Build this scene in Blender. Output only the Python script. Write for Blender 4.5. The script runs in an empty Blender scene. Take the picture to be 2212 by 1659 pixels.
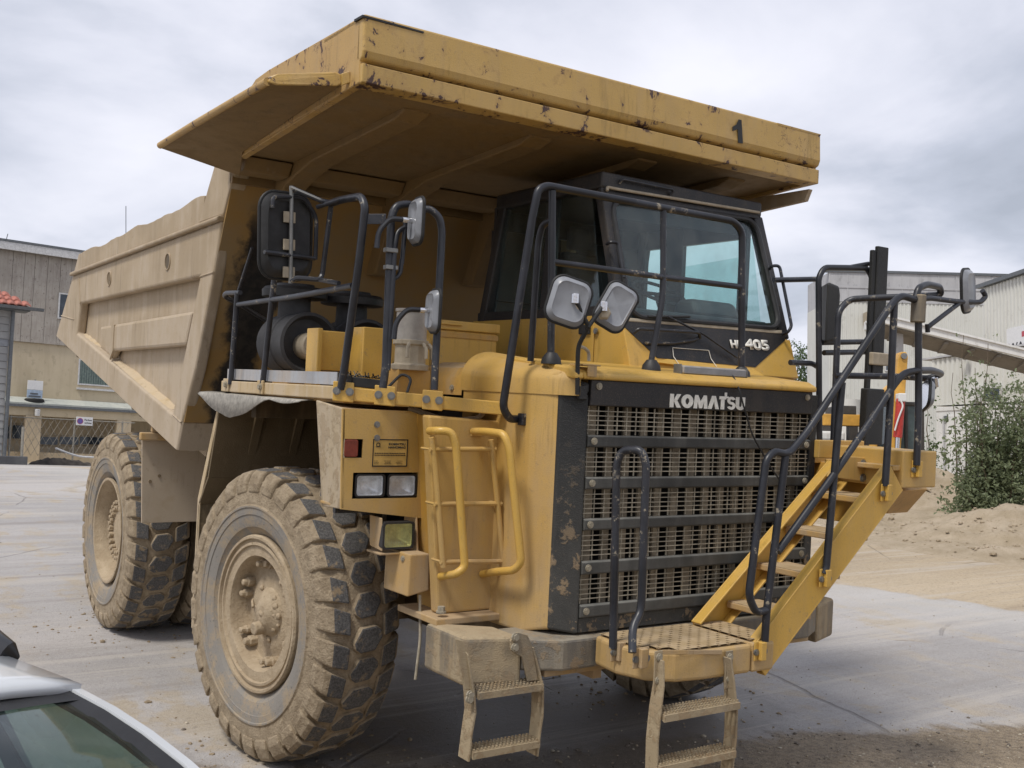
import bpy, bmesh, math, random
from mathutils import Vector, Matrix, noise as mnoise
random.seed(7)
R_ = math.radians
scene = bpy.context.scene
COL = scene.collection

# ---------------------------------------------------------------- camera
# Site frame: x across the truck (to its left), y towards its tail, z normal to the yard
# (the yard slopes up 4.6 degrees towards the buildings). RT turns site into world (z = gravity).
CAM = Vector((-4.2961, -4.6965, 2.3098)); YAW, PITCH, ROLL, FPX = 0.6037, 0.0062, 0.0478, 2332.5
_f = Vector((math.sin(YAW)*math.cos(PITCH), math.cos(YAW)*math.cos(PITCH), math.sin(PITCH)))
_r = _f.cross(Vector((0, 0, 1))).normalized(); _u = _r.cross(_f)
_c, _s = math.cos(ROLL), math.sin(ROLL)
CR, CU = _c*_r + _s*_u, -_s*_r + _c*_u
CF = _f
GUP = Vector((.0263, .0762, 1.0)).normalized()
RT = GUP.rotation_difference(Vector((0, 0, 1))).to_matrix()
RT4 = RT.to_4x4()
cam = bpy.data.objects.new('camera', bpy.data.cameras.new('camera')); COL.objects.link(cam)
m = Matrix.Identity(3)
m.col[0], m.col[1], m.col[2] = RT@CR, RT@CU, -(RT@CF)
cam.matrix_world = Matrix.Translation(RT@CAM) @ m.to_4x4()
cam.data.sensor_width = 36; cam.data.lens = FPX/2212*36
cam.data.clip_start = .05; cam.data.clip_end = 3000
scene.camera = cam

# ---------------------------------------------------------------- light
SUN_EL, SUN_AZ = R_(57), R_(248)       # azimuth of the place the light comes from, from +y clockwise
EXPOSURE = 0.76
world = bpy.data.worlds.new('World'); scene.world = world; world.use_nodes = True
nt = world.node_tree; nt.nodes.clear()
def wn(t, **k):
    n = nt.nodes.new(t)
    for a, b in k.items(): setattr(n, a, b)
    return n
out = wn('ShaderNodeOutputWorld'); bg = wn('ShaderNodeBackground'); bg.inputs[1].default_value = .1
sky = wn('ShaderNodeTexSky', sky_type='NISHITA', sun_disc=False)
sky.sun_elevation = SUN_EL; sky.sun_rotation = SUN_AZ; sky.air_density = 1.2; sky.dust_density = 2.0
tc = wn('ShaderNodeTexCoord')
sep = wn('ShaderNodeSeparateXYZ'); nt.links.new(tc.outputs['Generated'], sep.inputs[0])
# project the dome onto a cloud layer so the clouds flatten towards the horizon
zc = wn('ShaderNodeMath', operation='MAXIMUM'); nt.links.new(sep.outputs['Z'], zc.inputs[0]); zc.inputs[1].default_value = 0.0
za = wn('ShaderNodeMath', operation='ADD'); nt.links.new(zc.outputs[0], za.inputs[0]); za.inputs[1].default_value = .22
dv = wn('ShaderNodeVectorMath', operation='DIVIDE'); nt.links.new(tc.outputs['Generated'], dv.inputs[0])
cmb = wn('ShaderNodeCombineXYZ')
for i in range(3): nt.links.new(za.outputs[0], cmb.inputs[i])
nt.links.new(cmb.outputs[0], dv.inputs[1])
mp = wn('ShaderNodeMapping'); nt.links.new(dv.outputs[0], mp.inputs[0]); mp.inputs['Location'].default_value = (1.3, .35, .4)
n1 = wn('ShaderNodeTexNoise'); n1.inputs['Scale'].default_value = 1.35; n1.inputs['Detail'].default_value = 7; n1.inputs['Roughness'].default_value = .52; n1.inputs['Distortion'].default_value = .25
nt.links.new(mp.outputs[0], n1.inputs[0])
cr = wn('ShaderNodeValToRGB'); nt.links.new(n1.outputs[0], cr.inputs[0])
e = cr.color_ramp.elements; e[0].position = .34; e[0].color = (2.75, 2.95, 3.45, 1); e[1].position = .66; e[1].color = (5.9, 5.9, 6.4, 1)
x = e.new(.43); x.color = (3.5, 3.7, 4.3, 1); x = e.new(.53); x.color = (4.75, 4.85, 5.45, 1)
mx = wn('ShaderNodeMixRGB'); mx.inputs[0].default_value = .93
nt.links.new(sky.outputs[0], mx.inputs[1]); nt.links.new(cr.outputs[0], mx.inputs[2])
nt.links.new(mx.outputs[0], bg.inputs[0]); nt.links.new(bg.outputs[0], out.inputs[0])
sun = bpy.data.objects.new('sun', bpy.data.lights.new('sun', 'SUN')); COL.objects.link(sun)
sun.data.energy = 1.5; sun.data.angle = R_(12); sun.data.color = (1, .95, .87)
_sd = Vector((math.sin(SUN_AZ)*math.cos(SUN_EL), math.cos(SUN_AZ)*math.cos(SUN_EL), math.sin(SUN_EL)))
sun.rotation_euler = (-_sd).to_track_quat('-Z', 'Y').to_euler(); sun.location = (0, 0, 30)
scene.view_settings.view_transform = 'Standard'; scene.view_settings.look = 'None'
scene.view_settings.exposure = EXPOSURE; scene.view_settings.gamma = 1
scene.view_settings.use_curve_mapping = False

# ---------------------------------------------------------------- pixel -> place
def ray(px, py): return CF + CR*((px-1106)/FPX) - CU*((py-829.5)/FPX)
def Q(px, py, x=None, y=None, z=None):
    d = ray(px, py)
    i, v = (0, x) if x is not None else (1, y) if y is not None else (2, z)
    return CAM + d*((v-CAM[i])/d[i])
CW = RT@CAM
def wray(px, py): return RT@ray(px, py)
def gz(x, y):
    p = .0263*x + .0763*y
    # smooth minimum with the level ground further back, smooth maximum with the lower end
    k = .12; h = max(0, min(1, .5+.5*(1.74-p)/k)); p = 1.74*(1-h)+p*h - k*h*(1-h)
    k = .3; h = max(0, min(1, .5+.5*(p+.75)/k)); return -.75*(1-h)+p*h + k*h*(1-h)
def onground(px, py):
    d = wray(px, py); t = 1.0
    lo, hi = .5, 400
    for _ in range(60):
        t = (lo+hi)/2; p = CW + d*t
        if p.z > gz(p.x, p.y): lo = t
        else: hi = t
    return CW + d*t

# ---------------------------------------------------------------- materials
MATS = {}
class NT:
    def __init__(s, name):
        s.m = bpy.data.materials.new(name); s.m.use_nodes = True; s.t = s.m.node_tree
        s.b = s.t.nodes['Principled BSDF']; MATS[name] = s.m
        s.tc = s.t.nodes.new('ShaderNodeTexCoord')
    def n(s, t, **k):
        q = s.t.nodes.new(t)
        for a, b in k.items(): setattr(q, a, b)
        return q
    def l(s, a, b): s.t.links.new(a, b)
    def noise(s, scale, detail=5, rough=.55, stretch=None, coord='Object', dist=0):
        q = s.n('ShaderNodeTexNoise'); q.inputs['Scale'].default_value = scale; q.inputs['Detail'].default_value = detail
        q.inputs['Roughness'].default_value = rough; q.inputs['Distortion'].default_value = dist
        src = s.n('ShaderNodeNewGeometry').outputs['Position'] if coord == 'World' else s.tc.outputs[coord]
        if stretch:
            mpn = s.n('ShaderNodeMapping'); mpn.inputs['Scale'].default_value = stretch; s.l(src, mpn.inputs[0]); src = mpn.outputs[0]
        s.l(src, q.inputs['Vector']); return q.outputs[0]
    def ramp(s, src, a, b, va=0., vb=1.):
        q = s.n('ShaderNodeMapRange'); q.inputs[1].default_value = a; q.inputs[2].default_value = b
        q.inputs[3].default_value = va; q.inputs[4].default_value = vb; q.interpolation_type = 'SMOOTHSTEP'
        s.l(src, q.inputs[0]); return q.outputs[0]
    def math(s, op, a, b=None, clamp=False):
        q = s.n('ShaderNodeMath', operation=op); q.use_clamp = clamp
        for i, v in enumerate((a, b)):
            if v is None: continue
            if isinstance(v, (int, float)): q.inputs[i].default_value = v
            else: s.l(v, q.inputs[i])
        return q.outputs[0]
    def mix(s, fac, a, b, mode='MIX'):
        q = s.n('ShaderNodeMixRGB'); q.blend_type = mode
        for i, v in enumerate((fac, a, b)):
            if isinstance(v, (int, float)): q.inputs[i].default_value = v
            elif isinstance(v, tuple): q.inputs[i].default_value = (*v, 1) if len(v) == 3 else v
            else: s.l(v, q.inputs[i])
        return q.outputs[0]
    def bump(s, h, strength=.3, dist=.02, normal=None):
        q = s.n('ShaderNodeBump'); q.inputs['Strength'].default_value = strength; q.inputs['Distance'].default_value = dist
        s.l(h, q.inputs['Height'])
        s.l(q.outputs[0], s.b.inputs['Normal']); return q
    def done(s, color, rough=.6, metal=0., spec=None):
        for k, v in (('Base Color', color), ('Roughness', rough), ('Metallic', metal)):
            if isinstance(v, tuple): s.b.inputs[k].default_value = (*v, 1)
            elif isinstance(v, (int, float)): s.b.inputs[k].default_value = v
            else: s.l(v, s.b.inputs[k])
        if spec is not None: s.b.inputs['Specular IOR Level'].default_value = spec
        return s.m
    def sep(s, coord='Object'):
        q = s.n('ShaderNodeSeparateXYZ'); s.l(s.tc.outputs[coord], q.inputs[0]); return q.outputs
    def nz(s):
        g = s.n('ShaderNodeNewGeometry'); q = s.n('ShaderNodeSeparateXYZ'); s.l(g.outputs['Normal'], q.inputs[0]); return q.outputs[2]

def rail_paint(name, base):
    s = NT(name); a = s.noise(16, 6, .7, coord='World'); b_ = s.noise(3.2, 4, .6, coord='World'); c = s.noise(70, 3, .6, coord='World')
    ch = s.math('MULTIPLY', s.ramp(s.math('ADD', s.math('MULTIPLY', a, .7), s.math('MULTIPLY', c, .3)), .55, .60), s.ramp(b_, .50, .60))
    col = s.mix(ch, s.mix(s.ramp(b_, .35, .65), base, tuple(v*2.2+.006 for v in base)), (.30,.26,.195)); s.bump(a, .15, .003)
    s.done(col, s.math('ADD', s.math('MULTIPLY', ch, .4), .38))
DUST = (.41, .30, .18)
def paint(name, base, dust=.3, lowdust=.6, z0=.9, z1=2.3, topdust=.35, rough=.42, chips=0., dustcol=DUST, mud=0.):
    s = NT(name)
    z = s.sep()[2]
    big = s.noise(1.7, 4, .6); mid = s.noise(9, 3, .6); st = s.noise(5, 4, .6, (1.6, 1.6, .22)); fine = s.noise(140, 2, .5)
    low = s.ramp(z, z1, z0)
    f = s.math('MULTIPLY', low, lowdust)
    f = s.math('ADD', f, s.math('MULTIPLY', s.ramp(st, .42, .72), dust))
    f = s.math('ADD', f, s.math('MULTIPLY', s.ramp(big, .38, .7), dust*.8))
    f = s.math('ADD', f, s.math('MULTIPLY', s.ramp(s.nz(), .3, .9), topdust))
    f = s.math('MULTIPLY', f, s.ramp(mid, .15, .62, .55, 1.15), True)
    f = s.math('MINIMUM', f, .96)
    var = s.mix(s.ramp(big, .3, .7), tuple(c*.90 for c in base), tuple(min(1, c*1.06) for c in base))
    col = s.mix(f, var, dustcol)
    col = s.mix(s.math('MULTIPLY', s.ramp(fine, .56, .7), .22), col, tuple(c*.6 for c in dustcol))
    if base[0] > .2:
        gs = s.noise(7, 5, .7, (2.2, 2.2, .16)); gm2 = s.noise(2.3, 3, .6)
        col = s.mix(s.math('MULTIPLY', s.math('MULTIPLY', s.ramp(gs, .53, .68), s.ramp(gm2, .40, .62)), .42), col, tuple(c*.42 for c in base))
        sp = s.noise(26, 4, .65); col = s.mix(s.math('MULTIPLY', s.ramp(sp, .62, .70), .35), col, (.27, .20, .125))
    r = s.math('ADD', s.math('MULTIPLY', f, .45), rough, True)
    h = fine
    if chips:
        c1 = s.noise(7, 7, .68, (1., 1., .9), dist=.6); c2 = s.noise(31, 4, .6, (1, 1, .45))
        e1_ = s.math('ABSOLUTE', s.math('SUBTRACT', z, 4.235)); e2_ = s.math('ABSOLUTE', s.math('SUBTRACT', z, 4.0)); e3_ = s.math('ABSOLUTE', s.math('SUBTRACT', z, 3.885))
        ed = s.ramp(s.math('MINIMUM', s.math('MINIMUM', e1_, e2_), e3_), .06, .0, 0., .055)
        cor = s.ramp(s.sep()[0], -1.45, -1.8, 0., .05)
        ch = s.math('MULTIPLY', s.ramp(s.math('ADD', s.math('ADD', c1, ed), cor), .675-.05*chips, .69-.05*chips), s.ramp(c2, .42, .5))
        scn = s.noise(3.2, 5, .6, (1.6,1.6,1), dist=1.5); scm = s.noise(1.3, 3, .5)
        sl = s.math('ABSOLUTE', s.math('SUBTRACT', scn, .5))
        ch = s.math('MAXIMUM', ch, s.math('MULTIPLY', s.ramp(sl, .0045, .002), s.ramp(scm, .56, .60)))
        col = s.mix(s.math('MULTIPLY', s.ramp(s.math('ADD', s.math('ADD', c1, ed), cor), .60-.05*chips, .66-.05*chips), .22), col, (.30,.17,.07))
        col = s.mix(ch, col, s.mix(s.noise(60), (.035, .024, .03), (.11, .05, .03)))
    if mud:
        mn = s.noise(11, 8, .7); mf = s.ramp(mn, .62-.12*mud, .68-.12*mud)
        mf = s.math('MULTIPLY', mf, s.ramp(z, z1, z0+.2))
        col = s.mix(s.math('MULTIPLY', mf, .85), col, (.30, .215, .125)); h = s.math('ADD', s.math('MULTIPLY', mf, 1.5), fine)
    if not mud: h = s.math('ADD', h, s.math('MULTIPLY', s.noise(3.1, 2, .5), 5.0))
    s.bump(h, .22 if not mud else .5, .006)
    return s.done(col, r)

YEL = (.56, .345, .085)
paint('yellow_paint', YEL, .26, .44, .9, 2.2, .1)
paint('yellow_clean', (.62, .375, .07), .16, .0, .9, 2.3, .05, .36)
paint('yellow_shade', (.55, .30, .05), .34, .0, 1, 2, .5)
paint('yellow_visor', (.53, .34, .095), .24, .0, 1, 2, .1, .4, chips=1.)
paint('yellow_canopy', (.50, .315, .10), .45, .0, 1, 2, .2, .5, chips=.3)
paint('canopy_brown', (.235, .147, .052), .5, .0, 1, 2, .1, .6, dustcol=(.20,.14,.075))  # darker brown than the paint on the canopy sides
paint('yellow_dusty', (.55, .32, .07), .62, .6, .9, 2.3, .4, .5)
paint('tan_body', (.37, .28, .17), .62, .62, 1.5, 3.9, .5, .62, dustcol=(.46, .38, .285))
paint('black_paint', (.010, .011, .012), .06, .20, 1.0, 2.2, .12, .55, dustcol=(.20, .19, .165), mud=.6)
paint('bar_dusty', (.016, .017, .017), .20, .22, 1.0, 2.3, .35, .55, dustcol=(.20, .195, .175))
paint('black_clean', (.009, .010, .013), .04, .0, 1.0, 2.2, .03, .48)
paint('grey_steel', (.075, .077, .08), .55, .6, .5, 1.5, .5, .5, mud=.8, dustcol=(.27, .235, .18))
paint('mud_steel', (.12, .11, .095), .8, .9, .2, 1.5, .8, .6, mud=1., dustcol=(.38, .30, .19))
paint('dust_beam', (.50,.36,.17), .9, .5, 1, 3, .5, .6, dustcol=(.52,.42,.29))
paint('mudguard_shaded', (.16,.115,.06), .6, .6, .4, 2.2, .3, .7, dustcol=(.20,.155,.095), mud=.6)  # dusty tan, base darkened to paint in the wheel arch shade
paint('mud_side', (.46,.36,.22), .9, .5, 1, 3, .5, .7, dustcol=(.47,.385,.275), mud=1.1)
paint('galvanised', (.38, .40, .43), .3, .0, 1, 2, .1, .4)
paint('chassis', (.10, .075, .045), .8, .6, .3, 2.2, .6, .7, dustcol=(.24, .18, .11))
rail_paint('rail_worn', (.012,.013,.017)); rail_paint('rail_black', (.009,.010,.014))
def simple(name, col, rough=.6, metal=0., var=.15, scale=14, bump=.1, spec=None):
    s = NT(name); a = s.noise(scale, 5, .6)
    c = s.mix(s.ramp(a, .3, .7), tuple(v*(1-var) for v in col), tuple(min(1, v*(1+var)) for v in col))
    if bump: s.bump(s.noise(scale*6, 3), bump, .004)
    return s.done(c, rough, metal, spec)
simple('bolt_steel', (.26, .26, .25), .42, .7)
simple('chrome', (.7, .7, .72), .16, 1., .05)
simple('mirror_back', (.23, .24, .26), .35, .0, .15, 9)
simple('mirror_rim', (.012, .012, .012), .6)
simple('white_letter', (.72, .70, .64), .55, 0, .1, 40)
simple('black_letter', (.015, .015, .015), .5)
simple('lens_housing', (.01, .01, .011), .5)
simple('plastic_black', (.022, .022, .023), .55, 0, .3)
simple('radiator_dark', (.014, .012, .010), .8)
simple('slat_tan', (.29, .24, .17), .85, 0, .3)
simple('wire_tan', (.34, .30, .225), .7, 0, .3)
simple('foam_grey', (.055, .055, .058), .8)
simple('seat_dark', (.02, .021, .023), .7)
simple('interior_grey', (.045, .05, .055), .6)
simple('alu_dusty', (.40, .37, .33), .5, .35)
simple('cast_dusty', (.40, .34, .25), .7)
def rubber():
    s = NT('tyre_rubber')
    a = s.noise(5, 7, .65, coord='World'); b = s.noise(55, 5, .65, coord='World')
    f = s.ramp(s.math('ADD', s.math('MULTIPLY', a, .75), s.math('MULTIPLY', b, .25)), .40, .56)
    c = s.mix(f, (.35, .28, .195), (.255, .238, .215))
    c = s.mix(s.ramp(b, .58, .75), c, (.13, .115, .095))
    s.bump(s.math('ADD', b, s.noise(180, 2, coord='World')), .4, .008)
    s.done(c, .97, spec=.2)
    s = NT('tread_worn')
    b = s.noise(90, 4, .7, coord='World'); a = s.noise(14, 5, .65, coord='World')
    c = s.mix(s.ramp(b, .35, .7), (.065, .063, .063), (.15, .145, .14))
    c = s.mix(s.ramp(a, .53, .66), c, (.28, .21, .13))
    s.bump(b, .6, .008); s.done(c, .85)
    s = NT('tread_mud')
    a = s.noise(13, 7, .7, coord='World'); b = s.noise(70, 4, .65, coord='World')
    c = s.mix(s.ramp(a, .3, .68), (.235, .18, .115), (.40, .32, .22))
    c = s.mix(s.ramp(b, .6, .72), c, (.16, .11, .06))
    s.bump(s.math('ADD', a, b), .8, .015); s.done(c, .93)
    s = NT('rim_mud')
    a = s.noise(9, 7, .7, coord='World'); b = s.noise(60, 5, .7, coord='World')
    c = s.mix(s.ramp(a, .3, .7), (.37, .285, .185), (.48, .385, .265))
    c = s.mix(s.ramp(b, .58, .7), c, (.24, .17, .095))
    s.bump(s.math('ADD', a, b), .7, .015); s.done(c, .92)
rubber()
def glass(name, tint, alpha_rough=.02, trans=1.):
    s = NT(name); s.done(tint, alpha_rough); s.b.inputs['Transmission Weight'].default_value = trans; s.b.inputs['IOR'].default_value = 1.45
    return s.m
def thin_glass(name, tint, gloss=.16, film=.07):
    s = NT(name); t = s.t; t.nodes.remove(s.b)
    tr = t.nodes.new('ShaderNodeBsdfTransparent'); tr.inputs[0].default_value = (*tint, 1)
    gl = t.nodes.new('ShaderNodeBsdfGlossy'); gl.inputs[0].default_value = (.9, .95, 1, 1); gl.inputs['Roughness'].default_value = .03
    lw = t.nodes.new('ShaderNodeLayerWeight'); lw.inputs[0].default_value = .5; fr = t.nodes.new('ShaderNodeMath'); fr.operation = 'POWER'; fr.inputs[1].default_value = 4; t.links.new(lw.outputs['Facing'], fr.inputs[0])
    ad = t.nodes.new('ShaderNodeMath'); ad.operation = 'ADD'; ad.inputs[1].default_value = gloss; ad.use_clamp = True
    mxs = t.nodes.new('ShaderNodeMixShader'); t.links.new(fr.outputs[0], ad.inputs[0]); t.links.new(ad.outputs[0], mxs.inputs[0])
    t.links.new(tr.outputs[0], mxs.inputs[1]); t.links.new(gl.outputs[0], mxs.inputs[2])
    df = t.nodes.new('ShaderNodeBsdfDiffuse'); df.inputs[0].default_value = (.42, .41, .38, 1); m2 = t.nodes.new('ShaderNodeMixShader')
    t.links.new(s.ramp(s.noise(4.5, 5, .65, (1, 1, .6)), .35, .75, .012, .012+film), m2.inputs[0]); t.links.new(mxs.outputs[0], m2.inputs[1]); t.links.new(df.outputs[0], m2.inputs[2])
    t.links.new(m2.outputs[0], t.nodes['Material Output'].inputs[0]); return s.m
thin_glass('cab_glass', (.86, .95, .94), .025)
thin_glass('car_glass', (.60, .70, .66), .05)
thin_glass('lamp_glass', (.95, .96, .97), .06)
thin_glass('amber_lamp_glass', (.80, .78, .45), .08)
simple('red_lens', (.17, .030, .018), .25, 0, .25, 30)
simple('reflector', (.78, .79, .80), .30, .35, .2, 30)

# ---------------------------------------------------------------- mesh builder
class MB:
    def __init__(s): s.v = []; s.f = []; s.mi = []
    def add(s, verts, faces, mi=0):
        o = len(s.v); s.v += [Vector(v) for v in verts]; s.f += [tuple(o+i for i in f) for f in faces]; s.mi += [mi]*len(faces); return s
    def box(s, lo, hi, mi=0):
        (a, b, c), (d, e, f) = lo, hi
        v = [(a,b,c),(d,b,c),(d,e,c),(a,e,c),(a,b,f),(d,b,f),(d,e,f),(a,e,f)]
        return s.add(v, [(0,3,2,1),(4,5,6,7),(0,1,5,4),(1,2,6,5),(2,3,7,6),(3,0,4,7)], mi)
    def prism(s, poly, ext, mi=0):
        n = len(poly); p = [Vector(v) for v in poly]; ext = Vector(ext); q = [v+ext for v in p]
        nr = Vector((0,0,0))
        for i in range(n): nr += p[i].cross(p[(i+1) % n])
        fl = nr.dot(ext) > 0
        f0 = tuple(range(n)); f1 = tuple(range(n, 2*n))
        fs = [f0[::-1] if fl else f0, f1 if fl else f1[::-1]]
        for i in range(n):
            j = (i+1) % n; fs.append((i, j, n+j, n+i) if fl else (j, i, n+i, n+j))
        return s.add(p+q, fs, mi)
    def tube(s, pts, r, seg=10, cap=True, mi=0):
        pts = [Vector(p) for p in pts]; n = len(pts); base = len(s.v)
        t0 = (pts[1]-pts[0]).normalized(); up = Vector((0,0,1)) if abs(t0.z) < .9 else Vector((1,0,0))
        a = t0.cross(up).normalized()
        vs = []
        for i, p in enumerate(pts):
            t = ((pts[min(i+1,n-1)]-p).normalized() + (p-pts[max(i-1,0)]).normalized())
            t = t.normalized() if t.length > 1e-6 else t0
            a = (a - t*a.dot(t)).normalized(); b = t.cross(a)
            rr = r[i] if isinstance(r, (list, tuple)) else r
            for k in range(seg):
                w = 2*math.pi*k/seg; vs.append(p + (a*math.cos(w)+b*math.sin(w))*rr)
        fs = []
        for i in range(n-1):
            for k in range(seg):
                k2 = (k+1) % seg; fs.append((i*seg+k, i*seg+k2, (i+1)*seg+k2, (i+1)*seg+k))
        if cap: fs += [tuple(range(seg))[::-1], tuple((n-1)*seg+k for k in range(seg))]
        return s.add(vs, fs, mi)
    def cyl(s, p0, p1, r0, r1=None, seg=20, mi=0): return s.tube([p0, p1], [r0, r0 if r1 is None else r1], seg, True, mi)
    def lathe(s, prof, c, ax, seg=48, mi=0, close=False):
        ax = Vector(ax).normalized(); c = Vector(c); up = Vector((0,0,1)) if abs(ax.z) < .9 else Vector((1,0,0))
        a = ax.cross(up).normalized(); b = ax.cross(a); vs = []; n = len(prof)
        for k in range(seg):
            w = 2*math.pi*k/seg; d = a*math.cos(w)+b*math.sin(w)
            for h, r in prof: vs.append(c + ax*h + d*r)
        fs = []
        for k in range(seg):
            k2 = (k+1) % seg
            for i in range(n-1): fs.append((k*n+i, k*n+i+1, k2*n+i+1, k2*n+i))
        return s.add(vs, fs, mi)
    def build(s, name, mat, parent=None, bevel=0, smooth=False, seg=2, kind=None, label=None, fix=True):
        me = bpy.data.meshes.new(name); me.from_pydata([tuple(v) for v in s.v], [], s.f); me.update()
        mats = mat if isinstance(mat, (list, tuple)) else [mat]
        for q in mats: me.materials.append(MATS[q])
        if len(mats) > 1: me.polygons.foreach_set('material_index', s.mi)
        if fix:
            bm = bmesh.new(); bm.from_mesh(me); bmesh.ops.recalc_face_normals(bm, faces=bm.faces); bm.to_mesh(me); bm.free()
        if smooth:
            me.polygons.foreach_set('use_smooth', [True]*len(me.polygons))
            try: me.set_sharp_from_angle(angle=R_(38))
            except Exception: pass
        o = bpy.data.objects.new(name, me); COL.objects.link(o)
        if parent is not None: o.parent = parent
        if bevel:
            b = o.modifiers.new('bevel', 'BEVEL'); b.width = bevel; b.segments = seg; b.limit_method = 'ANGLE'; b.angle_limit = R_(35)
        if kind: o['kind'] = kind
        if label: o['label'] = label
        return o
def round_path(pts, rad=.06, n=5):
    pts = [Vector(p) for p in pts]; out = [pts[0]]
    for i in range(1, len(pts)-1):
        p = pts[i]; a = pts[i-1]-p; b = pts[i+1]-p
        d = min(rad, a.length*.45, b.length*.45)
        if a.length < 1e-5 or b.length < 1e-5: continue
        p0 = p+a.normalized()*d; p2 = p+b.normalized()*d
        for k in range(n+1):
            t = k/n; out.append(p0*(1-t)**2 + p*2*t*(1-t) + p2*t*t)
    out.append(pts[-1]); return out
def tube(name, pts, r, mat, parent, rad=.06, seg=12, label=None):
    return MB().tube(round_path(pts, rad), r, seg).build(name, mat, parent, smooth=True, label=label)
def box(name, lo, hi, mat, parent, bevel=.008, label=None): return MB().box(lo, hi).build(name, mat, parent, bevel, label=label)
def plate(name, poly, ext, mat, parent, bevel=.006, label=None): return MB().prism(poly, ext).build(name, mat, parent, bevel, label=label)
def inst(src, loc, rot=None, parent=None, name=None, scale=None):
    o = src.copy(); COL.objects.link(o); o.name = name or src.name.split('.')[0]; o.parent = parent if parent is not None else src.parent
    o.location = loc
    if rot is not None: o.rotation_euler = rot
    if scale is not None: o.scale = scale
    return o
def thing(name, label, cat, group=None, mat4=None):
    o = bpy.data.objects.new(name, None); COL.objects.link(o); o.empty_display_size = .3
    o['label'] = label; o['category'] = cat
    if group: o['group'] = group
    if mat4 is not None: o.matrix_world = mat4
    return o
def tagt(o, label, cat, group=None):
    o['label'] = label; o['category'] = cat
    if group: o['group'] = group
    return o
_bolt = {}
def bolt(p, axis, r=.017, h=.016, parent=None, mat='bolt_steel', name='bolt'):
    """hex bolt head seated at p, pointing along axis"""
    k = (round(r, 4), mat)
    if k not in _bolt:
        b = MB(); b.cyl((0,0,-.004), (0,0,.006), r*1.35, seg=12); b.cyl((0,0,.006), (0,0,h), r, seg=6); _bolt[k] = b.build(name, mat, parent); o = _bolt[k]
    else:
        o = _bolt[k].copy(); COL.objects.link(o); o.name = name
    o.parent = parent; o.location = p; o.rotation_euler = Vector(axis).to_track_quat('Z', 'Y').to_euler()
    return o
def text_mesh(name, txt, h, mat, parent, mtx, bold=.0, width=None, depth=.003, shear=0):
    cu = bpy.data.curves.new('t', 'FONT'); cu.body = txt; cu.size = 1; cu.extrude = .0; cu.offset = bold; cu.align_x = 'LEFT'; cu.shear = shear
    to = bpy.data.objects.new('t', cu); COL.objects.link(to)
    me = bpy.data.meshes.new_from_object(to.evaluated_get(bpy.context.evaluated_depsgraph_get()))
    bpy.data.objects.remove(to); bpy.data.curves.remove(cu)
    xs = [v.co.x for v in me.vertices]; ys = [v.co.y for v in me.vertices]
    x0, x1, y0, y1 = min(xs), max(xs), min(ys), max(ys); sy = h/(y1-y0); sx = sy if width is None else width/(x1-x0)
    for v in me.vertices: v.co = Vector(((v.co.x-x0)*sx, (v.co.y-y0)*sy, 0))
    bm = bmesh.new(); bm.from_mesh(me)
    r = bmesh.ops.extrude_face_region(bm, geom=bm.faces[:]); bmesh.ops.translate(bm, vec=(0,0,depth), verts=[q for q in r['geom'] if isinstance(q, bmesh.types.BMVert)])
    bmesh.ops.recalc_face_normals(bm, faces=bm.faces); bm.to_mesh(me); bm.free()
    me.materials.clear(); me.materials.append(MATS[mat]); me.name = name
    o = bpy.data.objects.new(name, me); COL.objects.link(o); o.parent = parent; o.matrix_local = mtx
    return o
def frame_mtx(o, xdir, ydir):
    x = Vector(xdir).normalized(); y = Vector(ydir); y = (y-x*y.dot(x)).normalized(); z = x.cross(y)
    mm = Matrix.Identity(4)
    for i in range(3): mm[i][0], mm[i][1], mm[i][2], mm[i][3] = x[i], y[i], z[i], o[i]
    return mm
# ================================================================ THE TRUCK
truck = thing('dump_truck', 'large dusty yellow mining dump truck filling the middle of the yard', 'dump truck', mat4=RT4)

# ---------------- wheels
HUBZ, TR = .880, .887
def shoulder_block(sgn):
    prof = [(.112,.83),(.114,TR-.002),(.216,TR-.016),(.240,TR-.040),(.262,.79),(.262,.735),(.20,.74)]
    b = MB(); n = len(prof); rows = []
    for k, s0 in enumerate((-.072, .072)):
        for i, (x, r) in enumerate(prof):
            w = s0*(.80 if i < 2 else 1.0) + .045*(x-.15)/.12 + (.012 if (i in (1,) and k) else 0)
            a = w/.86; rr = r
            b.v.append(Vector((sgn*x, rr*math.sin(a), rr*math.cos(a))))
    for i in range(n-1): b.f.append((i, i+1, n+i+1, n+i)); b.mi.append(0 if i == 1 else 1)
    b.f.append((n-1, 0, n, 2*n-1)); b.mi.append(1)
    b.f += [tuple(range(n)), tuple(range(n, 2*n))]; b.mi += [1, 1]
    return b
def centre_block():
    poly = [(-.098,-.012),(-.085,-.050),(-.050,-.074),(.048,-.066),(.098,.012),(.085,.050),(.050,.074),(-.048,.066)]
    b = MB(); n = 8
    for r, k in ((.825, 1.12), (TR+.003, 1.0)):
        for x, s0 in poly:
            a = s0*k/.87; b.v.append(Vector((x*(1.04 if r < .85 else 1), r*math.sin(a), r*math.cos(a))))
    b.f = [tuple(range(8))[::-1], tuple(range(8, 16))] + [(i, (i+1) % 8, 8+(i+1) % 8, 8+i) for i in range(8)]; b.mi = [1, 0]+[1]*8
    return b
CARC = [(-.175,.455),(-.215,.50),(-.232,.525),(-.237,.527),(-.248,.565),(-.253,.60),(-.258,.602),(-.260,.64),(-.266,.645),(-.266,.655),(-.257,.665),(-.256,.73),(-.240,.805),(-.15,.858),(0,.864),(.15,.856),(.228,.80),(.25,.73),(.26,.655),(.258,.62),(.24,.55),(.175,.455)]
NB = 30
proto = {}
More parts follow.
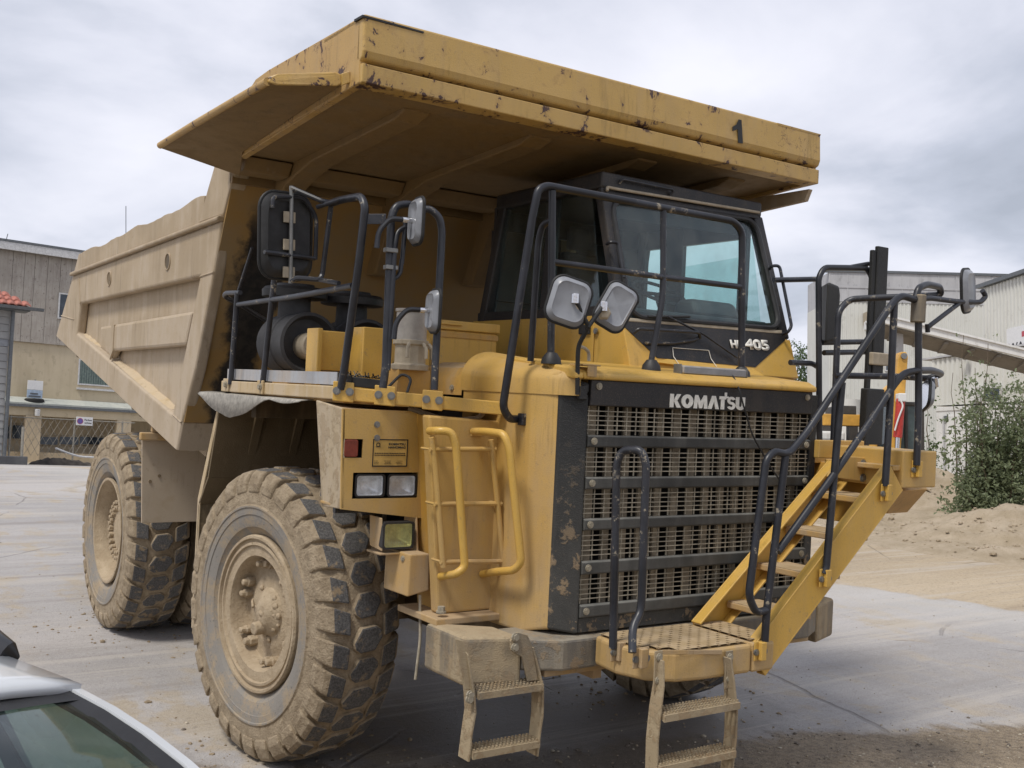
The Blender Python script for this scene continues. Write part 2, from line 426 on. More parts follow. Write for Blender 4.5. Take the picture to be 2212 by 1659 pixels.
def make_tyre(c, steer, detail, label):
    b_ = MB().lathe(CARC, (0,0,0), (1,0,0), 72); nn_ = len(CARC)-1; b_.mi = [1 if 9 <= (i % nn_) <= 16 else 0 for i in range(len(b_.f))]
    t = b_.build('tyre', ['tyre_rubber', 'tread_mud'], truck, smooth=True, label=label)
    t.location = c; t.rotation_euler = (random.uniform(0, .2), 0, steer)
    t.rotation_mode = 'XYZ'
    t.rotation_euler = (0, 0, steer)
    if detail:
        for key, fn in (('L', lambda: shoulder_block(-1)), ('R', lambda: shoulder_block(1)), ('C', centre_block)):
            for k in range(NB):
                ang = 2*math.pi*(k+(.5 if key == 'C' else (.0 if key == 'L' else .12)))/NB + random.uniform(-.008, .008)
                if key not in proto:
                    proto[key] = fn().build('tread_block', ['tread_worn', 'tread_mud'], t, .012); o = proto[key]
                else:
                    o = proto[key].copy(); COL.objects.link(o); o.name = 'tread_block'; o.parent = t
                o.rotation_euler = (ang, 0, 0); q = random.uniform(.992, 1.006); o.scale = (random.uniform(.94,1.06) if key == 'C' else 1, q, q)
    else:
        b = MB()
        for fn, off in ((shoulder_block(-1), 0), (shoulder_block(1), .12), (centre_block(), .5)):
            for k in range(NB):
                mm = Matrix.Rotation(2*math.pi*(k+off)/NB, 3, 'X'); b.add([mm@v for v in fn.v], fn.f); b.mi[-len(fn.f):] = fn.mi
        b.build('tread', ['tread_worn', 'tread_mud'], t, kind='stuff')
    return t
STEER = .1264
fr = Vector((-1.565, 1.6, HUBZ))
make_tyre(fr, STEER, True, 'right front tyre caked with pale mud on its sidewall blocks')
make_tyre(Vector((1.565, 1.6, HUBZ)), STEER, False, 'left front tyre seen under the step platform')
make_tyre(Vector((-1.485, 5.35, HUBZ)), 0, True, 'right rear outer tyre behind the mud flap')
make_tyre(Vector((-.90, 5.35, HUBZ)), 0, False, 'right rear inner tyre')
make_tyre(Vector((1.485, 5.35, HUBZ)), 0, False, 'left rear outer tyre')
make_tyre(Vector((.90, 5.35, HUBZ)), 0, False, 'left rear inner tyre')

def front_rim(c, steer, out, detail):
    P = [(.19,.474),(.225,.478),(.238,.470),(.238,.455),(.218,.449),(.216,.436),(.228,.430),(.230,.415),(.216,.408),(.214,.350),(.20,.342),(.13,.334),(.105,.322),(.10,.30),(.105,.25),(.118,.225),(.122,.19),(.126,.150),(.155,.130),(.168,.09),(.184,.075),(.19,.04),(.192,0)]
    r = MB().lathe([(h*out, q) for h, q in P], (0,0,0), (1,0,0), 64)
    r.lathe([(-.2*out,.46),(-.2*out,.3),(.03*out,.3)], (0,0,0), (1,0,0), 40)
    o = r.build('rim', 'rim_mud', truck, smooth=True, fix=True, label='mud coated front rim with hub' if detail else None); o.location = c; o.rotation_euler = (0, 0, steer)
    if detail:
        # lumpy mud on the hub
        b = MB()
        for i in range(26):
            a = random.uniform(0, 6.28); q = random.uniform(0, .2); z = .112+.07*(1-q/.2)**.8
            cc = Vector((z*out, q*math.sin(a), q*math.cos(a))); rr = random.uniform(.010, .026)
            b.lathe([(-rr*.6,0),(-rr*.3,rr*.85),(rr*.2,rr),(rr*.6,rr*.7),(rr*.85,0)], cc, (out,0,0), 8)
        b.build('mud_clods', 'rim_mud', o, smooth=True, kind='stuff')
        src = None
        for k in range(6):
            for d in (-.13, .13):
                a = 2*math.pi*(k+.15)/6 + d*1.05
                p = Vector((.138*out, .298*math.sin(a), .298*math.cos(a)))
                if src is None:
                    q = MB(); q.lathe([(-.06,.0),(-.06,.036),(.012,.036),(.014,.026),(.045,.024),(.05,.018),(.052,0)], (0,0,0), (out,0,0), 7)
                    src = q.build('wheel_clamp', 'rim_mud', o, .008, smooth=True); n_ = src
                else: n_ = src.copy(); COL.objects.link(n_); n_.name = 'wheel_clamp'; n_.parent = o
                n_.location = p; n_.scale = [random.uniform(.75, 1.0) for _ in range(3)]
        z = MB().cyl((.13*out,.02,-.09), (.225*out,.02,-.10), .045, .04, 16).build('hub_cap', 'rim_mud', o, .008, smooth=True)
        tube('valve_stem', [(.05*out,.26,.05),(.12*out,.24,.03),(.15*out,.17,.0)], .008, 'rim_mud', o, .02, 6)
    return o
front_rim(fr, STEER, -1, True); front_rim(Vector((1.565,1.6,HUBZ)), STEER, 1, False)
def rear_rim(c, out, detail):
    P = [(.21,.466),(.236,.472),(.24,.46),(.236,.448),(.215,.442),(.19,.43),(.15,.41),(.02,.395),(-.10,.385),(-.12,.36),(-.12,.30),(-.11,.285),(.11,.278),(.12,.27),(.12,.17),(.13,.165),(.135,0)]
    o = MB().lathe([(h*out, q) for h, q in P], (0,0,0), (1,0,0), 64).build('rim', 'rim_mud', truck, smooth=True, label='deep dished rear rim with ring of bolts' if detail else None); o.location = c
    if detail:
        src = None
        for rr, n_, h in ((.325, 30, -.12), (.252, 26, .12), (.205, 20, .12)):
            for k in range(n_):
                a = 2*math.pi*k/n_
                if src is None: src = MB().cyl((0,0,0), (.04*out,0,0), .021, .019, 8).build('wheel_bolt', 'rim_mud', o, .003); q = src
                else: q = src.copy(); COL.objects.link(q); q.name = 'wheel_bolt'; q.parent = o
                q.location = (h*out, rr*math.sin(a), rr*math.cos(a))
    return o
rear_rim(Vector((-1.485,5.35,HUBZ)), -1, True); rear_rim(Vector((1.485,5.35,HUBZ)), 1, False)
MB().cyl((-1.35,5.35,HUBZ), (1.35,5.35,HUBZ), .2, seg=20).lathe([(-.5,.2),(-.35,.36),(.35,.36),(.5,.2)], (0,5.35,HUBZ), (1,0,0), 24).build('rear_axle', 'chassis', truck, smooth=True)
MB().cyl((-1.35,1.6,HUBZ), (1.35,1.6,HUBZ), .12, seg=16).build('front_axle', 'chassis', truck, smooth=True)

# ---------------- dump body
XS = 1.70
def S(px, py, x=XS): return Q(px, py, x=-x)
sidepts = dict(ledF=S(478.6,476), ledR=S(156.3,596), tip=S(120,726), bot=S(381,974), fb=S(392,912))
def mirror(p, s): return Vector((p.x*-s if s > 0 else p.x, p.y, p.z)) if False else Vector((abs(p.x)*s, p.y, p.z))
rec = [S(173.6,655.6), S(431.5,597.3), S(372,894.5), S(166,720)]     # recess outline A B C D
for s in (-1, 1):
    M_ = lambda pts, dx=0: [Vector(((abs(p.x)+dx)*s, p.y, p.z)) for p in pts]
    inw = (-.09*s, 0, 0)
    led_f, led_r, tip, bot, fb = (sidepts[k] for k in ('ledF','ledR','tip','bot','fb'))
    A, B, C, D = rec
    plate('side_wall', M_([led_f, led_r, tip, bot, fb], -.09), (-.06*s,0,0), 'tan_body', truck, 0)
    outer_ = M_([led_f, led_r, tip, bot, fb, S(421.5,795.5), S(461,587)]); hole_ = M_([A, D, C, B])
    bmx = bmesh.new(); ed_ = []
    for lp in (outer_, hole_):
        vs_ = [bmx.verts.new(p) for p in lp]; ed_ += [bmx.edges.new((vs_[q], vs_[(q+1) % len(vs_)])) for q in range(len(vs_))]
    bmesh.ops.triangle_fill(bmx, use_beauty=True, use_dissolve=False, edges=ed_)
    ex_ = bmesh.ops.extrude_face_region(bmx, geom=bmx.faces[:]); bmesh.ops.translate(bmx, vec=inw, verts=[q for q in ex_['geom'] if isinstance(q, bmesh.types.BMVert)])
    bmesh.ops.recalc_face_normals(bmx, faces=bmx.faces); me_ = bpy.data.meshes.new('side_frame'); bmx.to_mesh(me_); bmx.free(); me_.materials.append(MATS['tan_body'])
    fo_ = bpy.data.objects.new('side_frame', me_); COL.objects.link(fo_); fo_.parent = truck
    bv_ = fo_.modifiers.new('bevel', 'BEVEL'); bv_.width = .022; bv_.segments = 3; bv_.limit_method = 'ANGLE'; bv_.angle_limit = R_(35)
    # weld lines where the posts meet the rails
    for w0_, w1_ in ((S(173,656),S(171.5,600)), (S(432.5,597.5),S(461,588)), (S(160,690),S(133,682)), (S(373,895),S(391.5,912))):
        MB().tube(M_([w0_, w0_.lerp(w1_,.5), w1_], .001), .007, 6).build('weld_bead', 'tan_body', truck, smooth=True)
    plate('middle_side_rail', M_([S(213,706.4), S(414.5,671.9), S(398.7,746), S(244,758.5), S(236.8,776)], -.004), (-.075*s,0,0), 'tan_body', truck, .025)
    plate('rail_strap', M_([S(241,702), S(247,701), S(243.6,758.5), S(237,777)], .004), (-.02*s,0,0), 'tan_body', truck, .003)
    # moulding under the top board
    plate('ledge', M_([S(481,466), S(478.6,476.5), S(156,596.5), S(158,589)], .035), (-.06*s,0,0), 'tan_body', truck, .012)
    # top board, wavy upper edge
    n = 40; f0, r0 = S(441.5,424,1.66), S(170,550,1.66); f1, r1 = S(436,492,1.66), S(159,590,1.66)
    top = []
    for i in range(n+1):
        t = i/n; p = f0.lerp(r0, t); p = p + Vector((0,0,.010*math.sin(t*31)*(1-.4*t)+.012*math.sin(t*14+1)+random.uniform(-.004,.004))); top.append(p)
    plate('top_board', M_(top+[r1, f1]), (-.05*s,0,0), 'tan_body', truck, .006)
    plate('corner_post', M_([S(428,484), S(481,465.5), S(494,411), S(512,348), S(528,319), S(470,331), S(447,411)]), (-.12*s,0,0), 'tan_body', truck, .015)
    # spilled stone dust lying on the rails
    for (pa, pb, w) in ((S(168,722,1.68), S(203,752,1.68), .07), (S(240,778,1.68), S(365,886,1.68), .06)):
        b = MB(); k = 14; rows = []
        for i in range(k+1):
            t = i/k; p = pa.lerp(pb, t); hh = .022*math.sin(math.pi*t)**.5*(1+.3*math.sin(i*1.7))+.003
            rows += [Vector(((abs(p.x)-.085)*s, p.y, p.z+hh+.012)), Vector(((abs(p.x)-.04)*s, p.y, p.z+hh*.6+.008)), Vector(((abs(p.x)+.0)*s, p.y, p.z+.003))]
        b.add(rows, [(i*3+j, i*3+j+1, i*3+j+4, i*3+j+3) for i in range(k) for j in range(2)])
        b.build('dust_ledge', 'dust_beam', truck, smooth=True, kind='stuff')
    if s < 0:
        for (px, py) in ((363,565), (236.5,602)):
            p = S(px, py)
            MB().lathe([(-.004,.070),(.009,.070),(.009,.062),(-.02,.062)], (p.x, p.y, p.z), (-1,0,0), 28).build('drain_hole', 'tan_body', truck, smooth=True); MB().cyl((p.x+.004,p.y,p.z), (p.x-.003,p.y,p.z), .062, seg=24).build('hole_dark', 'chassis', truck)  # dark disc stands for the shade inside the open hole
# front wall (leans back towards the floor) and floor
ft = Vector((0, 2.62, 3.70)); fbm = Vector((0, sidepts['fb'].y-.02, sidepts['fb'].z)); fl0 = sidepts['bot']; fl1 = sidepts['tip']
FWX = 1.685
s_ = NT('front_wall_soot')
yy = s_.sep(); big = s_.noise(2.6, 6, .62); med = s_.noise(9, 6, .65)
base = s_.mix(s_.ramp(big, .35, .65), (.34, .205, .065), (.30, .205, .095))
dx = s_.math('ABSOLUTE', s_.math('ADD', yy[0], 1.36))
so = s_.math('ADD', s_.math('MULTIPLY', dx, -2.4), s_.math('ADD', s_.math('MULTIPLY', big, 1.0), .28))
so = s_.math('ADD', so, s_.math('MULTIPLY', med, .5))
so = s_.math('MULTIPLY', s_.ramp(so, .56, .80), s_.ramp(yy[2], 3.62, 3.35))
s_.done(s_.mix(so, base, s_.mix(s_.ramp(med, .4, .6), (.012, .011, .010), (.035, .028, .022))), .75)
plate('front_wall', [(-FWX, ft.y, ft.z), (FWX, ft.y, ft.z), (FWX, fbm.y, fbm.z), (-FWX, fbm.y, fbm.z)], (0, .06, .01), 'front_wall_soot', truck, 0)
plate('front_wall_foot', [(-1.69, fb.y-.005, fb.z), (1.69, fb.y-.005, fb.z), (1.69, fl0.y, fl0.z), (-1.69, fl0.y, fl0.z)], (0, .08, .02), 'tan_body', truck, .01)
plate('floor', [(-1.60, fl0.y+.03, fl0.z+.01), (1.60, fl0.y+.03, fl0.z+.01), (1.60, fl1.y-.02, fl1.z+.0), (-1.60, fl1.y-.02, fl1.z+.0)], (0, .02, .07), 'tan_body', truck, 0)
for xx in (-1.3, -.5, .5, 1.3):   # floor beams hanging under the body
    plate('floor_beam', [(xx-.07, fl0.y+.25, fl0.z+.05), (xx+.07, fl0.y+.25, fl0.z+.05), (xx+.07, fl1.y-.3, fl1.z-.06), (xx-.07, fl1.y-.3, fl1.z-.06)], (0, .05, -.12), 'tan_body', truck, .01)
b = MB()
for i in range(60):
    t = random.random(); p = fl0.lerp(fl1, .08+.84*t); rr = random.uniform(.02, .05)
    b.lathe([(-rr,0),(-rr*.6,rr*1.3),(0,rr*1.5),(rr*.5,rr),(rr*.6,0)], (-1.62+random.uniform(0,.08), p.y, p.z-.0), (0,.2,1), 7)
b.build('mud_crust', 'tread_mud', truck, smooth=True, kind='stuff')

# ---------------- canopy over the cab
CX = 1.81
YV = .4324
def canz(y): return 3.90-.055*(y-.5)
def under(x, y, d=0): return Vector((x, y, canz(y)+d))
plate('canopy_plate', [under(-1.78,YV+.08), under(1.78,YV+.08), under(1.78,2.66), under(-1.78,2.66)], (0,0,.05), 'canopy_brown', truck, 0)
plate('canopy_heel', [(-1.70,2.60,3.66),(1.70,2.60,3.66),(1.70,2.60,canz(2.6)+.03),(-1.70,2.60,canz(2.6)+.03)], (0,.05,0), 'canopy_brown', truck, 0)
# ribs under the canopy that bend down onto the front wall
for xx in (-1.30, -.42, .46, 1.30):
    path = [(YV+.3, canz(YV+.3)-.012), (YV+.42, canz(YV+.42)-.042), (2.0, canz(2.0)-.05), (2.25, canz(2.25)-.09), (2.44, 3.66), (2.58, 3.42), (2.72, 3.15)]
    outer = [Vector((xx-.085, y, z)) for y, z in path]
    back = [Vector((xx-.085, y, z)) for y, z in ((2.90,3.15),(2.78,3.40),(2.66,3.72),(2.58,canz(2.58)+.01),(YV+.3,canz(YV+.3)+.01))]
    plate('canopy_rib', outer+back, (.17,0,0), 'canopy_brown', truck, .012)
for (y0, y1, dz) in ((2.28, 2.44, -.05),):
    for xa, xb in ((-1.72,-1.39),(-1.21,-.51),(-.33,.37),(.55,1.21),(1.39,1.72)):
        plate('cross_beam', [(xa, y0, canz(y0)-.01), (xb, y0, canz(y0)-.01), (xb, y1, canz(y1)-.01), (xa, y1, canz(y1)-.01)], (0, .06, -.085), 'canopy_brown', truck, .01)
for s in (-1, 1):
    M2 = lambda pts: [Vector((abs(p.x)*s, p.y, p.z)) for p in pts]
    side = [Q(535,198,x=-CX), Q(552,171,x=-CX), Q(579.5,151,x=-CX), Q(782.5,34,x=-CX), Vector((-CX, YV+.02, 3.885)), Vector((-CX, 2.45, canz(2.45)-.03)), Vector((-CX,2.62,canz(2.6)-.03)), Vector((-CX,2.62,4.05))]
    side[3].y = YV+.045
    plate('canopy_side', M2(side), (-.045*s,0,0), 'yellow_canopy' if s < 0 else 'yellow_visor', truck, .006)
    lowlip = [Vector((CX*s-.004*s, YV+.05, 3.886)), Vector((CX*s-.004*s, 2.2, canz(2.2)-.055)), Vector((CX*s-.004*s, 2.2, canz(2.2)-.012)), Vector((CX*s-.004*s, YV+.05, 3.93))]
    plate('edge_flange', lowlip, (-.05*s,0,0), 'yellow_canopy', truck, .004)
# right hand rock wing
w_in = [Vector((-1.815,.66,3.935)), Vector((-1.815,1.3,3.885)), Vector((-1.815,2.10,3.80)), Vector((-1.72,2.40,3.70))]
w_out = [Q(578,172,y=.75), Q(500,218,y=1.3), Q(420,265,y=1.9), Q(346,311,y=2.5)]
b = MB(); th = Vector((0,0,-.028))
vv = w_in+w_out; b.add(vv+[v+th for v in vv], [(i,i+1,5+i,4+i) for i in range(3)]+[(8+i,12+i,13+i,9+i) for i in range(3)]+[(i,8+i,9+i,i+1) for i in range(3)]+[(4+i,5+i,13+i,12+i) for i in range(3)]+[(0,4,12,8),(3,11,15,7)])
wing = b.build('rock_wing', 'canopy_brown', truck, .006)
tube('wing_edge', [w_out[0]+Vector((0,0,-.01)), w_out[1]+Vector((0,0,-.01)), w_out[2]+Vector((0,0,-.01)), w_out[3]+Vector((0,0,-.01))], .022, 'yellow_canopy', wing)
a0, a1 = Q(590,170,y=.72), Q(728,178,y=.60)
plate('wing_front_lip', [Q(578,177,y=.74), Q(583,165,y=.74), Q(600,160,y=.72), Q(725,155,y=.60), Q(737,160,y=.59), Q(740,181,y=.59), Q(728,186,y=.60), Q(600,184,y=.72)], (0,.03,.005), 'yellow_visor', wing, .008)
plate('hinge_plate', [Q(739,158,y=.575), Q(756,153,y=.56), Q(757,178,y=.56), Q(741,184,y=.575)], (0,.03,0), 'yellow_visor', wing, .004)
# same wing on the far side, only its tan underside edge shows below the canopy
far = [Q(1748,408,x=1.76), Q(1738,434,x=1.76), Q(1643,456,x=1.76), Vector((1.76,2.2,3.62)), Vector((1.76,2.2,3.84))]
plate('rock_wing', far, (.04,0,0), 'tan_body', truck, .004)
# front visor: upper folded panel and lower lip with a dark gap between
MB().prism([(-CX,YV,4.245),(-CX,YV-.012,4.05),(-CX,YV+.0,4.012),(-CX,YV+.03,3.998),(-CX,YV+.07,4.0),(-CX,YV+.07,4.20),(-CX,YV+.5,4.19),(-CX,YV+.5,4.235)], (2*CX,0,0)).build('visor_panel', 'yellow_visor', truck, .014, seg=3)
MB().prism([(-CX+.004,YV-.004,3.985),(-CX+.004,YV-.004,3.885),(-CX+.004,YV+.11,3.878),(-CX+.004,YV+.11,3.985)], (2*CX-.008,0,0)).build('visor_lip', 'yellow_visor', truck, .006)
box('visor_gap', (-CX+.03,YV+.045,3.98), (CX-.03,YV+.11,4.01), 'black_clean', truck, 0)
plate('capping_strip', [Q(783,31,y=YV-.006), Q(783,37,y=YV-.006), Q(915,72,y=YV-.006), Q(917,68,y=YV-.006)], (0,.1,0), 'black_paint', truck, .002)
plate('capping_strip', [Q(1680,265,y=YV-.003), Q(1680,270,y=YV-.003), Q(1772,294,y=YV-.003), Q(1774,290,y=YV-.003)], (0,.1,0), 'yellow_visor', truck, .002)
# number one on the visor
o1 = Q(1581,307,y=YV-.016); num = [Q(px,py,y=YV-.0175) for px,py in ((1583,283),(1583,274),(1592,268),(1596,258),(1602,259),(1605,310),(1595,308),(1594,279))]
MB().prism(num, (0,.004,0)).build('number_one', 'black_letter', truck)
# ---------------- hood, grille, bumper
YG = -.33
def zf(py, px=1268): return Q(px, py, y=YG).z
# nose panel
prof = [(-.362,2.388),(-.362,2.418),(-.30,2.447),(.26,2.50),(.26,2.36),(-.30,2.385)]
MB().prism([(-.86,y,z) for y,z in prof], (1.80,0,0)).build('nose_panel', 'yellow_clean', truck, .012, seg=3)
plate('nose_corner', [(-.862,-.362,2.388),(-.862,-.362,2.418),(-.862,-.30,2.447),(-.862,.26,2.50),(-.862,.26,2.40)], (-.05,0,0), 'yellow_clean', truck, .01)
# right flank of the hood, folded sheet
out_ = [(-.93,-.25),(-.985,-.08),(-1.0,.14),(-.99,.60),(-.86,.60),(-.86,-.25)]
z0_, z1_ = 1.06, 2.40
MB().prism([(x,y,z0_+(.03 if y < -.2 else -.02)) for x,y in out_], (0,0,z1_-z0_)).build('hood_flank', 'yellow_paint', truck, .02, seg=3)
# rounded shoulder over the flank
b = MB(); n = 9; secs = []
ys_ = ((-.345,-.868),(-.26,-.938),(-.17,-.962),(-.08,-.990),(.14,-1.005),(.61,-.996))
for yv, xo in ys_:
    zt_ = 2.447+.0945*(yv+.30) if yv > -.3 else 2.42
    for k in range(n):
        a = math.pi/2*k/(n-2) if k < n-1 else math.pi/2
        secs.append(Vector((-.80-(-.80-xo)*math.sin(a), yv, (2.375+(zt_-2.375)*math.cos(a)) if k < n-1 else 2.30)))
b.add(secs, [(i*n+k, i*n+k+1, (i+1)*n+k+1, (i+1)*n+k) for i in range(len(ys_)-1) for k in range(n-1)]); b.build('hood_shoulder', 'yellow_paint', truck, smooth=True)
# dusty side shroud running back from the hood shoulder
b = MB(); secs = []
for yv in (.615, 1.75):
    for (x, z) in ((-.70,2.47),(-.86,2.465),(-.95,2.43),(-.985,2.37),(-.985,2.27),(-.95,2.27)): secs.append(Vector((x,yv,z)))
b.add(secs, [(k,k+1,6+k+1,6+k) for k in range(5)]); b.build('side_shroud', 'yellow_dusty', truck, smooth=True)
for yv in (.72, 1.0, 1.3): bolt((-.986,yv,2.31), (-1,0,0), .014, .012, truck, 'wire_tan')
box('hood_inner', (-.85,.0,1.1), (.94,1.7,2.34), 'radiator_dark', truck, 0)
# black corner strips beside the grille
for s, nm in ((-1, 'a'), (1, 'b')):
    xo, xi = (.93, .80) if s < 0 else (1.0, .93)
    MB().prism([(s*xo,-.255,1.09),(s*xi,YG-.004,1.07),(s*xi,-.22,1.07),(s*xo,-.2,1.09)], (0,0,1.24)).prism([(s*xo,-.255,2.331),(s*xi,YG-.004,2.311),(s*xi,-.22,2.311),(s*xo,-.2,2.331)], (-.0,0,.06)).build('corner_strip', 'black_paint', truck, .012)
# grille
GL, GR = -.795, .925
bars = [(939,966),(1030,1057),(1120,1146),(1211.5,1241),(1305,1333.5)]
meshes = [(877,938.5),(967,1029.5),(1058,1119.5),(1147,1211),(1242,1304.5)]
panel = MB().prism([(GL,YG-.012,zf(819)),(GL,YG-.012,zf(876)),(GL,YG+.02,zf(876)),(GL,YG+.02,zf(819))], (GR-GL,0,0)).build('name_panel', 'black_clean', truck, .006)
for a, c in bars:
    o = MB().prism([(GL,YG-.006,zf(c)),(GL,YG-.012,zf(c)+.006),(GL,YG-.012,zf(a)-.008),(GL,YG+.012,zf(a)),(GL,YG+.012,zf(c))], (GR-GL,0,0)).build('grille_bar', 'bar_dusty', truck, .004)
    for xb in (GL+.035, GR-.04): bolt((xb,YG-.012,(zf(a)+zf(c))/2), (0,-1,0), .014, .012, o, 'wire_tan')
for xb in (GL+.05, GR-.05): bolt((xb,YG-.012,zf(833)), (0,-1,0), .014, .012, panel, 'wire_tan')
rndx = random.Random(3)
for a, c in meshes:
    za, zb_ = zf(a), zf(c); b = MB(); r = .0024
    nx = 26; nz = 6
    for i in range(nx+1):
        x = GL+.01+(GR-GL-.02)*i/nx; b.box((x-r,YG+.012,zb_),(x+r,YG+.019,za))
    for j in range(1, nz):
        z = zb_+(za-zb_)*j/nz; b.box((GL,YG+.009,z-r),(GR,YG+.0125,z+r))
    b.build('grille_mesh', 'wire_tan', truck, kind='stuff')
# shutters and core behind the mesh
xw = GL+.07; k = 0
while xw < GR-.05:
    box('radiator_slat', (xw,YG+.085,1.12), (xw+.05,YG+.10,2.26), 'slat_tan', truck, 0)
    box('radiator_slat', (xw+.062,YG+.15,1.12), (xw+.10,YG+.165,2.26), 'radiator_dark', truck, 0)
    xw += .122; k += 1
box('radiator_core', (GL,-.10,1.10), (GR,-.02,2.34), 'radiator_dark', truck, 0)
for xs_ in (GL-.012, GR-.002): box('radiator_side', (xs_,YG+.03,1.09), (xs_+.014,.02,2.36), 'radiator_dark', truck, 0)
box('grille_frame', (GL,YG+.005,1.075), (GR,-.22,zf(1334.5)), 'black_paint', truck, .004)
box('grille_frame', (GR+.002,YG-.002,1.075), (GR+.06,-.22,2.37), 'black_paint', truck, .004)
# lettering on the name panel
pa, pb = Q(1446,878,y=YG-.0125), Q(1606,885,y=YG-.0125)
hgt = Q(1450,847,y=YG-.0125).z-pa.z
def ring(cx, cy, rx, ry, ix, iy, a0=0, a1=360, n=28):
    o_ = [(cx+rx*math.cos(R_(a0+(a1-a0)*i/n)), cy+ry*math.sin(R_(a0+(a1-a0)*i/n))) for i in range(n+1)]
    i_ = [(cx+ix*math.cos(R_(a0+(a1-a0)*i/n)), cy+iy*math.sin(R_(a0+(a1-a0)*i/n))) for i in range(n+1)]
    return [[o_[k], o_[k+1], i_[k+1], i_[k]] for k in range(n)]
LET = {
 'K': (.80, [[(0,0),(.27,0),(.27,1),(0,1)], [(.275,.50),(.50,1),(.80,1),(.53,.52)], [(.275,.49),(.53,.515),(.82,0),(.50,0)]]),
 'O': (.88, ring(.44,.5,.44,.51,.15,.24)),
 'M': (1.06, [[(0,0),(.26,0),(.30,1),(.08,1)], [(.80,0),(1.06,0),(.98,1),(.76,1)], [(.305,1),(.53,.52),(.53,.02),(.42,.02),(.285,.55)], [(.755,1),(.535,.52),(.535,.02),(.64,.02),(.775,.55)]]),
 'A': (.84, [[(0,0),(.27,0),(.45,.62),(.42,1),(.28,1)], [(.84,0),(.57,0),(.455,.60),(.425,1),(.56,1)]]),
 'T': (.50, [[(.10,0),(.37,0),(.37,.76),(.10,.76)], [(-.04,.765),(.50,.765),(.50,1),(-.02,1)], [(.375,1.005),(.55,1.005),(.55,1.30),(.375,1.30)], [(.505,.86),(.68,.86),(.68,1.0),(.505,1.0)]]),
 'U': (.74, [[(0,.38),(.26,.38),(.26,1),(0,1)], [(.48,.38),(.74,.38),(.74,1),(.48,1)]]+ring(.37,.375,.37,.38,.11,.14,180,360,16)),
}
def arc(cx, cy, ro, ri, a0, a1, n=16): return ring(cx, cy, ro*1.1, ro, ri*1.1, ri, a0, a1, n)
LET['S'] = (.62, arc(.31,.70,.30,.10,20,270)+arc(.31,.30,.30,.10,-160,90)) 
wt = sum(LET[c][0]+.05 for c in 'KOMATSU')-.05; kx = (pb.x-pa.x)/wt; xx_ = 0
lt = MB()
for ci, c in enumerate('KOMATSU'):
    w_, polys = LET[c]; dy_ = -.002 if c == 'S' else 0
    for poly in polys:
        lt.prism([(pa.x+(xx_+u)*kx, YG-.0125, pa.z-.004+v*hgt*.94) for u, v in poly], (0,-.004,0))
    xx_ += w_+(.05 if c != 'T' else .12)
lt.build('maker_lettering', 'white_letter', panel)

# bumper
zc0, zc1 = .905, 1.062
plan = [(-1.12,-.285),(-.93,-.385),(.93,-.385),(1.12,-.285),(1.12,-.02),(-1.12,-.02)]
MB().prism([(x,y,zc0) for x,y in plan], (0,0,zc1-zc0)).build('bumper_beam', 'grey_steel', truck, .014, label='grey mud splashed steel bumper beam')
for s in (-1, 1):
    e_ = [(s*1.405,-.19),(s*1.118,-.295),(s*1.118,-.03),(s*1.405,.19)]
    MB().prism([(x,y,.835) for x,y in e_], (0,0,.243)).build('bumper_end', 'mud_steel', truck, .022, seg=3)
box('bumper_skirt', (-1.0,-.33,.87), (1.0,.0,.903), 'yellow_dusty', truck, .004)
box('tow_hook_plate', (-.62,-.25,.80), (-.56,.2,.868), 'yellow_dusty', truck, .004)
# ---------------- head lamp box, ladder column
YH = .42
hb = [Q(740,882,y=YH), Q(924,890,y=YH), Q(915,1120,y=YH), Q(736,1100,y=YH)]
def rect_with_holes(name, outer, holes, depth, mat, parent, bevel=.006):
    """flat panel facing -y: outer polygon with rectangular holes, filled by scan bands"""
    b = bmesh.new(); y = outer[0].y
    def loop(pts): 
        vs = [b.verts.new(p) for p in pts]; return [b.edges.new((vs[i], vs[(i+1) % len(vs)])) for i in range(len(vs))]
    ed = loop(outer)
    for h in holes: ed += loop(h)
    bmesh.ops.triangle_fill(b, use_beauty=True, use_dissolve=False, edges=ed)
    r = bmesh.ops.extrude_face_region(b, geom=b.faces[:]); bmesh.ops.translate(b, vec=(0,depth,0), verts=[q for q in r['geom'] if isinstance(q, bmesh.types.BMVert)])
    bmesh.ops.recalc_face_normals(b, faces=b.faces)
    me = bpy.data.meshes.new(name); b.to_mesh(me); b.free(); me.materials.append(MATS[mat])
    o = bpy.data.objects.new(name, me); COL.objects.link(o); o.parent = parent; return o
def rectpx(x0, y0, x1, y1, y, n=0):
    a, c = Q(x0,y0,y=y), Q(x1,y1,y=y); return [Vector((a.x,y,a.z)), Vector((c.x,y,a.z)), Vector((c.x,y,c.z)), Vector((a.x,y,c.z))]
h_lamp = rectpx(763,1021,901,1075,YH); h_mark = rectpx(743,948,783,989,YH)
hbox = rect_with_holes('lamp_panel', hb, [h_lamp[::-1], h_mark[::-1]], .012, 'yellow_paint', truck)
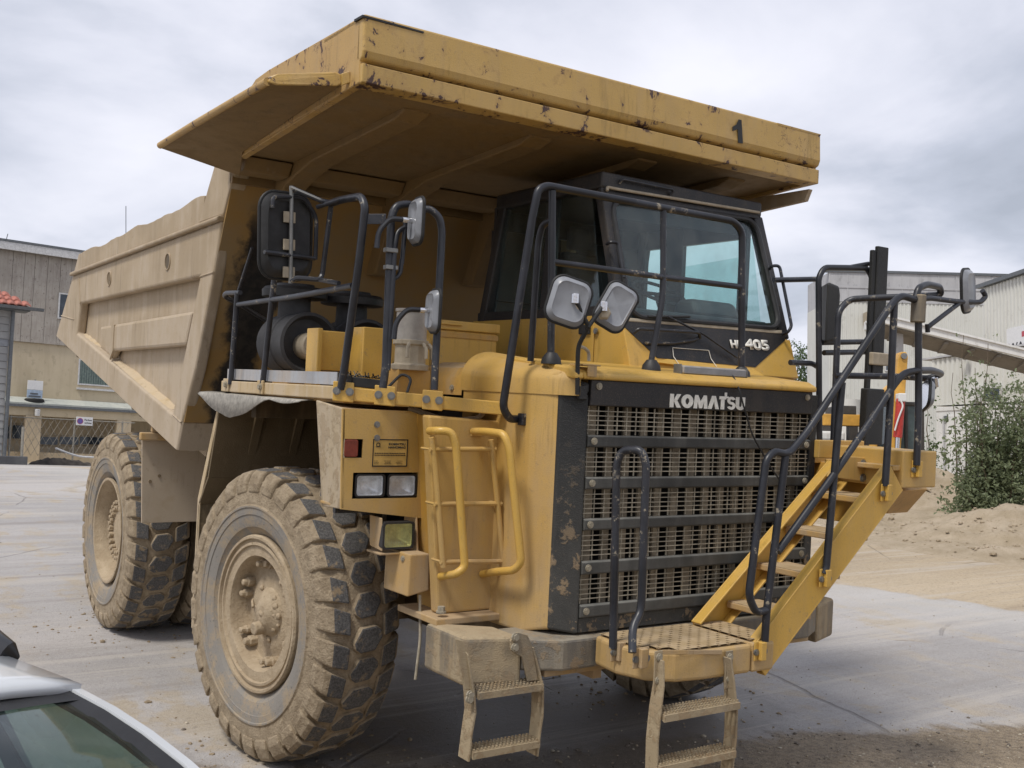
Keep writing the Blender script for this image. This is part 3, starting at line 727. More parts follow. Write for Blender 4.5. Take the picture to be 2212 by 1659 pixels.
# body of the box behind the panel: side, top, bottom
MB().prism([hb[0]+Vector((-.0,.0,0)), Vector((hb[0].x+.02,.80,hb[0].z+.03)), Vector((hb[3].x+.03,.72,hb[3].z-.02)), hb[3]], (.02,0,0)).build('lamp_box_side', 'mud_side', truck, .006, label='mud crusted side of the lamp box')
MB().prism([hb[0]+Vector((.01,.012,0)), hb[1]+Vector((0,.012,0)), hb[1]+Vector((0,.35,0)), hb[0]+Vector((.02,.36,.02))], (0,0,-.015)).build('lamp_box_top', 'yellow_dusty', truck, .003)
MB().prism([hb[3]+Vector((.01,.012,0)), hb[2]+Vector((0,.012,0)), hb[2]+Vector((0,.3,0)), hb[3]+Vector((.02,.3,0))], (0,0,.015)).build('lamp_box_bottom', 'yellow_dusty', truck, .003)
box('lamp_box_back', (hb[0].x+.03,YH+.09,hb[2].z+.03), (hb[1].x-.02,YH+.12,hb[1].z-.02), 'black_clean', truck, 0)
def rrect(w, h, r, n=4):
    pts = []
    for cx, cz, a0 in ((w/2-r,h/2-r,0),(-w/2+r,h/2-r,90),(-w/2+r,-h/2+r,180),(w/2-r,-h/2+r,270)):
        for k in range(n+1):
            a = R_(a0+90*k/n); pts.append((cx+r*math.cos(a), cz+r*math.sin(a)))
    return pts
def lamp(name, c, w, h, lensmat, parent, body='lens_housing', face=(0,-1,0), refl=True):
    """rectangular lamp: housing ring, reflector bowl and ribbed glass; faces -y"""
    c = Vector(c); o2 = rrect(w,h,.02); i2 = rrect(w*.88,h*.86,.016); n = len(o2); b = MB()
    P = lambda q, y: [Vector((c.x+x, c.y+y, c.z+z)) for x, z in q]
    vs = P(o2,.05)+P(o2,-.012)+P(i2,-.012)+P(i2,.0)
    b.add(vs, [(j*n+i, j*n+(i+1) % n, (j+1)*n+(i+1) % n, (j+1)*n+i) for j in range(3) for i in range(n)])
    hs = b.build(name, body, parent, smooth=False)
    bowl = [P([(x*k, z*k) for x, z in i2], d) for k, d in ((1,-.001),(.9,.02),(.6,.045),(.2,.055))]
    b = MB(); b.add(sum(bowl, []), [(j*n+i, j*n+(i+1) % n, (j+1)*n+(i+1) % n, (j+1)*n+i) for j in range(3) for i in range(n)]+[tuple(3*n+i for i in range(n))]); b.build('reflector', 'reflector', hs, smooth=True)
    b = MB(); m_ = 24; xs = [-w*.44+w*.88*i/m_ for i in range(m_+1)]
    vs = []
    for i, x in enumerate(xs):
        yy = -.006-.003*(i % 2)
        vs += [Vector((c.x+x, c.y+yy, c.z-h*.43)), Vector((c.x+x, c.y+yy, c.z+h*.43))]
    b.add(vs, [(2*i,2*i+2,2*i+3,2*i+1) for i in range(m_)]); b.build('lens', lensmat, hs, smooth=True)
    return hs
for x0, x1 in ((766,829),(836,898)):
    a, c = Q(x0,1024,y=YH+.012), Q(x1,1073,y=YH+.012)
    lamp('headlight', ((a.x+c.x)/2, YH+.012, (a.z+c.z)/2), abs(c.x-a.x), abs(a.z-c.z), 'lamp_glass', truck)
a, c = Q(743.5,949,y=YH+.008), Q(771,987,y=YH+.008)
MB().prism([Vector((x+(a.x+c.x)/2,YH-.004,z+(a.z+c.z)/2)) for x,z in rrect(abs(c.x-a.x),abs(a.z-c.z),.012)], (0,.05,0)).build('side_marker', 'red_lens', truck, .004)
for px, py in ((814,917),(814,946),(909,918),(909,948)): bolt(Q(px,py,y=YH), (0,-1,0), .013, .011, truck)
# maker's plate
sx0, sx1 = Q(806,948,y=YH-.003), Q(879,1008,y=YH-.003)
simple('plate_yellow', (.50,.32,.09), .5)
pl = MB().box((sx0.x,YH-.003,sx1.z),(sx1.x,YH-.0005,sx0.z)).build('maker_plate', 'plate_yellow', truck)
def bd(x0,z0,x1,z1): MB_.box((x0,YH-.0048,z0),(x1,YH-.0031,z1))
MB_ = MB(); w_ = .006
bd(sx0.x,sx1.z,sx1.x,sx1.z+w_); bd(sx0.x,sx0.z-w_,sx1.x,sx0.z); bd(sx0.x,sx1.z+w_,sx0.x+w_,sx0.z-w_); bd(sx1.x-w_,sx1.z+w_,sx1.x,sx0.z-w_)
MB_.build('plate_border', 'black_letter', pl)
W_ = sx1.x-sx0.x; H_ = sx0.z-sx1.z
text_mesh('plate_lettering', 'KOMATSU', H_*.085, 'black_letter', pl, frame_mtx((sx0.x+W_*.45,YH-.0035,sx1.z+H_*.78),(1,0,0),(0,0,1)), .03, W_*.47, .0012)
text_mesh('plate_lettering', 'HANOMAG', H_*.085, 'black_letter', pl, frame_mtx((sx0.x+W_*.44,YH-.0035,sx1.z+H_*.66),(1,0,0),(0,0,1)), .03, W_*.49, .0012)
MB_ = MB(); bd(sx0.x+W_*.08, sx1.z+H_*.71, sx0.x+W_*.22, sx1.z+H_*.725); MB_.lathe([(0,.012),(.0015,.012),(.0015,.008),(0,.008)], (sx0.x+W_*.15,YH-.0032,sx1.z+H_*.79), (0,-1,0), 16)
rn = random.Random(5)
for zz_, n_ in ((.47,14),(.40,13),(.20,5),(.14,5),(.10,5)):
    xx_ = .06
    while xx_ < .92:
        l_ = rn.uniform(.02,.06)
        if n_ > 6 or (xx_ % .33) < .17: bd(sx0.x+W_*xx_, sx1.z+H_*zz_, sx0.x+W_*min(.94,xx_+l_), sx1.z+H_*(zz_+(.03 if n_ > 6 else .012)))
        xx_ += l_+.014
MB_.build('plate_print', 'black_letter', pl)

# fog lamp in its dusty bracket, box below
fa, fc = Q(826,1128,y=.40), Q(892,1184,y=.40)
b = MB(); c0 = Q(800,1112,y=.46); c1 = Q(900,1190,y=.46)
b.prism([Q(799,1112,y=.5),Q(826,1120,y=.40),Q(826,1192,y=.40),Q(799,1178,y=.5)], (.01,.02,0))
b.prism([Vector((fa.x-.01,.39,fc.z-.03)),Vector((fc.x+.04,.39,fc.z-.03)),Vector((fc.x+.04,.55,fc.z-.03)),Vector((fa.x-.01,.55,fc.z-.03))], (0,0,.012))
b.prism([Vector((fc.x+.02,.39,fc.z-.03)),Vector((fc.x+.02,.55,fc.z-.03)),Vector((fc.x+.02,.55,fa.z+.02)),Vector((fc.x+.02,.42,fa.z+.02))], (.012,0,0))
b.build('fog_lamp_bracket', 'yellow_dusty', truck, .004)
lamp('fog_lamp', ((fa.x+fc.x)/2,.40,(fa.z+fc.z)/2), fc.x-fa.x, fa.z-fc.z, 'amber_lamp_glass', truck, 'plastic_black')
g0 = Q(838,1200,y=.33); g1 = Q(930,1290,y=.33)
MB().prism([Q(838,1205,y=.42),Q(886,1198,y=.30),Q(880,1288,y=.30),Q(841,1300,y=.42)], (.30*.4,.0,0)).build('toolbox_end', 'tread_mud', truck, .006) if False else None
bx = [Q(886,1198,y=.30), Q(929,1196,y=.30), Q(927,1276,y=.30), Q(880,1290,y=.30)]
MB().prism(bx, (-.03,.22,.01)).build('lubricator_box', 'yellow_dusty', truck, .008, label='dusty tan box under the fog lamp')
bolt(bx[0]+Vector((-.006,.06,-.03)), (-1,0,0), .012, .012, truck, 'wire_tan')
tube('hanging_hose', [Q(907,1285,y=.32),Q(908,1380,y=.30),Q(897,1468,y=.28)], .008, 'wire_tan', truck, .05, 8)
# ladder column
col_p = [Vector((Q(927,900,y=.20).x,.20,2.16)), Vector((Q(1080,900,y=.20).x,.20,2.14)), Vector((Q(1084,1325,y=.20).x,.20,1.11)), Vector((Q(946,1330,y=.20).x,.20,1.11))]
MB().prism([p+Vector((.05,.085,0)) for p in col_p], (0,.22,0)).build('ladder_column_back', 'yellow_shade', truck, 0)
MB().prism(col_p, (0,.08,0)).build('ladder_column', 'yellow_paint', truck, .012)
cb = [Q(930,1332,y=.16),Q(1098,1328,y=.16)]
box('column_foot', (cb[0].x,.10,1.072), (cb[1].x+.01,.52,1.108), 'yellow_dusty', truck, .006)
for px in (953,1078): bolt(Q(px,1322,y=.15)+Vector((0,0,0)), (0,0,1), .02, .03, truck, 'wire_tan')
bolt(Q(1087,936,y=.2), (0,-1,0), .012, .01, truck)
YL = .085
def T(pts, y=YL): return [Q(px,py,y=y) for px,py in pts]
lad = tube('ladder_rail', T([(932,945),(940,1000),(958,1225)], .11), .016, 'yellow_paint', truck)
tube('ladder_rail', T([(1060,950),(1066,1000),(1087,1210)], .11), .016, 'yellow_paint', truck)
for y0, xa, xb in ((971,932,1066),(1089,942,1079),(1214,955,1090)):
    a, c = Q(xa,y0,y=.11), Q(xb,y0-1,y=.11)
    MB().tube([a+Vector((-.01,.0,0)), c+Vector((.012,0,0))], .013, 8).build('ladder_rung', 'yellow_paint', truck, smooth=True)
    for pp, sx in ((a,-1),(c,1)): MB().tube([pp, pp+Vector((sx*-.0,.10,0))], .008, 6).build('rung_stay', 'yellow_paint', truck)
tube('grab_rail', [Q(928,931,y=.195),Q(945,930,y=.07),Q(975,932,y=.035),Q(985,960,y=.03),Q(1004,1225,y=.03),Q(985,1240,y=.04),Q(952,1245,y=.19)], .021, 'yellow_clean', truck, .05, 14)
tube('grab_rail', [Q(1022,932,y=.195),Q(1050,932,y=.06),Q(1088,937,y=-.10),Q(1100,965,y=-.13),Q(1126,1215,y=-.16),Q(1110,1232,y=-.12),Q(1070,1235,y=.05),Q(1042,1240,y=.19)], .021, 'yellow_clean', truck, .05, 14)
box('grab_foot', (Q(1016,932,y=.197).x,.185,Q(1016,942,y=.197).z), (Q(1040,932,y=.197).x,.197,Q(1016,924,y=.197).z), 'yellow_paint', truck, .003)

# ---------------- hanging ladders
def flat_ladder(name, L, Rr, y, steps, mat):
    th = .012
    for pts, sgn in ((L,1),(Rr,-1)):
        b = MB(); P3 = [Q(px,py,y=y) for px,py,_ in pts]; ws = [w for *_, w in pts]; n = len(P3); vs = []
        for p, w in zip(P3, [q*.74 for q in ws]): vs += [p+Vector((0,-w/2,0)), p+Vector((0,w/2,0)), p+Vector((th*sgn,w/2,0)), p+Vector((th*sgn,-w/2,0))]
        fs = [(i*4+j, i*4+(j+1) % 4, (i+1)*4+(j+1) % 4, (i+1)*4+j) for i in range(n-1) for j in range(4)]+[(0,1,2,3),((n-1)*4,(n-1)*4+3,(n-1)*4+2,(n-1)*4+1)]
        b.add(vs, fs).build('ladder_side', mat, truck, .003, label=None)
    for (xa, xb, py) in steps:
        a, c = Q(xa,py,y=y), Q(xb,py-4,y=y); c.z = a.z
        b = MB()
        for dy in (-.052,-.024,.006,.034):
            b.box((a.x+.006,y+dy,a.z-.028),(c.x-.006,y+dy+.009,a.z+.006))
            k = int((c.x-a.x)/.022)
            for q in range(k): b.box((a.x+.012+q*.022,y+dy,a.z+.006),(a.x+.021+q*.022,y+dy+.009,a.z+.015))
        for q in range(4): xq = a.x+.03+(c.x-a.x-.06)*q/3; b.box((xq,y-.045,a.z-.02),(xq+.008,y+.042,a.z-.006))
        b.box((a.x+.004,y-.062,a.z-.03),(c.x-.004,y-.0525,a.z+.003))
        b.build('ladder_step', 'mud_steel', truck)
flat_ladder('ladder', [(992,1395,.05),(1000,1412,.10),(1012,1500,.13),(1014,1535,.13),(1006,1585,.12),(1000,1640,.13)], [(1146,1395,.09),(1158,1450,.12),(1164,1485,.13),(1163,1540,.13),(1158,1580,.12),(1152,1628,.13)], -.30, [(1018,1160,1492),(1006,1152,1620)], 'mud_steel')
plate('ladder_hanger', [Q(1103,1384,y=-.33),Q(1118,1366,y=-.33),Q(1140,1372,y=-.33),Q(1150,1395,y=-.33),Q(1163,1470,y=-.33),Q(1140,1472,y=-.33),Q(1128,1420,y=-.33),Q(1104,1405,y=-.33)], (0,.012,0), 'mud_steel', truck, .003)
plate('ladder_hanger', [Q(985,1380,y=-.33),Q(1003,1385,y=-.33),Q(1026,1490,y=-.33),Q(1005,1490,y=-.33)], (0,.012,0), 'mud_steel', truck, .003)
for px,py in ((1113,1376),(1112,1398),(1016,1500),(1014,1510)): bolt(Q(px,py,y=-.332), (0,-1,0), .016, .016, truck, 'wire_tan')
flat_ladder('ladder', [(1424,1425,.07),(1421,1480,.10),(1414,1530,.11),(1407,1600,.11),(1405,1690,.11)], [(1573,1420,.07),(1577,1470,.10),(1582,1530,.11),(1580,1590,.11),(1570,1680,.11)], -.90, [(1416,1580,1540),(1406,1571,1650)], 'mud_steel')
# ---------------- step platform and stairs
PZ = 1.09
pp = []
front = [(-.74,-.40),(-.77,-.60),(-.72,-.76),(-.60,-.85),(-.42,-.875),(-.09,-.875)]
MB().prism([(x,y,.925) for x,y in front+[(-.09,-.40)]], (0,0,.15)).build('step_platform', 'yellow_paint', truck, .02, seg=3)
MB().prism([(x,y,.925) for x,y in ((-.083,-.40),(-.083,-.875),(.07,-.875),(.16,-.78),(.16,-.40))], (0,0,.15)).build('step_platform', 'yellow_paint', truck, .014)
# perforated tread plate: a grid of small dark holes cut as raised pads around openings
s_ = NT('tread_plate')
vor = s_.n('ShaderNodeMapping'); vor.inputs['Scale'].default_value = (1,1,1); s_.l(s_.tc.outputs['Object'], vor.inputs[0])
s_.done(s_.mix(s_.ramp(s_.noise(12,5,.6), .35, .65), (.44,.33,.20), (.36,.26,.14)), .85); s_.bump(s_.noise(90,3), .3, .004)
def perforated(name, x0, x1, y0, y1, z, cond):
    b = MB(); p = .034; nx = int((x1-x0)/p); ny = int((y1-y0)/p); h = .43*p
    for i in range(nx):
        for j in range(ny):
            cx, cy = x0+(i+.5)*p+(p/2 if j % 2 else 0)*0, y0+(j+.5)*p
            if not cond(cx, cy): continue
            c4 = [(cx-p/2,cy-p/2),(cx+p/2,cy-p/2),(cx+p/2,cy+p/2),(cx-p/2,cy+p/2)]
            i4 = [(cx+h*math.cos(a), cy+h*math.sin(a)*.8) for a in [R_(225+90*k) for k in range(4)]] if (i+j) % 2 == 0 else None
            if i4 is None: b.add([(x,y,z) for x,y in c4], [(0,1,2,3)]); continue
            v = [(x,y,z) for x,y in c4]+[(x,y,z) for x,y in i4]+[(x,y,z-.010) for x,y in i4]
            b.add(v, [(0,1,5,4),(1,2,6,5),(2,3,7,6),(3,0,4,7),(4,5,9,8),(5,6,10,9),(6,7,11,10),(7,4,8,11),(8,9,10,11)])
    b.mi = [1 if len(f) == 4 and all(abs(b.v[q].z-(z-.010)) < 1e-5 for q in f) else 0 for f in b.f]
    return b.build(name, ['tread_plate', 'radiator_dark'], truck, fix=False)
perforated('platform_tread', -.73, -.10, -.86, -.41, PZ-.002, lambda x,y: not (x < -.60 and y < -.80) and not (x < -.66 and y < -.72))
perforated('platform_tread', -.075, .145, -.84, -.41, PZ-.002, lambda x,y: True)
plate('toe_plate', [Q(1432,1404,y=-.884),Q(1560,1404,y=-.884),Q(1560,1414,y=-.884),Q(1432,1414,y=-.884)], (0,.006,0), 'yellow_dusty', truck, .002)
for px in (1420,1573):
    a = Q(px,1405,y=-.885); MB().box((a.x-.02,-.893,a.z-.19),(a.x+.03,-.886,a.z)).build('ladder_hanger', 'mud_steel', truck, .003)
    for dz in (-.03,-.14): bolt(a+Vector((.005,-.009,dz)), (0,-1,0), .014, .014, truck, 'wire_tan')
# stair stringers (channels) and treads
sb0, sb1 = Vector((.0,-.44,1.08)), Vector((1.06,-.44,2.0)); sf0, sf1 = Vector((.02,-.86,.94)), Vector((1.10,-.86,2.0))
def stringer(a, c, y, w, th):
    d = (c-a).normalized(); n_ = Vector((-d.z,0,d.x))
    P = [a+n_*w/2, c+n_*w/2, c+Vector((.10,0,0))*0 - n_*w/2, a-n_*w/2]
    for p in P: p.y = y
    web = MB().prism(P, (0,th,0))
    # flanges
    for sg in (1,-1):
        q0, q1 = a+n_*sg*(w/2-.006), c+n_*sg*(w/2-.006); F = [q0+n_*.006, q1+n_*.006, q1-n_*.006, q0-n_*.006]
        for p in F: p.y = y-.001
        web.prism(F, (0,.06 if y < -.6 else -.06,0))
    return web.build('stair_stringer', 'yellow_clean', truck, .004)
stringer(Vector((-.03,0,.965)), Vector((1.06,0,1.915)), -.862, .19, .012)
stringer(Vector((-.02,0,1.03)), Vector((1.06,0,1.915)), -.42, .17, .012)
for i in range(4):
    t = (i+.75)/4.6; x = .02+1.04*t; z = 1.02+.93*t+.02
    o = MB().box((x-.02,-.848,z-.035),(x+.20,-.434,z)).build('stair_tread', 'yellow_dusty', truck, .006)
    MB().box((x-.015,-.84,z+.0005),(x+.195,-.44,z+.004)).build('tread_cover', 'tread_plate', o, 0)
# upper landing, end box
box('landing', (1.04,-.845,1.955), (1.15,-.36,1.985), 'yellow_dusty', truck, .006)
plate('landing_edge', [Q(1812,985,y=-.60),Q(1935,992,y=-.60),Q(1870,1040,y=-.60),Q(1790,1030,y=-.60)], (0,.02,0), 'yellow_paint', truck, .004)
for py in (1001,1032): bolt(Q(1864 if py < 1010 else 1863,py,y=-.60), (0,-1,0), .018, .015, truck)
box('landing_kerb', (.97,-.37,1.99), (1.40,-.33,2.10), 'yellow_paint', truck, .006)
eb0, eb1 = Q(1952,974,y=-.862), Q(2021,1053,y=-.862)
box('deck_end_box', (eb0.x,-.862,eb1.z), (eb1.x,-.36,eb0.z), 'yellow_paint', truck, .008)
plate('landing_bracket', [Q(1940,1062,y=-.70),Q(2004,1057,y=-.70),Q(1960,1107,y=-.5),Q(1915,1110,y=-.5)], (0,.02,.02), 'yellow_shade', truck, .004)
plate('landing_bracket', [(1.18,-.5,1.60),(1.30,-.5,1.95),(1.30,.3,1.95),(1.18,.3,1.60)], (.03,0,0), 'yellow_shade', truck, .004)
def clamp(px, py, y, w=.085, h=.10, mat='yellow_clean', parent=truck):
    a = Q(px,py,y=y); o = MB().prism([(a.x-w/2,y,a.z-h/2),(a.x+w/2,y,a.z-h/2),(a.x+w/2,y,a.z+h/2),(a.x-w/2,y,a.z+h/2)], (0,-.008,0)).box((a.x-w*.22,y-.035,a.z-h/2+.004),(a.x+w*.22,y-.0085,a.z+h/2-.003)).build('rail_clamp', mat, parent, .006)
    for sx in (-.36,.36): bolt((a.x+w*sx,y-.008,a.z-.005), (0,-1,0), .013, .014, o)
    return o
clamp(1640,1405,-.877); clamp(1780,1248,-.876); clamp(1912,1064,-.876); clamp(1978,1013,-.864)
clamp(1335,1405,-.60,.10,.10,'yellow_dusty'); clamp(1383,1420,-.79,.10,.10,'yellow_dusty')
RB = 'rail_worn'; RC = 'rail_black'
rr = .0205
# entry handrail at the foot of the ladder
tube('handrail', [Q(1324,1400,y=-.60),Q(1332,1000,y=-.60),Q(1345,972,y=-.62),Q(1385,972,y=-.72),Q(1396,1000,y=-.74),Q(1385,1320,y=-.74),Q(1366,1355,y=-.76),Q(1366,1410,y=-.80)], rr, RB, truck, .07, 14)
# stair handrails
YR = -.885
def TR_(pts): return [Q(a,b_,y=(c if len(q) > 2 else YR)) for q in pts for a,b_,c in [q if len(q) > 2 else (*q,0)]]
tube('handrail', TR_([(1655,1318),(1633,1324),(1617,1288),(1655,993),(1672,975),(1703,982),(1740,938),(1762,905),(1926,657),(1946,638),(1985,650)]), rr, RC, truck, .05, 14)
tube('handrail_post', TR_([(1652,1385),(1656,1320),(1697,985)]), rr, RC, truck)
tube('handrail_post', TR_([(1780,1240),(1785,1225),(1819,826)]), rr, RB, truck)
tube('handrail_post', TR_([(1912,1050),(1921,905),(1932,655)]), rr, RB, truck)
tube('handrail_post', TR_([(1980,1005),(1984,905),(1984,650)]), rr, RB, truck)
tube('handrail', TR_([(1680,1192),(1797,1031),(1887,900),(1924,841),(1952,805),(1985,800)]), rr, RC, truck, .08)
tube('handrail', [Q(1985,800,y=YR),Q(2015,800,y=-.84),Q(2035,808,y=-.78),Q(2005,818,y=-.72),Q(1960,814,y=-.5),Q(1802,811,y=-.33)], rr, RB, truck, .05)
tube('handrail', [Q(1978,645,y=YR),Q(1984,622,y=YR),Q(2003,614,y=-.86),Q(2030,620,y=-.80),Q(2033,637,y=-.78),Q(1976,640,y=-.72),Q(1835,646,y=-.33),Q(1811,672,y=-.33),Q(1800,960,y=-.33)], rr, RB, truck, .05)
# far deck rail with mirror frame
YD = .05
def TD(pts, y=YD): return [Q(a,b_,y=y) for a,b_ in pts]
tube('handrail', TD([(1770,960),(1768,600),(1780,578),(1872,579),(1884,598),(1882,640)]), rr, RB, truck, .07)
tube('handrail', TD([(1775,740),(1880,738)]), rr*.9, RB, truck)
tube('handrail', TD([(1780,762),(1880,760)]), rr*.9, RB, truck)
tube('handrail', TD([(1838,577),(1876,570)]), rr*.8, RB, truck)
tube('mirror_bar', TD([(1672,605),(1765,603)], .3), rr*.9, RB, truck)
tube('mirror_bar', TD([(1707,783),(1755,785),(1770,795)], .1), rr*.9, RB, truck)
m0, m1 = Q(1786,607,y=.0), Q(1814,745,y=.0)
MB().prism([(m0.x+.01,-.0,m0.z),(m1.x-.03,-.0,m0.z-.02),(m1.x-.015,-.0,m0.z-.08),(m1.x-.02,-.0,m1.z+.03),(m0.x+.01,-.0,m1.z)], (.22,.25,.0)).build('mirror', 'black_paint', truck, .02, seg=3, label='large mirror head on the left deck rail seen edge on')
t0, t1 = Q(1883,540,y=.02), Q(1903,870,y=.02)
o = MB().box((t0.x-.01,.0,t1.z),(t0.x+.03,.03,t0.z)).box((t0.x+.032,-.01,t1.z+.2),(t1.x-.03,.02,t0.z+.03)).build('mast_post', 'black_paint', truck, .006, label='tall black flat sided post on the left deck')
MB().box((t0.x+.0,-.03,Q(1900,790,y=.02).z),(t1.x+.0,.03,Q(1900,763,y=.02).z)).build('post_clamp', 'cast_dusty', truck, .008)
MB().box((t0.x-.04,-.03,Q(1890,960,y=.02).z),(t1.x-.03,.03,Q(1890,840,y=.02).z)).build('post_foot', 'black_paint', truck, .008)
# outer mirror on its arm
cl0 = Q(1979,668,y=YR); MB().cyl(cl0+Vector((0.02,0,-.075)), cl0+Vector((.02,0,.085)), .042, seg=14).build('mirror_clamp', 'mud_steel', truck, .006, smooth=True)
tube('mirror_arm', TR_([(1990,646),(2010,644),(2072,652),(2118,653),(2130,640),(2122,628)]), .016, RB, truck, .03)
tube('mirror_arm', TR_([(2005,706),(2072,655)]), .014, RB, truck)
tube('mirror_arm', TR_([(2003,700),(2004,718)]), .014, RB, truck)
def mirror_head(name, c, w, h, nrm, up, label, back='mirror_back', lug=True, rim=True):
    """rounded rectangular mirror, domed back towards nrm"""
    c = Vector(c); nrm = Vector(nrm).normalized(); up = Vector(up); up = (up-nrm*up.dot(nrm)).normalized(); rt = up.cross(nrm)
    q = rrect(w,h,min(w,h)*.28,6); n = len(q); b = MB()
    lay = [(1.0,-.008),(1.0,.004),(.93,.02),(.80,.034),(.74,.03),(.0,.034)]
    vs = []
    for k, d in lay: vs += [c+rt*x*k+up*z*k+nrm*d for x, z in q]
    b.add(vs, [(j*n+i, j*n+(i+1) % n, (j+1)*n+(i+1) % n, (j+1)*n+i) for j in range(len(lay)-1) for i in range(n)])
    o = b.build(name, back, truck, smooth=True, label=label)
    b = MB(); pts = [c+rt*x*1.01+up*z*1.01 for x, z in q]; b.tube(pts+[pts[0], pts[1]], .009, 8, False); b.build('mirror_rim', 'mirror_rim', o, smooth=True)
    b = MB(); b.add([c+rt*x*.97+up*z*.97-nrm*.0085 for x, z in q], [tuple(range(n))]); b.build('mirror_glass', 'chrome', o)
    return o, rt, up, nrm
mc = Q(2087,628,y=-.84); mirror_head('mirror', mc, .26, .26, tuple(CR*.90-CF*.62), (-.14,0,1), 'round mirror on an arm at the far right of the truck', 'mirror_back')
mc = Q(1998,855,y=-.80); mirror_head('mirror', mc, .20, .17, (.75,-.65,-.1), (.35,.1,.9), 'small grey mirror under the left handrail')
MB().cyl(Q(2019,815,y=-.82), Q(2022,836,y=-.82), .018, seg=12).build('mirror_nut', 'chrome', truck, .003)
tube('mirror_arm', [Q(2020,835,y=-.82),Q(2010,846,y=-.80),Q(1998,850,y=-.79)], .012, RB, truck, .02)

# ---------------- cab
WY = lambda z: .285+.345*(z-2.78)        # leaning front plane
def QW(px, py, off=0.):
    d = ray(px,py); nrm = Vector((0,1,-.345)); p0 = Vector((0,.285+off,2.78)); return CAM + d*((p0-CAM).dot(nrm)/d.dot(nrm))
NW = Vector((0,1,-.345)).normalized()
XL, XR = -.085, 1.405
# painted base of the cab
base = [QW(1336,697), QW(1340,792), QW(1709,816), QW(1697,733)]
base[0].x = base[1].x = XL; base[2].x = base[3].x = XR
MB().prism(base, NW*.05).build('cab_base_front', 'yellow_clean', truck, .006)
blk = [QW(1343,700,-.004), QW(1420,773,-.004), QW(1632,793,-.004), QW(1696,735,-.004), QW(1692,716,-.004), QW(1352,688,-.004)]
bf = MB().prism(blk, NW*.003).build('cab_front_panel', 'black_clean', truck, 0)
foot = [QW(1408,781,-.03), QW(1442,775,-.006), QW(1626,795,-.006), QW(1652,812,-.03)]
MB().prism(foot, NW*.02).build('cab_base_step', 'yellow_clean', truck, .003)
MB().prism([(XL,WY(2.40)+.045,2.40),(XL,1.95,2.40),(XL,1.95,2.80),(XL,WY(2.80)+.045,2.80)], (.03,0,0)).build('cab_base_side', 'yellow_clean', truck, .004)
MB().prism([(XR,WY(2.40)+.045,2.40),(XR,1.95,2.40),(XR,1.95,2.80),(XR,WY(2.80)+.045,2.80)], (-.03,0,0)).build('cab_base_side', 'yellow_clean', truck, .004)
dd = [Q(1121,700,x=XL-.004), Q(1285,706,x=XL-.004), Q(1281,787,x=XL-.004), Q(1120,792,x=XL-.004)]
b = MB(); 
MB().prism(dd, (-.006,0,0)).build('access_door', 'yellow_clean', truck, .004)
hd = Q(1263,712,x=XL-.014); MB().box((hd.x-.012,hd.y-.06,hd.z-.03),(hd.x,hd.y+.05,hd.z+.03)).build('door_latch', 'plastic_black', truck, .005)
bolt(Q(1287,715,x=XL-.012), (-1,0,0), .014, .01, truck)
# cab frame: pillars, roof, back
ROOF = 3.70
def bar(name, a, c, w, d, mat='black_clean', parent=truck, bev=.012):
    a, c = Vector(a), Vector(c); t = (c-a).normalized(); u = t.cross(Vector((0,1,0))).normalized(); v = t.cross(u)
    P = [a+u*w/2+v*d/2, a-u*w/2+v*d/2, a-u*w/2-v*d/2, a+u*w/2-v*d/2]
    return MB().prism(P, c-a).build(name, mat, parent, bev)
zt = 3.60
TL, TRr = Vector((XL+.06,WY(zt)+.03,zt)), Vector((XR-.05,WY(zt)+.03,zt))
BL_, BR_ = Vector((XL+.04,WY(2.74)+.04,2.74)), Vector((XR-.04,WY(2.74)+.04,2.74))
bar('cab_pillar', BL_, TL, .085, .07); bar('cab_pillar', BR_, TRr, .085, .07)
bar('cab_pillar', (XL+.05,1.12,2.78), (XL+.08,1.12,3.62), .06, .09); pass
bar('cab_pillar', (XL+.03,1.86,2.70), (XL+.09,1.72,3.64), .07, .09); bar('cab_pillar', (XR-.05,1.86,2.70), (XR-.06,1.72,3.64), .07, .09)
roof = [(XL+.02,WY(3.66)-.03),(XR-.02,WY(3.66)-.03),(XR-.02,1.80),(XL+.05,1.80)]
MB().prism([(x,y,3.60) for x,y in roof], (0,0,.11)).build('cab_roof', 'black_clean', truck, .02, seg=3)
box('cab_sill', (XL+.005,.40,2.795), (XL+.06,1.90,2.86), 'black_clean', truck, .006)
box('cab_sill', (XR-.06,.40,2.795), (XR-.005,1.90,2.86), 'black_clean', truck, .006)
# rear wall with its window
rw = [(XL+.04,1.86,2.45),(XR-.04,1.86,2.45),(XR-.05,1.74,3.62),(XL+.08,1.74,3.62)]
MB().box((XL+.05,1.80,2.45),(XR-.05,1.84,2.95)).box((XL+.05,1.78,3.46),(XR-.05,1.81,3.62)).box((XL+.05,1.785,2.951),(.56,1.835,3.459)).box((.74,1.785,2.951),(XR-.05,1.835,3.459)).build('cab_rear_wall', 'black_clean', truck, .004)
plate('rear_window', [(.56,1.81,2.955),(.74,1.81,2.955),(.74,1.80,3.455),(.56,1.80,3.455)], (0,.006,0), 'cab_glass', truck, 0)
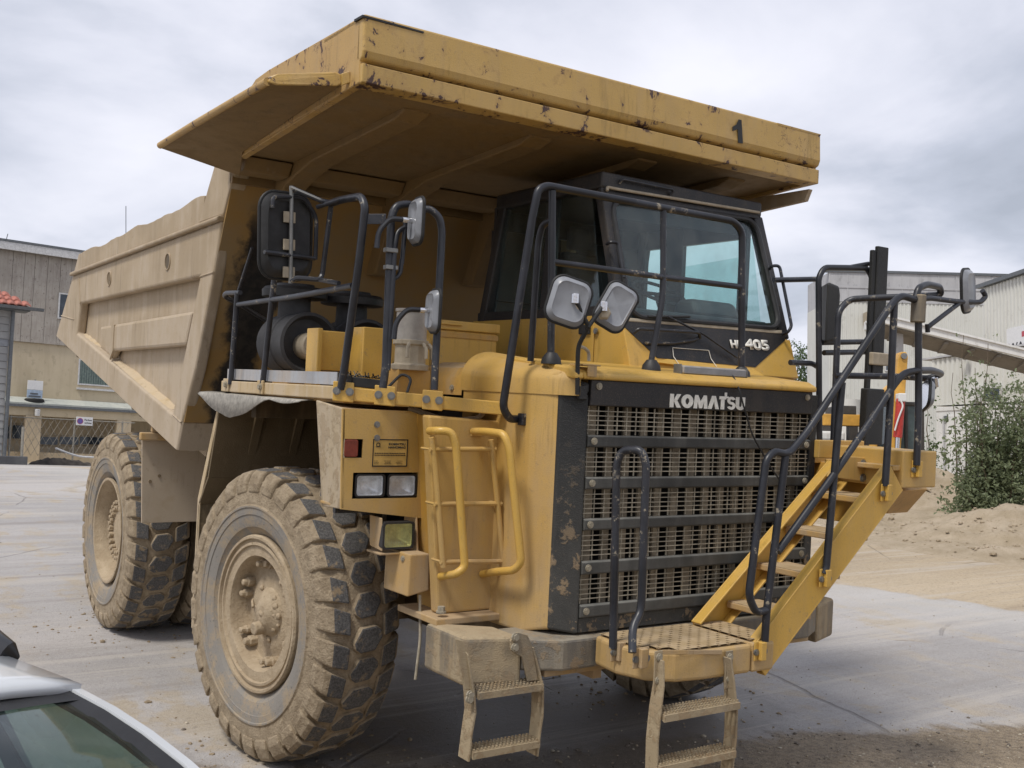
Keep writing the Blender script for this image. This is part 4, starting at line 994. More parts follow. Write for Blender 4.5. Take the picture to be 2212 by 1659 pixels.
# side windows
for (y0,y1) in ((.56,1.07),(1.17,1.74)):
    yt0 = y0+.16 if y0 < .6 else y0
    plate('side_window', [(XL+.05,y0,2.865),(XL+.05,y1,2.865),(XL+.075,y1-(.05 if y1 > 1.5 else 0),3.595),(XL+.075,yt0,3.595)], (.006,0,0), 'cab_glass', truck, 0)
MB().box((XR-.075,1.291,2.862),(XR-.03,1.528,3.598)).box((XR-.075,1.712,2.862),(XR-.03,1.80,3.598)).box((XR-.075,.645,2.862),(XR-.03,.715,3.598)).box((XR-.075,.7155,3.46),(XR-.03,1.29,3.598)).box((XR-.075,1.5285,3.46),(XR-.03,1.711,3.598)).build('door_frame', 'black_clean', truck, .004)
for (y0,y1) in ((.50,.644),(.716,1.290),(1.529,1.711)):
    yt0 = y0+.10 if y0 < .6 else y0
    plate('side_window', [(XR-.05,y0,2.865),(XR-.05,y1,2.865),(XR-.06,y1,3.459),(XR-.06,yt0,3.459)], (-.006,0,0), 'cab_glass', truck, 0)
# lower edge of a half open pane that shows in the far window
plate('sliding_pane', [(XR-.065,.72,2.87),(XR-.065,1.286,2.87),(XR-.067,1.286,3.30),(XR-.067,.72,3.33)], (-.005,0,0), 'cab_glass', truck, 0)
# windscreen and gasket
wsc = [QW(1316,432,.01), QW(1634,478,.01), QW(1684,712,.01), QW(1362,686,.01)]
wsc[0].x = XL+.085; wsc[3].x = XL+.075; wsc[1].x = XR-.09; wsc[2].x = XR-.075
MB().prism(wsc, NW*.006).build('windscreen', 'cab_glass', truck, 0)
cen = sum(wsc, Vector())/4
gk = round_path([p for p in ([wsc[3].lerp(wsc[0],.5)]+[wsc[0],wsc[1],wsc[2],wsc[3]]+[wsc[3].lerp(wsc[0],.5)])], .12, 6)
MB().tube([p-NW*.012 for p in gk], .018, 8, False).build('windscreen_seal', 'plastic_black', truck, smooth=True)
hv = [TL+Vector((-.04,-.04,-.0)), TRr+Vector((.04,-.04,0))]
MB().prism([QW(1305,398,-.012), QW(1640,447,-.012), QW(1640,472,-.012), QW(1310,428,-.012)], NW*.03).build('roof_header', 'black_clean', truck, .008)
MB().prism([QW(1345,693,-.008), QW(1690,721,-.008), QW(1690,713,-.008), QW(1350,685,-.008)], NW*.02).build('windscreen_sill', 'cast_dusty', truck, .006)
tube('header_trim', [QW(1312,412,-.03),QW(1312,404,-.03),QW(1330,408,-.03),QW(1640,459,-.03)], .010, 'cast_dusty', truck, .03, 8)
tube('roof_grab_bar', [QW(1338,396,-.03),QW(1345,387,-.06),QW(1455,410,-.06),QW(1448,422,-.03)], .009, RB, truck, .03, 8)
# grab bars by the windscreen, wiper
tube('grab_bar', [QW(1662,581,-.02),QW(1668,574,-.09),QW(1684,574,-.10),QW(1710,705,-.10),QW(1702,718,-.08),QW(1690,722,-.02)], .011, RC, truck, .03, 8)
tube('grab_bar', [QW(1311,527,-.02),QW(1318,523,-.07),QW(1335,524,-.08),QW(1348,600,-.08)], .010, RC, truck, .03, 8)
tube('grab_bar', [QW(1368,720,-.02),QW(1380,710,-.06),QW(1510,718,-.06),QW(1512,730,-.02)], .010, RC, truck, .03, 8)
tube('wiper_arm', [QW(1592,772,-.03),QW(1520,722,-.05),QW(1443,684,-.04)], .007, RC, truck, .03, 8)
tube('wiper_blade', [QW(1400,684,-.03),QW(1490,684,-.03)], .008, 'plastic_black', truck)
tube('washer_pipe', [QW(1395,741,-.015),QW(1450,742,-.02),QW(1500,735,-.02),QW(1512,727,-.02)], .010, RC, truck, .04, 8)
for pts in (((1362+0,752),(1453,754),(1534,759)),): pass
MB().tube([QW(1364+89,751,-.008),QW(1455,770,-.008),QW(1466,786,-.03)], .0025, 5).tube([QW(1453,751,-.008),QW(1531,757,-.008),QW(1536,775,-.008),QW(1548,792,-.03)], .0025, 5).build('panel_seam', 'white_letter', truck)
a = QW(1580,752,-.009); bq = QW(1664,757,-.009); hh = (QW(1582,734,-.009)-QW(1582,752,-.009)).length
a2 = QW(1611,755,-.009)
text_mesh('model_lettering', 'HD', hh*.95, 'white_letter', bf, frame_mtx(a, bq-a, QW(1582,734,-.009)-a), .05, (bq-a).length*.34, .0025)
text_mesh('model_lettering', '405', hh*1.25, 'white_letter', bf, frame_mtx(a2, bq-a, QW(1582,734,-.009)-a), .05, (bq-a).length*.63, .0025)
# inside the cab
box('cab_floor', (XL+.04,.36,2.42), (XR-.04,1.79,2.46), 'interior_grey', truck, 0)
MB().prism([(XL+.08,.42,2.78),(XL+.08,.40,2.86),(XL+.08,.60,2.88),(XL+.08,.70,2.80)], (1.33,0,0)).build('dashboard', 'interior_grey', truck, .02)
MB().prism([(.72,.46,2.86),(.72,.52,2.98),(.72,.70,2.98),(.72,.74,2.84)], (.42,0,0)).build('instrument_hood', 'interior_grey', truck, .05, seg=4)
sc = Vector((.72,.86,3.02)); MB().lathe([(0,.19),(.012,.202),(.024,.19),(.012,.178),(0,.19)], sc, (0,-.45,.9), 40).tube([sc+Vector((-.18,0,.0)), sc, sc+Vector((.18,0,0))], .012, 8).tube([sc, sc+Vector((0,-.12,-.25))], .03, 10).build('steering_wheel', 'seat_dark', truck, smooth=True)
MB().box((.42,1.15,2.62),(.92,1.62,2.76)).prism([(.44,1.54,2.76),(.90,1.54,2.76),(.84,1.66,3.36),(.50,1.66,3.36)], (0,.10,0)).build('driver_seat', 'seat_dark', truck, .04, seg=3)
MB().prism([(.56,1.66,3.38),(.78,1.66,3.38),(.76,1.68,3.56),(.58,1.68,3.56)], (0,.08,0)).build('head_rest', 'seat_dark', truck, .03, seg=3)
MB().box((1.05,1.2,2.62),(1.3,1.6,2.76)).prism([(1.06,1.58,2.76),(1.30,1.58,2.76),(1.28,1.66,3.12),(1.08,1.66,3.12)], (0,.08,0)).build('passenger_seat', 'seat_dark', truck, .04, seg=3)
MB().prism([QW(1318,440,.06), QW(1600,478,.06), QW(1590,508,.10), QW(1318,470,.10)], NW*.01).build('sun_visor', 'seat_dark', truck, .004)
# ---------------- right hand deck
c_r, c_c, c_e = Vector((-1.80,2.32,2.29)), Vector((-1.80,.52,2.29)), Vector((-1.03,.105,2.247))
BH = .072
MB().prism([(-1.80,.53,2.29),(-1.80,2.34,2.285),(-1.80,2.34,2.285-BH),(-1.80,.53,2.29-BH)], (.05,0,0)).build('deck_beam', 'dust_beam', truck, .006, label='pale dust covered side beam of the right deck')
d_ = (c_e-c_c); nin = Vector((-d_.y,d_.x,0)).normalized()
if nin.y < 0: nin = -nin
MB().prism([c_c, c_e, c_e-Vector((0,0,BH)), c_c-Vector((0,0,BH))], nin*.05).build('deck_beam', 'yellow_clean', truck, .006)
MB().prism([(-1.745,2.3,2.20),(-1.745,.59,2.20),(-1.0,.20,2.19),(-.99,2.3,2.20)], (0,0,.02)).build('deck_plate', 'yellow_dusty', truck, 0)
def onbeam(t): return c_c + d_*t
for t, two in ((.02,True),(.27,True),(.56,True)):
    p = onbeam(t)+Vector((0,0,-.025)); w = .055; dn = d_.normalized()
    P = [p-dn*w+Vector((0,0,.05)), p+dn*w+Vector((0,0,.05)), p+dn*w+Vector((0,0,-.055)), p-dn*w+Vector((0,0,-.055))]
    o = MB().prism(P, -nin*.012).build('rail_bracket', 'yellow_clean', truck, .005)
    for sg in (-1,1): bolt(p+dn*w*.62*sg-nin*.013, -nin, .016, .015, o)
for y in (2.22, 1.62):
    o = MB().box((-1.815,y-.045,2.215),(-1.80,y+.045,2.30)).build('rail_bracket', 'dust_beam', truck, .005)
    bolt((-1.816,y-.02,2.26), (-1,0,0), .016, .015, o, 'wire_tan')
box('toe_board', (-1.775,.62,2.296), (-1.768,2.30,2.365), 'galvanised', truck, 0)
MB().box((-1.765,.52,2.296),(-1.735,.60,2.35)).prism([c_c+Vector((.03,.06,.004)), onbeam(.27)+Vector((0,.05,.004)), onbeam(.27)+Vector((0,.05,.055)), c_c+Vector((.03,.06,.06))], nin*.02).build('rubber_strip', 'plastic_black', truck, .004)
b = MB()
for i in range(40):
    p = c_c.lerp(onbeam(.27), random.random())+Vector((.03,.07,.06)); b.tube([p, p+Vector((random.uniform(-.03,.03),random.uniform(-.03,.03),random.uniform(.0,.03)))], .003, 4)
b.build('rubber_crumbs', 'plastic_black', truck, kind='stuff')
tube('deck_cable', [onbeam(.3)+Vector((.02,.06,.02)), onbeam(.36)+Vector((.05,.08,.10)), onbeam(.44)+Vector((.02,.06,.08)), onbeam(.42)+Vector((0,.03,-.0))], .008, 'plastic_black', truck, .06, 8)
tube('deck_hose', [onbeam(.45)+Vector((0,.06,-.08)), onbeam(.7)+Vector((0,.08,-.13)), onbeam(.9)+Vector((0,.08,-.10)), onbeam(.97)+Vector((0,.12,-.04))], .014, 'chassis', truck, .1, 8)
# right deck rails
XD = -1.80
def TX(pts, x=XD): return [Q(a,b_,x=x) for a,b_ in pts]
tube('handrail_post', TX([(498,830),(501,793),(513,632)]), .018, RB, truck)
tube('handrail_post', TX([(567,832),(571,796),(593,600)]), .018, RB, truck)
tube('handrail', TX([(736,840),(744,796),(776,560),(789,445),(780,424),(735,432),(716,439)]), .021, RB, truck, .06)
tube('handrail', TX([(515,658),(640,640),(762,617)]), .017, RB, truck)
pa = Q(515,640,x=XD); rb = [pa, Q(482,634,x=XD-.03)]
tube('handrail', [Q(519,632,x=XD), Q(488,633,x=XD), Q(484,640,x=XD+.02), Q(521,659,x=-1.62), Q(598,707,x=-1.25)], .016, RB, truck, .04)
tube('handrail', TX([(513,635),(545,535)]), .010, RB, truck)
yb1 = onbeam(.27).y; 
tube('handrail', [Q(827,838,y=.30),Q(833,796,y=.30),Q(845,470,y=.34),Q(855,444,y=.34),Q(885,440,y=.34),Q(905,452,y=.34)], .021, RB, truck, .06)
tube('handrail', [Q(838,800,y=.29),Q(852,540,y=.31),Q(858,500,y=.33),Q(880,488,y=.33)], .014, RB, truck, .04)
tube('handrail', [Q(868,560,y=.32),Q(865,590,y=.32),Q(855,602,y=.32),Q(845,600,y=.32)], .012, RB, truck, .04)
tube('handrail', [Q(872,470,y=.33),Q(876,480,y=.33),Q(868,570,y=.32)], .012, RB, truck, .04)
tube('handrail', [Q(938,842,y=.18),Q(940,796,y=.18),Q(955,500,y=.24),Q(950,470,y=.24),Q(930,452,y=.26),Q(915,452,y=.28)], .020, RB, truck, .06)
a_, c_ = Q(790,472,y=.45), Q(834,472,y=.36); MB().prism([a_+Vector((0,0,.025)), c_+Vector((0,0,.025)), c_+Vector((0,0,-.03)), a_+Vector((0,0,-.03))], (0,.008,0)).build('rail_link', RB, truck, .003)
for py in (541,578):
    p = Q(844,py,y=.315); MB().box((p.x-.035,p.y-.02,p.z-.012),(p.x+.035,p.y+.02,p.z+.012)).build('rail_bolt_strap', 'bolt_steel', truck, .004)
# big mirror seen from behind with its frame
M0 = Q(617,510,x=-1.98)
mo, rt, up, nr = mirror_head('mirror', M0, .34, .47, (.22,-1,-.02), (-.06,0,1), 'big black backed mirror on the right deck rail', 'plastic_black')
f_ = M0+nr*.05
tube('mirror_stay', [f_+up*.27, f_-up*.02, f_-up*.26], .012, 'bolt_steel', mo)
for k in (.10,-.05,-.2): 
    p = f_+up*k; MB().prism([p+rt*.03+up*.03, p-rt*.045+up*.03, p-rt*.045-up*.03, p+rt*.03-up*.03], nr*-.012).build('mirror_plate', 'cast_dusty', mo, .003)
tube('mirror_frame', [f_-rt*.12+up*.14, f_-rt*.12+up*.2, f_+rt*.08+up*.215, f_+rt*.17+up*.12, f_+rt*.165-up*.12], .012, RB, mo, .05, 8)
tube('mirror_frame', [f_-rt*.17-up*.10, f_+rt*.16-up*.115], .012, RB, mo, .05, 8)
tube('mirror_arm', [f_+up*.26, Q(700,436,x=-1.85), Q(716,437,x=-1.80), Q(696,594,x=-1.80), Q(690,604,x=-1.82), Q(640,600,x=-1.93), f_-up*.25], .014, RB, truck, .04, 8)
tube('mirror_arm', [Q(686,447,x=-1.86), Q(745,428,x=-1.80)], .013, RB, truck)
tube('mirror_arm', [Q(690,604,x=-1.82), Q(732,612,x=-1.80)], .013, RB, truck)
# two small mirrors on the inner rail
for (px,py,y,w,h,nr_,nm) in ((903,478,.24,.17,.24,(-.97,.18,.0),'upper small mirror on the right deck rail'),(940,672,.17,.16,.22,(-.97,.2,.0),'lower small mirror in front of the grease canister')):
    c = Q(px,py,y=y); mo2, rt2, up2, nn2 = mirror_head('mirror', c, w, h, nr_, (-.12,0,1), nm)
    MB().tube([c+nn2*.03, c+nn2*.085], .016, 10).build('mirror_nut', 'chrome', mo2, .003)
    e_ = c+nn2*.085
    tube('mirror_arm', [e_, e_+Vector((-.06,.02,.0)), Vector((e_.x-.12,e_.y+.03,e_.z-.07)), Vector((e_.x-.125,e_.y+.03,e_.z-.16))], .014, RB, truck, .04, 8)
# air cleaners
def air_cleaner(c, r=.195):
    c = Vector(c)
    o = MB().lathe([(.30,0),(.30,r*.9),(.27,r*1.0),(.06,r*1.0),(.055,r*1.04),(.03,r*1.04),(.025,r),(-.10,r*.98),(-.12,r*1.03),(-.15,r*1.03),(-.155,r*.92),(-.10,r*.8),(-.08,r*.45),(-.07,0)], c, (0,1,0), 40).build('air_cleaner', 'foam_grey', truck, smooth=True)
    MB().cyl(c+Vector((0,-.07,-.02)), c+Vector((0,-.27,-.02)), .085, .095, 20).build('outlet_hose', 'cast_dusty', o, .004, smooth=True)
    MB().cyl(c+Vector((0,.12,.05)), c+Vector((0,.12,.30)), .115, .105, 24).build('intake_stack', 'foam_grey', o, smooth=True)
    MB().lathe([(-.05,.0),(-.05,.20),(-.045,.215),(.0,.218),(.02,.20),(.028,.13),(.045,.125),(.05,0)], c+Vector((0,.12,.35)), (0,0,1), 32).build('rain_cap', 'plastic_black', o, smooth=True)
    return o
ac1 = Q(648,742,x=-1.42); air_cleaner((-1.42,ac1.y,ac1.z))
air_cleaner((-.98,ac1.y+.04,ac1.z-.01))
box('cleaner_stand', (-1.52,ac1.y-.05,2.222), (-1.32,ac1.y+.2,ac1.z-.19), 'yellow_shade', truck, .006)
# yellow bracket in front of the cleaners
k0, k1 = Q(685,708,y=1.02), Q(709,808,y=1.02)
MB().box((k0.x,1.0,2.222),(k0.x+.03,1.16,k0.z)).box((k0.x+.031,1.06,k0.z-.24),(-.95,1.10,k0.z-.01)).prism([(k0.x+.031,1.05,2.30),(k0.x+.031,1.05,k0.z-.245),(k0.x+.17,1.05,k0.z-.245)], (0,.02,0)).build('cleaner_bracket', 'yellow_clean', truck, .006)
k2 = Q(783,706,y=.80); MB().box((k2.x,.78,2.222),(k2.x+.19,.80,k2.z)).box((k2.x,.801,2.222),(k2.x+.012,.95,k2.z)).build('cleaner_bracket', 'yellow_clean', truck, .005)
MB().cyl((-1.15,1.0,2.36), (-1.15,1.7,2.36), .10, seg=20).build('intake_duct', 'plastic_black', truck, smooth=True)
# grease canister
g0 = Q(888,800,y=.50); gz_ = Q(888,735,y=.50).z; gt = Q(888,668,y=.50).z
MB().lathe([(0,0),(0,.085),(gt-gz_-.02,.085),(gt-gz_-.015,.092),(gt-gz_,.092),(gt-gz_,0)], (g0.x-.01,.50,gz_), (0,0,1), 28).build('grease_canister', 'alu_dusty', truck, smooth=True)
gb = MB().lathe([(-.0,0),(-.0,.10),(.03,.105),(.035,.085),(gz_-g0.z-.03,.085),(gz_-g0.z-.025,.098),(gz_-g0.z,.098),(gz_-g0.z,0)], (g0.x-.01,.50,g0.z), (0,0,1), 12).build('grease_pump', 'cast_dusty', truck, .004)
for dx, dy in ((.06,-.09),(-.06,-.09),(.10,.0),(.02,-.105)):
    MB().tube([(g0.x-.01+dx,.50+dy,gz_-.02),(g0.x-.01+dx*1.3,.50+dy*1.2,gz_-.045),(g0.x-.01+dx*1.35,.50+dy*1.22,gz_-.10)], .010, 8).build('wing_nut', 'cast_dusty', gb, smooth=True)
box('pump_bracket', (g0.x-.10,.46,2.222), (g0.x+.10,.58,g0.z+.004), 'yellow_shade', truck, .004)
# battery box
b0, b1 = Q(943,700,y=1.05), Q(1071,790,y=1.05)
bbx = box('battery_box', (b0.x,1.05,2.30), (b1.x,1.50,b0.z-.03), 'yellow_clean', truck, .008)
lid = box('box_lid', (b0.x-.01,1.035,b0.z-.03), (b1.x+.012,1.52,b0.z+.03), 'yellow_clean', truck, .008)
box('lid_handle', (b0.x+.02,1.02,b0.z+.0), (b0.x+.17,1.034,b0.z+.014), 'yellow_clean', lid, .004)
box('box_band', (b0.x-.004,1.043,b0.z-.075), (b1.x+.004,1.0495,b0.z-.045), 'yellow_shade', bbx, 0)
box('deck_fill', (-.98,1.05,2.16), (XL-.01,2.25,2.30), 'yellow_shade', truck, 0)
box('deck_fill', (-.86,.62,2.345), (XL-.012,1.04,2.42), 'yellow_clean', truck, 0)

# ---------------- front guard rail
YF = -.12
def TF(pts, y=YF): return [Q(a,b_,y=y) for a,b_ in pts]
for px, py in ((1191,772),(1407,787),(1602,802)):
    p = Q(px,py,y=YF); MB().lathe([(0,.055),(.03,.05),(.06,.028),(.065,0)], (p.x,YF,p.z-.035), (0,0,1), 14).build('rail_boot', 'plastic_black', truck, smooth=True)
tube('guard_rail', [Q(1117,905,y=.02),Q(1100,905,y=-.02),Q(1086,880,y=-.03),Q(1100,790,y=-.06),Q(1150,470,y=-.11),Q(1162,410,y=YF),Q(1180,401,y=YF),Q(1400,443,y=YF),Q(1585,478,y=YF),Q(1603,500,y=YF),Q(1602,800,y=YF)], .0215, RC, truck, .05, 14)
MB().box((Q(1117,905,y=.02).x-.012,-.045,Q(1117,918,y=.02).z),(Q(1117,905,y=.02).x+.02,-.0,Q(1117,892,y=.02).z)).build('rail_foot', RC, truck, .004)
tube('guard_rail_post', TF([(1190,775),(1193,412)]), .020, RB, truck)
tube('guard_rail_post', [Q(1146,780,y=.02),Q(1163,520,y=-.03),Q(1172,485,y=-.06),Q(1192,476,y=YF)], .018, RB, truck, .05)
tube('guard_rail_post', TF([(1405,790),(1432,640),(1433,455)]), .0175, RB, truck)
tube('guard_rail_bar', TF([(1194,566),(1320,583),(1440,600),(1602,620)]), .0175, RB, truck)
# twin mirrors on the hood corner
cm = Q(1228,652,y=-.40); m1_, r1_, u1_, n1_ = mirror_head('mirror', cm, .21, .235, (-.35,-.93,.0), (.28,0,1), 'left one of the two grey backed mirrors above the grille corner')
cm2 = Q(1330,663,y=-.42); m2_, r2_, u2_, n2_ = mirror_head('mirror', cm2, .17, .24, (-.42,-.9,.05), (.55,.1,.85), 'tilted right one of the two mirrors above the grille corner')
ym = -.44
tube('mirror_stem', [Q(1247,852,y=-.34),Q(1248,770,y=-.36),Q(1250,745,y=-.37),Q(1272,705,y=ym),Q(1262,688,y=ym),Q(1244,650,y=ym)], .012, 'black_paint', truck, .03, 10)
tube('mirror_stem', [Q(1270,707,y=ym),Q(1282,690,y=ym),Q(1302,662,y=ym)], .012, 'black_paint', truck, .03, 10)
tube('mirror_stem', [Q(1250,748,y=-.36),Q(1262,751,y=-.34),Q(1272,760,y=-.32),Q(1272,780,y=-.32)], .009, 'cast_dusty', truck, .02, 8)
for (px,py) in ((1242,643),(1304,660)):
    p = Q(px,py,y=ym-.0); MB().cyl(p+Vector((0,0,-.03)), p+Vector((0,0,.02)), .02, seg=12).build('mirror_nut', 'chrome', truck, .003)
    MB().lathe([(-.02,.0),(-.02,.035),(.0,.04),(.02,.03),(.025,0)], p+Vector((.02,.02,-.035)), (-.4,-.9,.1), 6).build('mirror_knob', 'cast_dusty', truck, .003)
q = Q(1250,850,y=-.31); MB().box((q.x-.02,-.345,q.z-.03),(q.x+.03,-.32,q.z+.04)).build('stem_bracket', 'black_paint', truck, .004)
q = Q(1272,790,y=-.34); MB().prism([(q.x-.03,-.366,2.40),(q.x+.03,-.366,2.40),(q.x+.03,-.366,2.455),(q.x-.03,-.366,2.455)], (0,-.006,0)).box((q.x-.06,-.366,2.456),(q.x+.06,-.25,2.464)).build('stem_bracket', 'yellow_dusty', truck, .003)
# light bar on the nose
la, lb_ = Q(1466,797,y=-.24), Q(1604,810,y=-.24)
lbo = MB().box((la.x,-.275,la.z-.028),(lb_.x,-.215,la.z+.022)).build('light_bar', 'alu_dusty', truck, .012, label='slim light bar across the hood nose')
MB().box((la.x+.01,-.279,la.z-.022),(lb_.x-.01,-.2755,la.z+.014)).build('lens', 'mirror_back', lbo, .002)
for x in (la.x-.012, lb_.x+.002): MB().box((x,-.27,la.z-.055),(x+.008,-.21,la.z+.028)).box((x-.02,-.29,la.z-.058),(x+.03,-.21,la.z-.0555)).build('light_bar_foot', 'bolt_steel', lbo, .002)
tube('lamp_cable', [Q(1583,812,y=-.29),Q(1590,825,y=-.34),Q(1598,845,y=-.372),Q(1607,880,y=-.375),Q(1625,940,y=-.37),Q(1665,1010,y=-.37),Q(1700,1058,y=-.372)], .0055, 'plastic_black', truck, .05, 6)

# ---------------- underneath
for s in (-1,1): box('frame_rail', (s*.52-.09,-.0,.92), (s*.52+.09,7.0,1.30), 'chassis', truck, .01)
box('engine', (-.42,.2,.75), (.42,1.9,1.09), 'chassis', truck, .03)
box('engine_skirt', (-.80,.05,.80), (-.72,2.4,2.2), 'chassis', truck, 0)
box('engine_skirt', (.72,.05,.80), (.80,2.4,2.2), 'chassis', truck, 0)
for yc in (.7, 3.0, 4.4, 6.6): box('cross_member', (-.43,yc-.1,.95), (.43,yc+.1,1.27), 'chassis', truck, .01)
for s in (-1,1):
    MB().cyl((s*1.06,1.6,.95), (s*1.02,1.75,1.75), .13, .13, 20).cyl((s*1.02,1.75,1.74), (s*1.0,1.82,2.15), .17, .17, 20).build('suspension_cylinder', 'chassis', truck, smooth=True)
    MB().cyl((s*.95,4.1,1.0), (s*.95,4.5,1.85), .11, seg=18).build('hoist_cylinder', 'chassis', truck, smooth=True)
# right front mudguard: plate behind the wheel, sloped upper part, stiffeners
gm = [(2.66,.52),(2.66,1.42),(2.50,1.62),(2.34,2.12)]
for s in (-1,1):
    x0, x1 = (s*1.80, s*.95)
    for (ya,za),(yb_,zb_) in zip(gm[:-1], gm[1:]):
        MB().prism([(x0,ya,za),(x1,ya,za),(x1,yb_,zb_),(x0,yb_,zb_)], (0,.02,.006)).build('mudguard', 'mudguard_shaded' if s < 0 else 'chassis', truck, .003)
    MB().prism([(x0,2.655,.56),(x0,2.655,1.42),(x0,2.35,2.1),(x0,2.40,2.1),(x0,2.70,1.46),(x0,2.70,.56)], (.012*-s,0,0)).build('mudguard_edge', 'dust_beam', truck, .004)
    for xx in (1.55,1.25): MB().prism([(s*xx,2.66,1.42),(s*(xx-.06),2.66,1.42),(s*(xx-.06),2.34,2.12),(s*xx,2.34,2.12)], (0,-.04,-.015)).build('mudguard_rib', 'mudguard_shaded', truck, .004)
for px,py in ((434,1040),(447,1060),(433,1135),(440,1175)): pass
for zz_ in (1.15,1.28,1.38):
    bolt((-1.70,2.655,zz_), (0,-1,0), .018, .015, truck, 'wire_tan')
# curled rubber flap above the wheel
b = MB(); rows = []
for i in range(25):
    t = i/24; p = Q(432,866,x=-1.83).lerp(Q(652,860,x=-1.83), t); dr = .15*max(0, 1-abs(t-.36)/.38)+.02*math.sin(t*9)**2
    rows += [Vector((-1.76,p.y,2.208)), Vector((-1.835,p.y,2.204-.004)), Vector((-1.85,p.y,2.196-dr))]
b.add(rows, [(i*3+j,i*3+j+1,i*3+j+4,i*3+j+3) for i in range(24) for j in range(2)])
simple('flap_grey', (.36,.34,.30), .7, 0, .25, 30)
fo = b.build('rubber_flap', 'flap_grey', truck, smooth=True); sm = fo.modifiers.new('t','SOLIDIFY'); sm.thickness = .006
MB().prism([(-1.79,2.34,2.20),(-1.0,2.34,2.20),(-1.0,2.42,1.93),(-1.79,2.42,1.93)], (0,.03,0)).build('deck_gusset', 'mudguard_shaded', truck, .006)
box('deck_underframe', (-1.72,.85,2.06), (-1.0,.93,2.195), 'chassis', truck, .004)
box('deck_underframe', (-1.72,1.9,2.06), (-1.0,1.98,2.195), 'chassis', truck, .004)
# mud flap ahead of the rear wheel
m_ = [Q(307,945,y=4.32), Q(392,975,y=4.32), Q(390,1128,y=4.32), Q(306,1130,y=4.32)]
m_[1].x = max(m_[1].x, -1.2); m_[2].x = m_[1].x; m_[1].z = m_[0].z; m_[2].z = m_[3].z
MB().prism(m_, (0,.02,0)).build('mud_flap', 'tan_body', truck, .004, label='plain tan mud flap hanging before the rear wheel')
MB().box((m_[0].x-.03,4.26,m_[0].z-.02),(m_[1].x,4.31,m_[0].z+.045)).box((m_[0].x+.06,4.262,m_[0].z+.046),(m_[1].x,4.308,m_[0].z+.30)).build('flap_hanger', 'yellow_dusty', truck, .01)
for px,py in ((344,1028),(324,1040)): bolt(Q(px,py,y=4.319), (0,-1,0), .010, .004, truck, 'chassis')
box('left_deck', (1.0,-.1,2.021), (1.80,2.3,2.05), 'yellow_shade', truck, .004)
box('left_deck_front', (1.0,-.12,1.94), (1.80,-.09,2.02), 'yellow_shade', truck, .004)
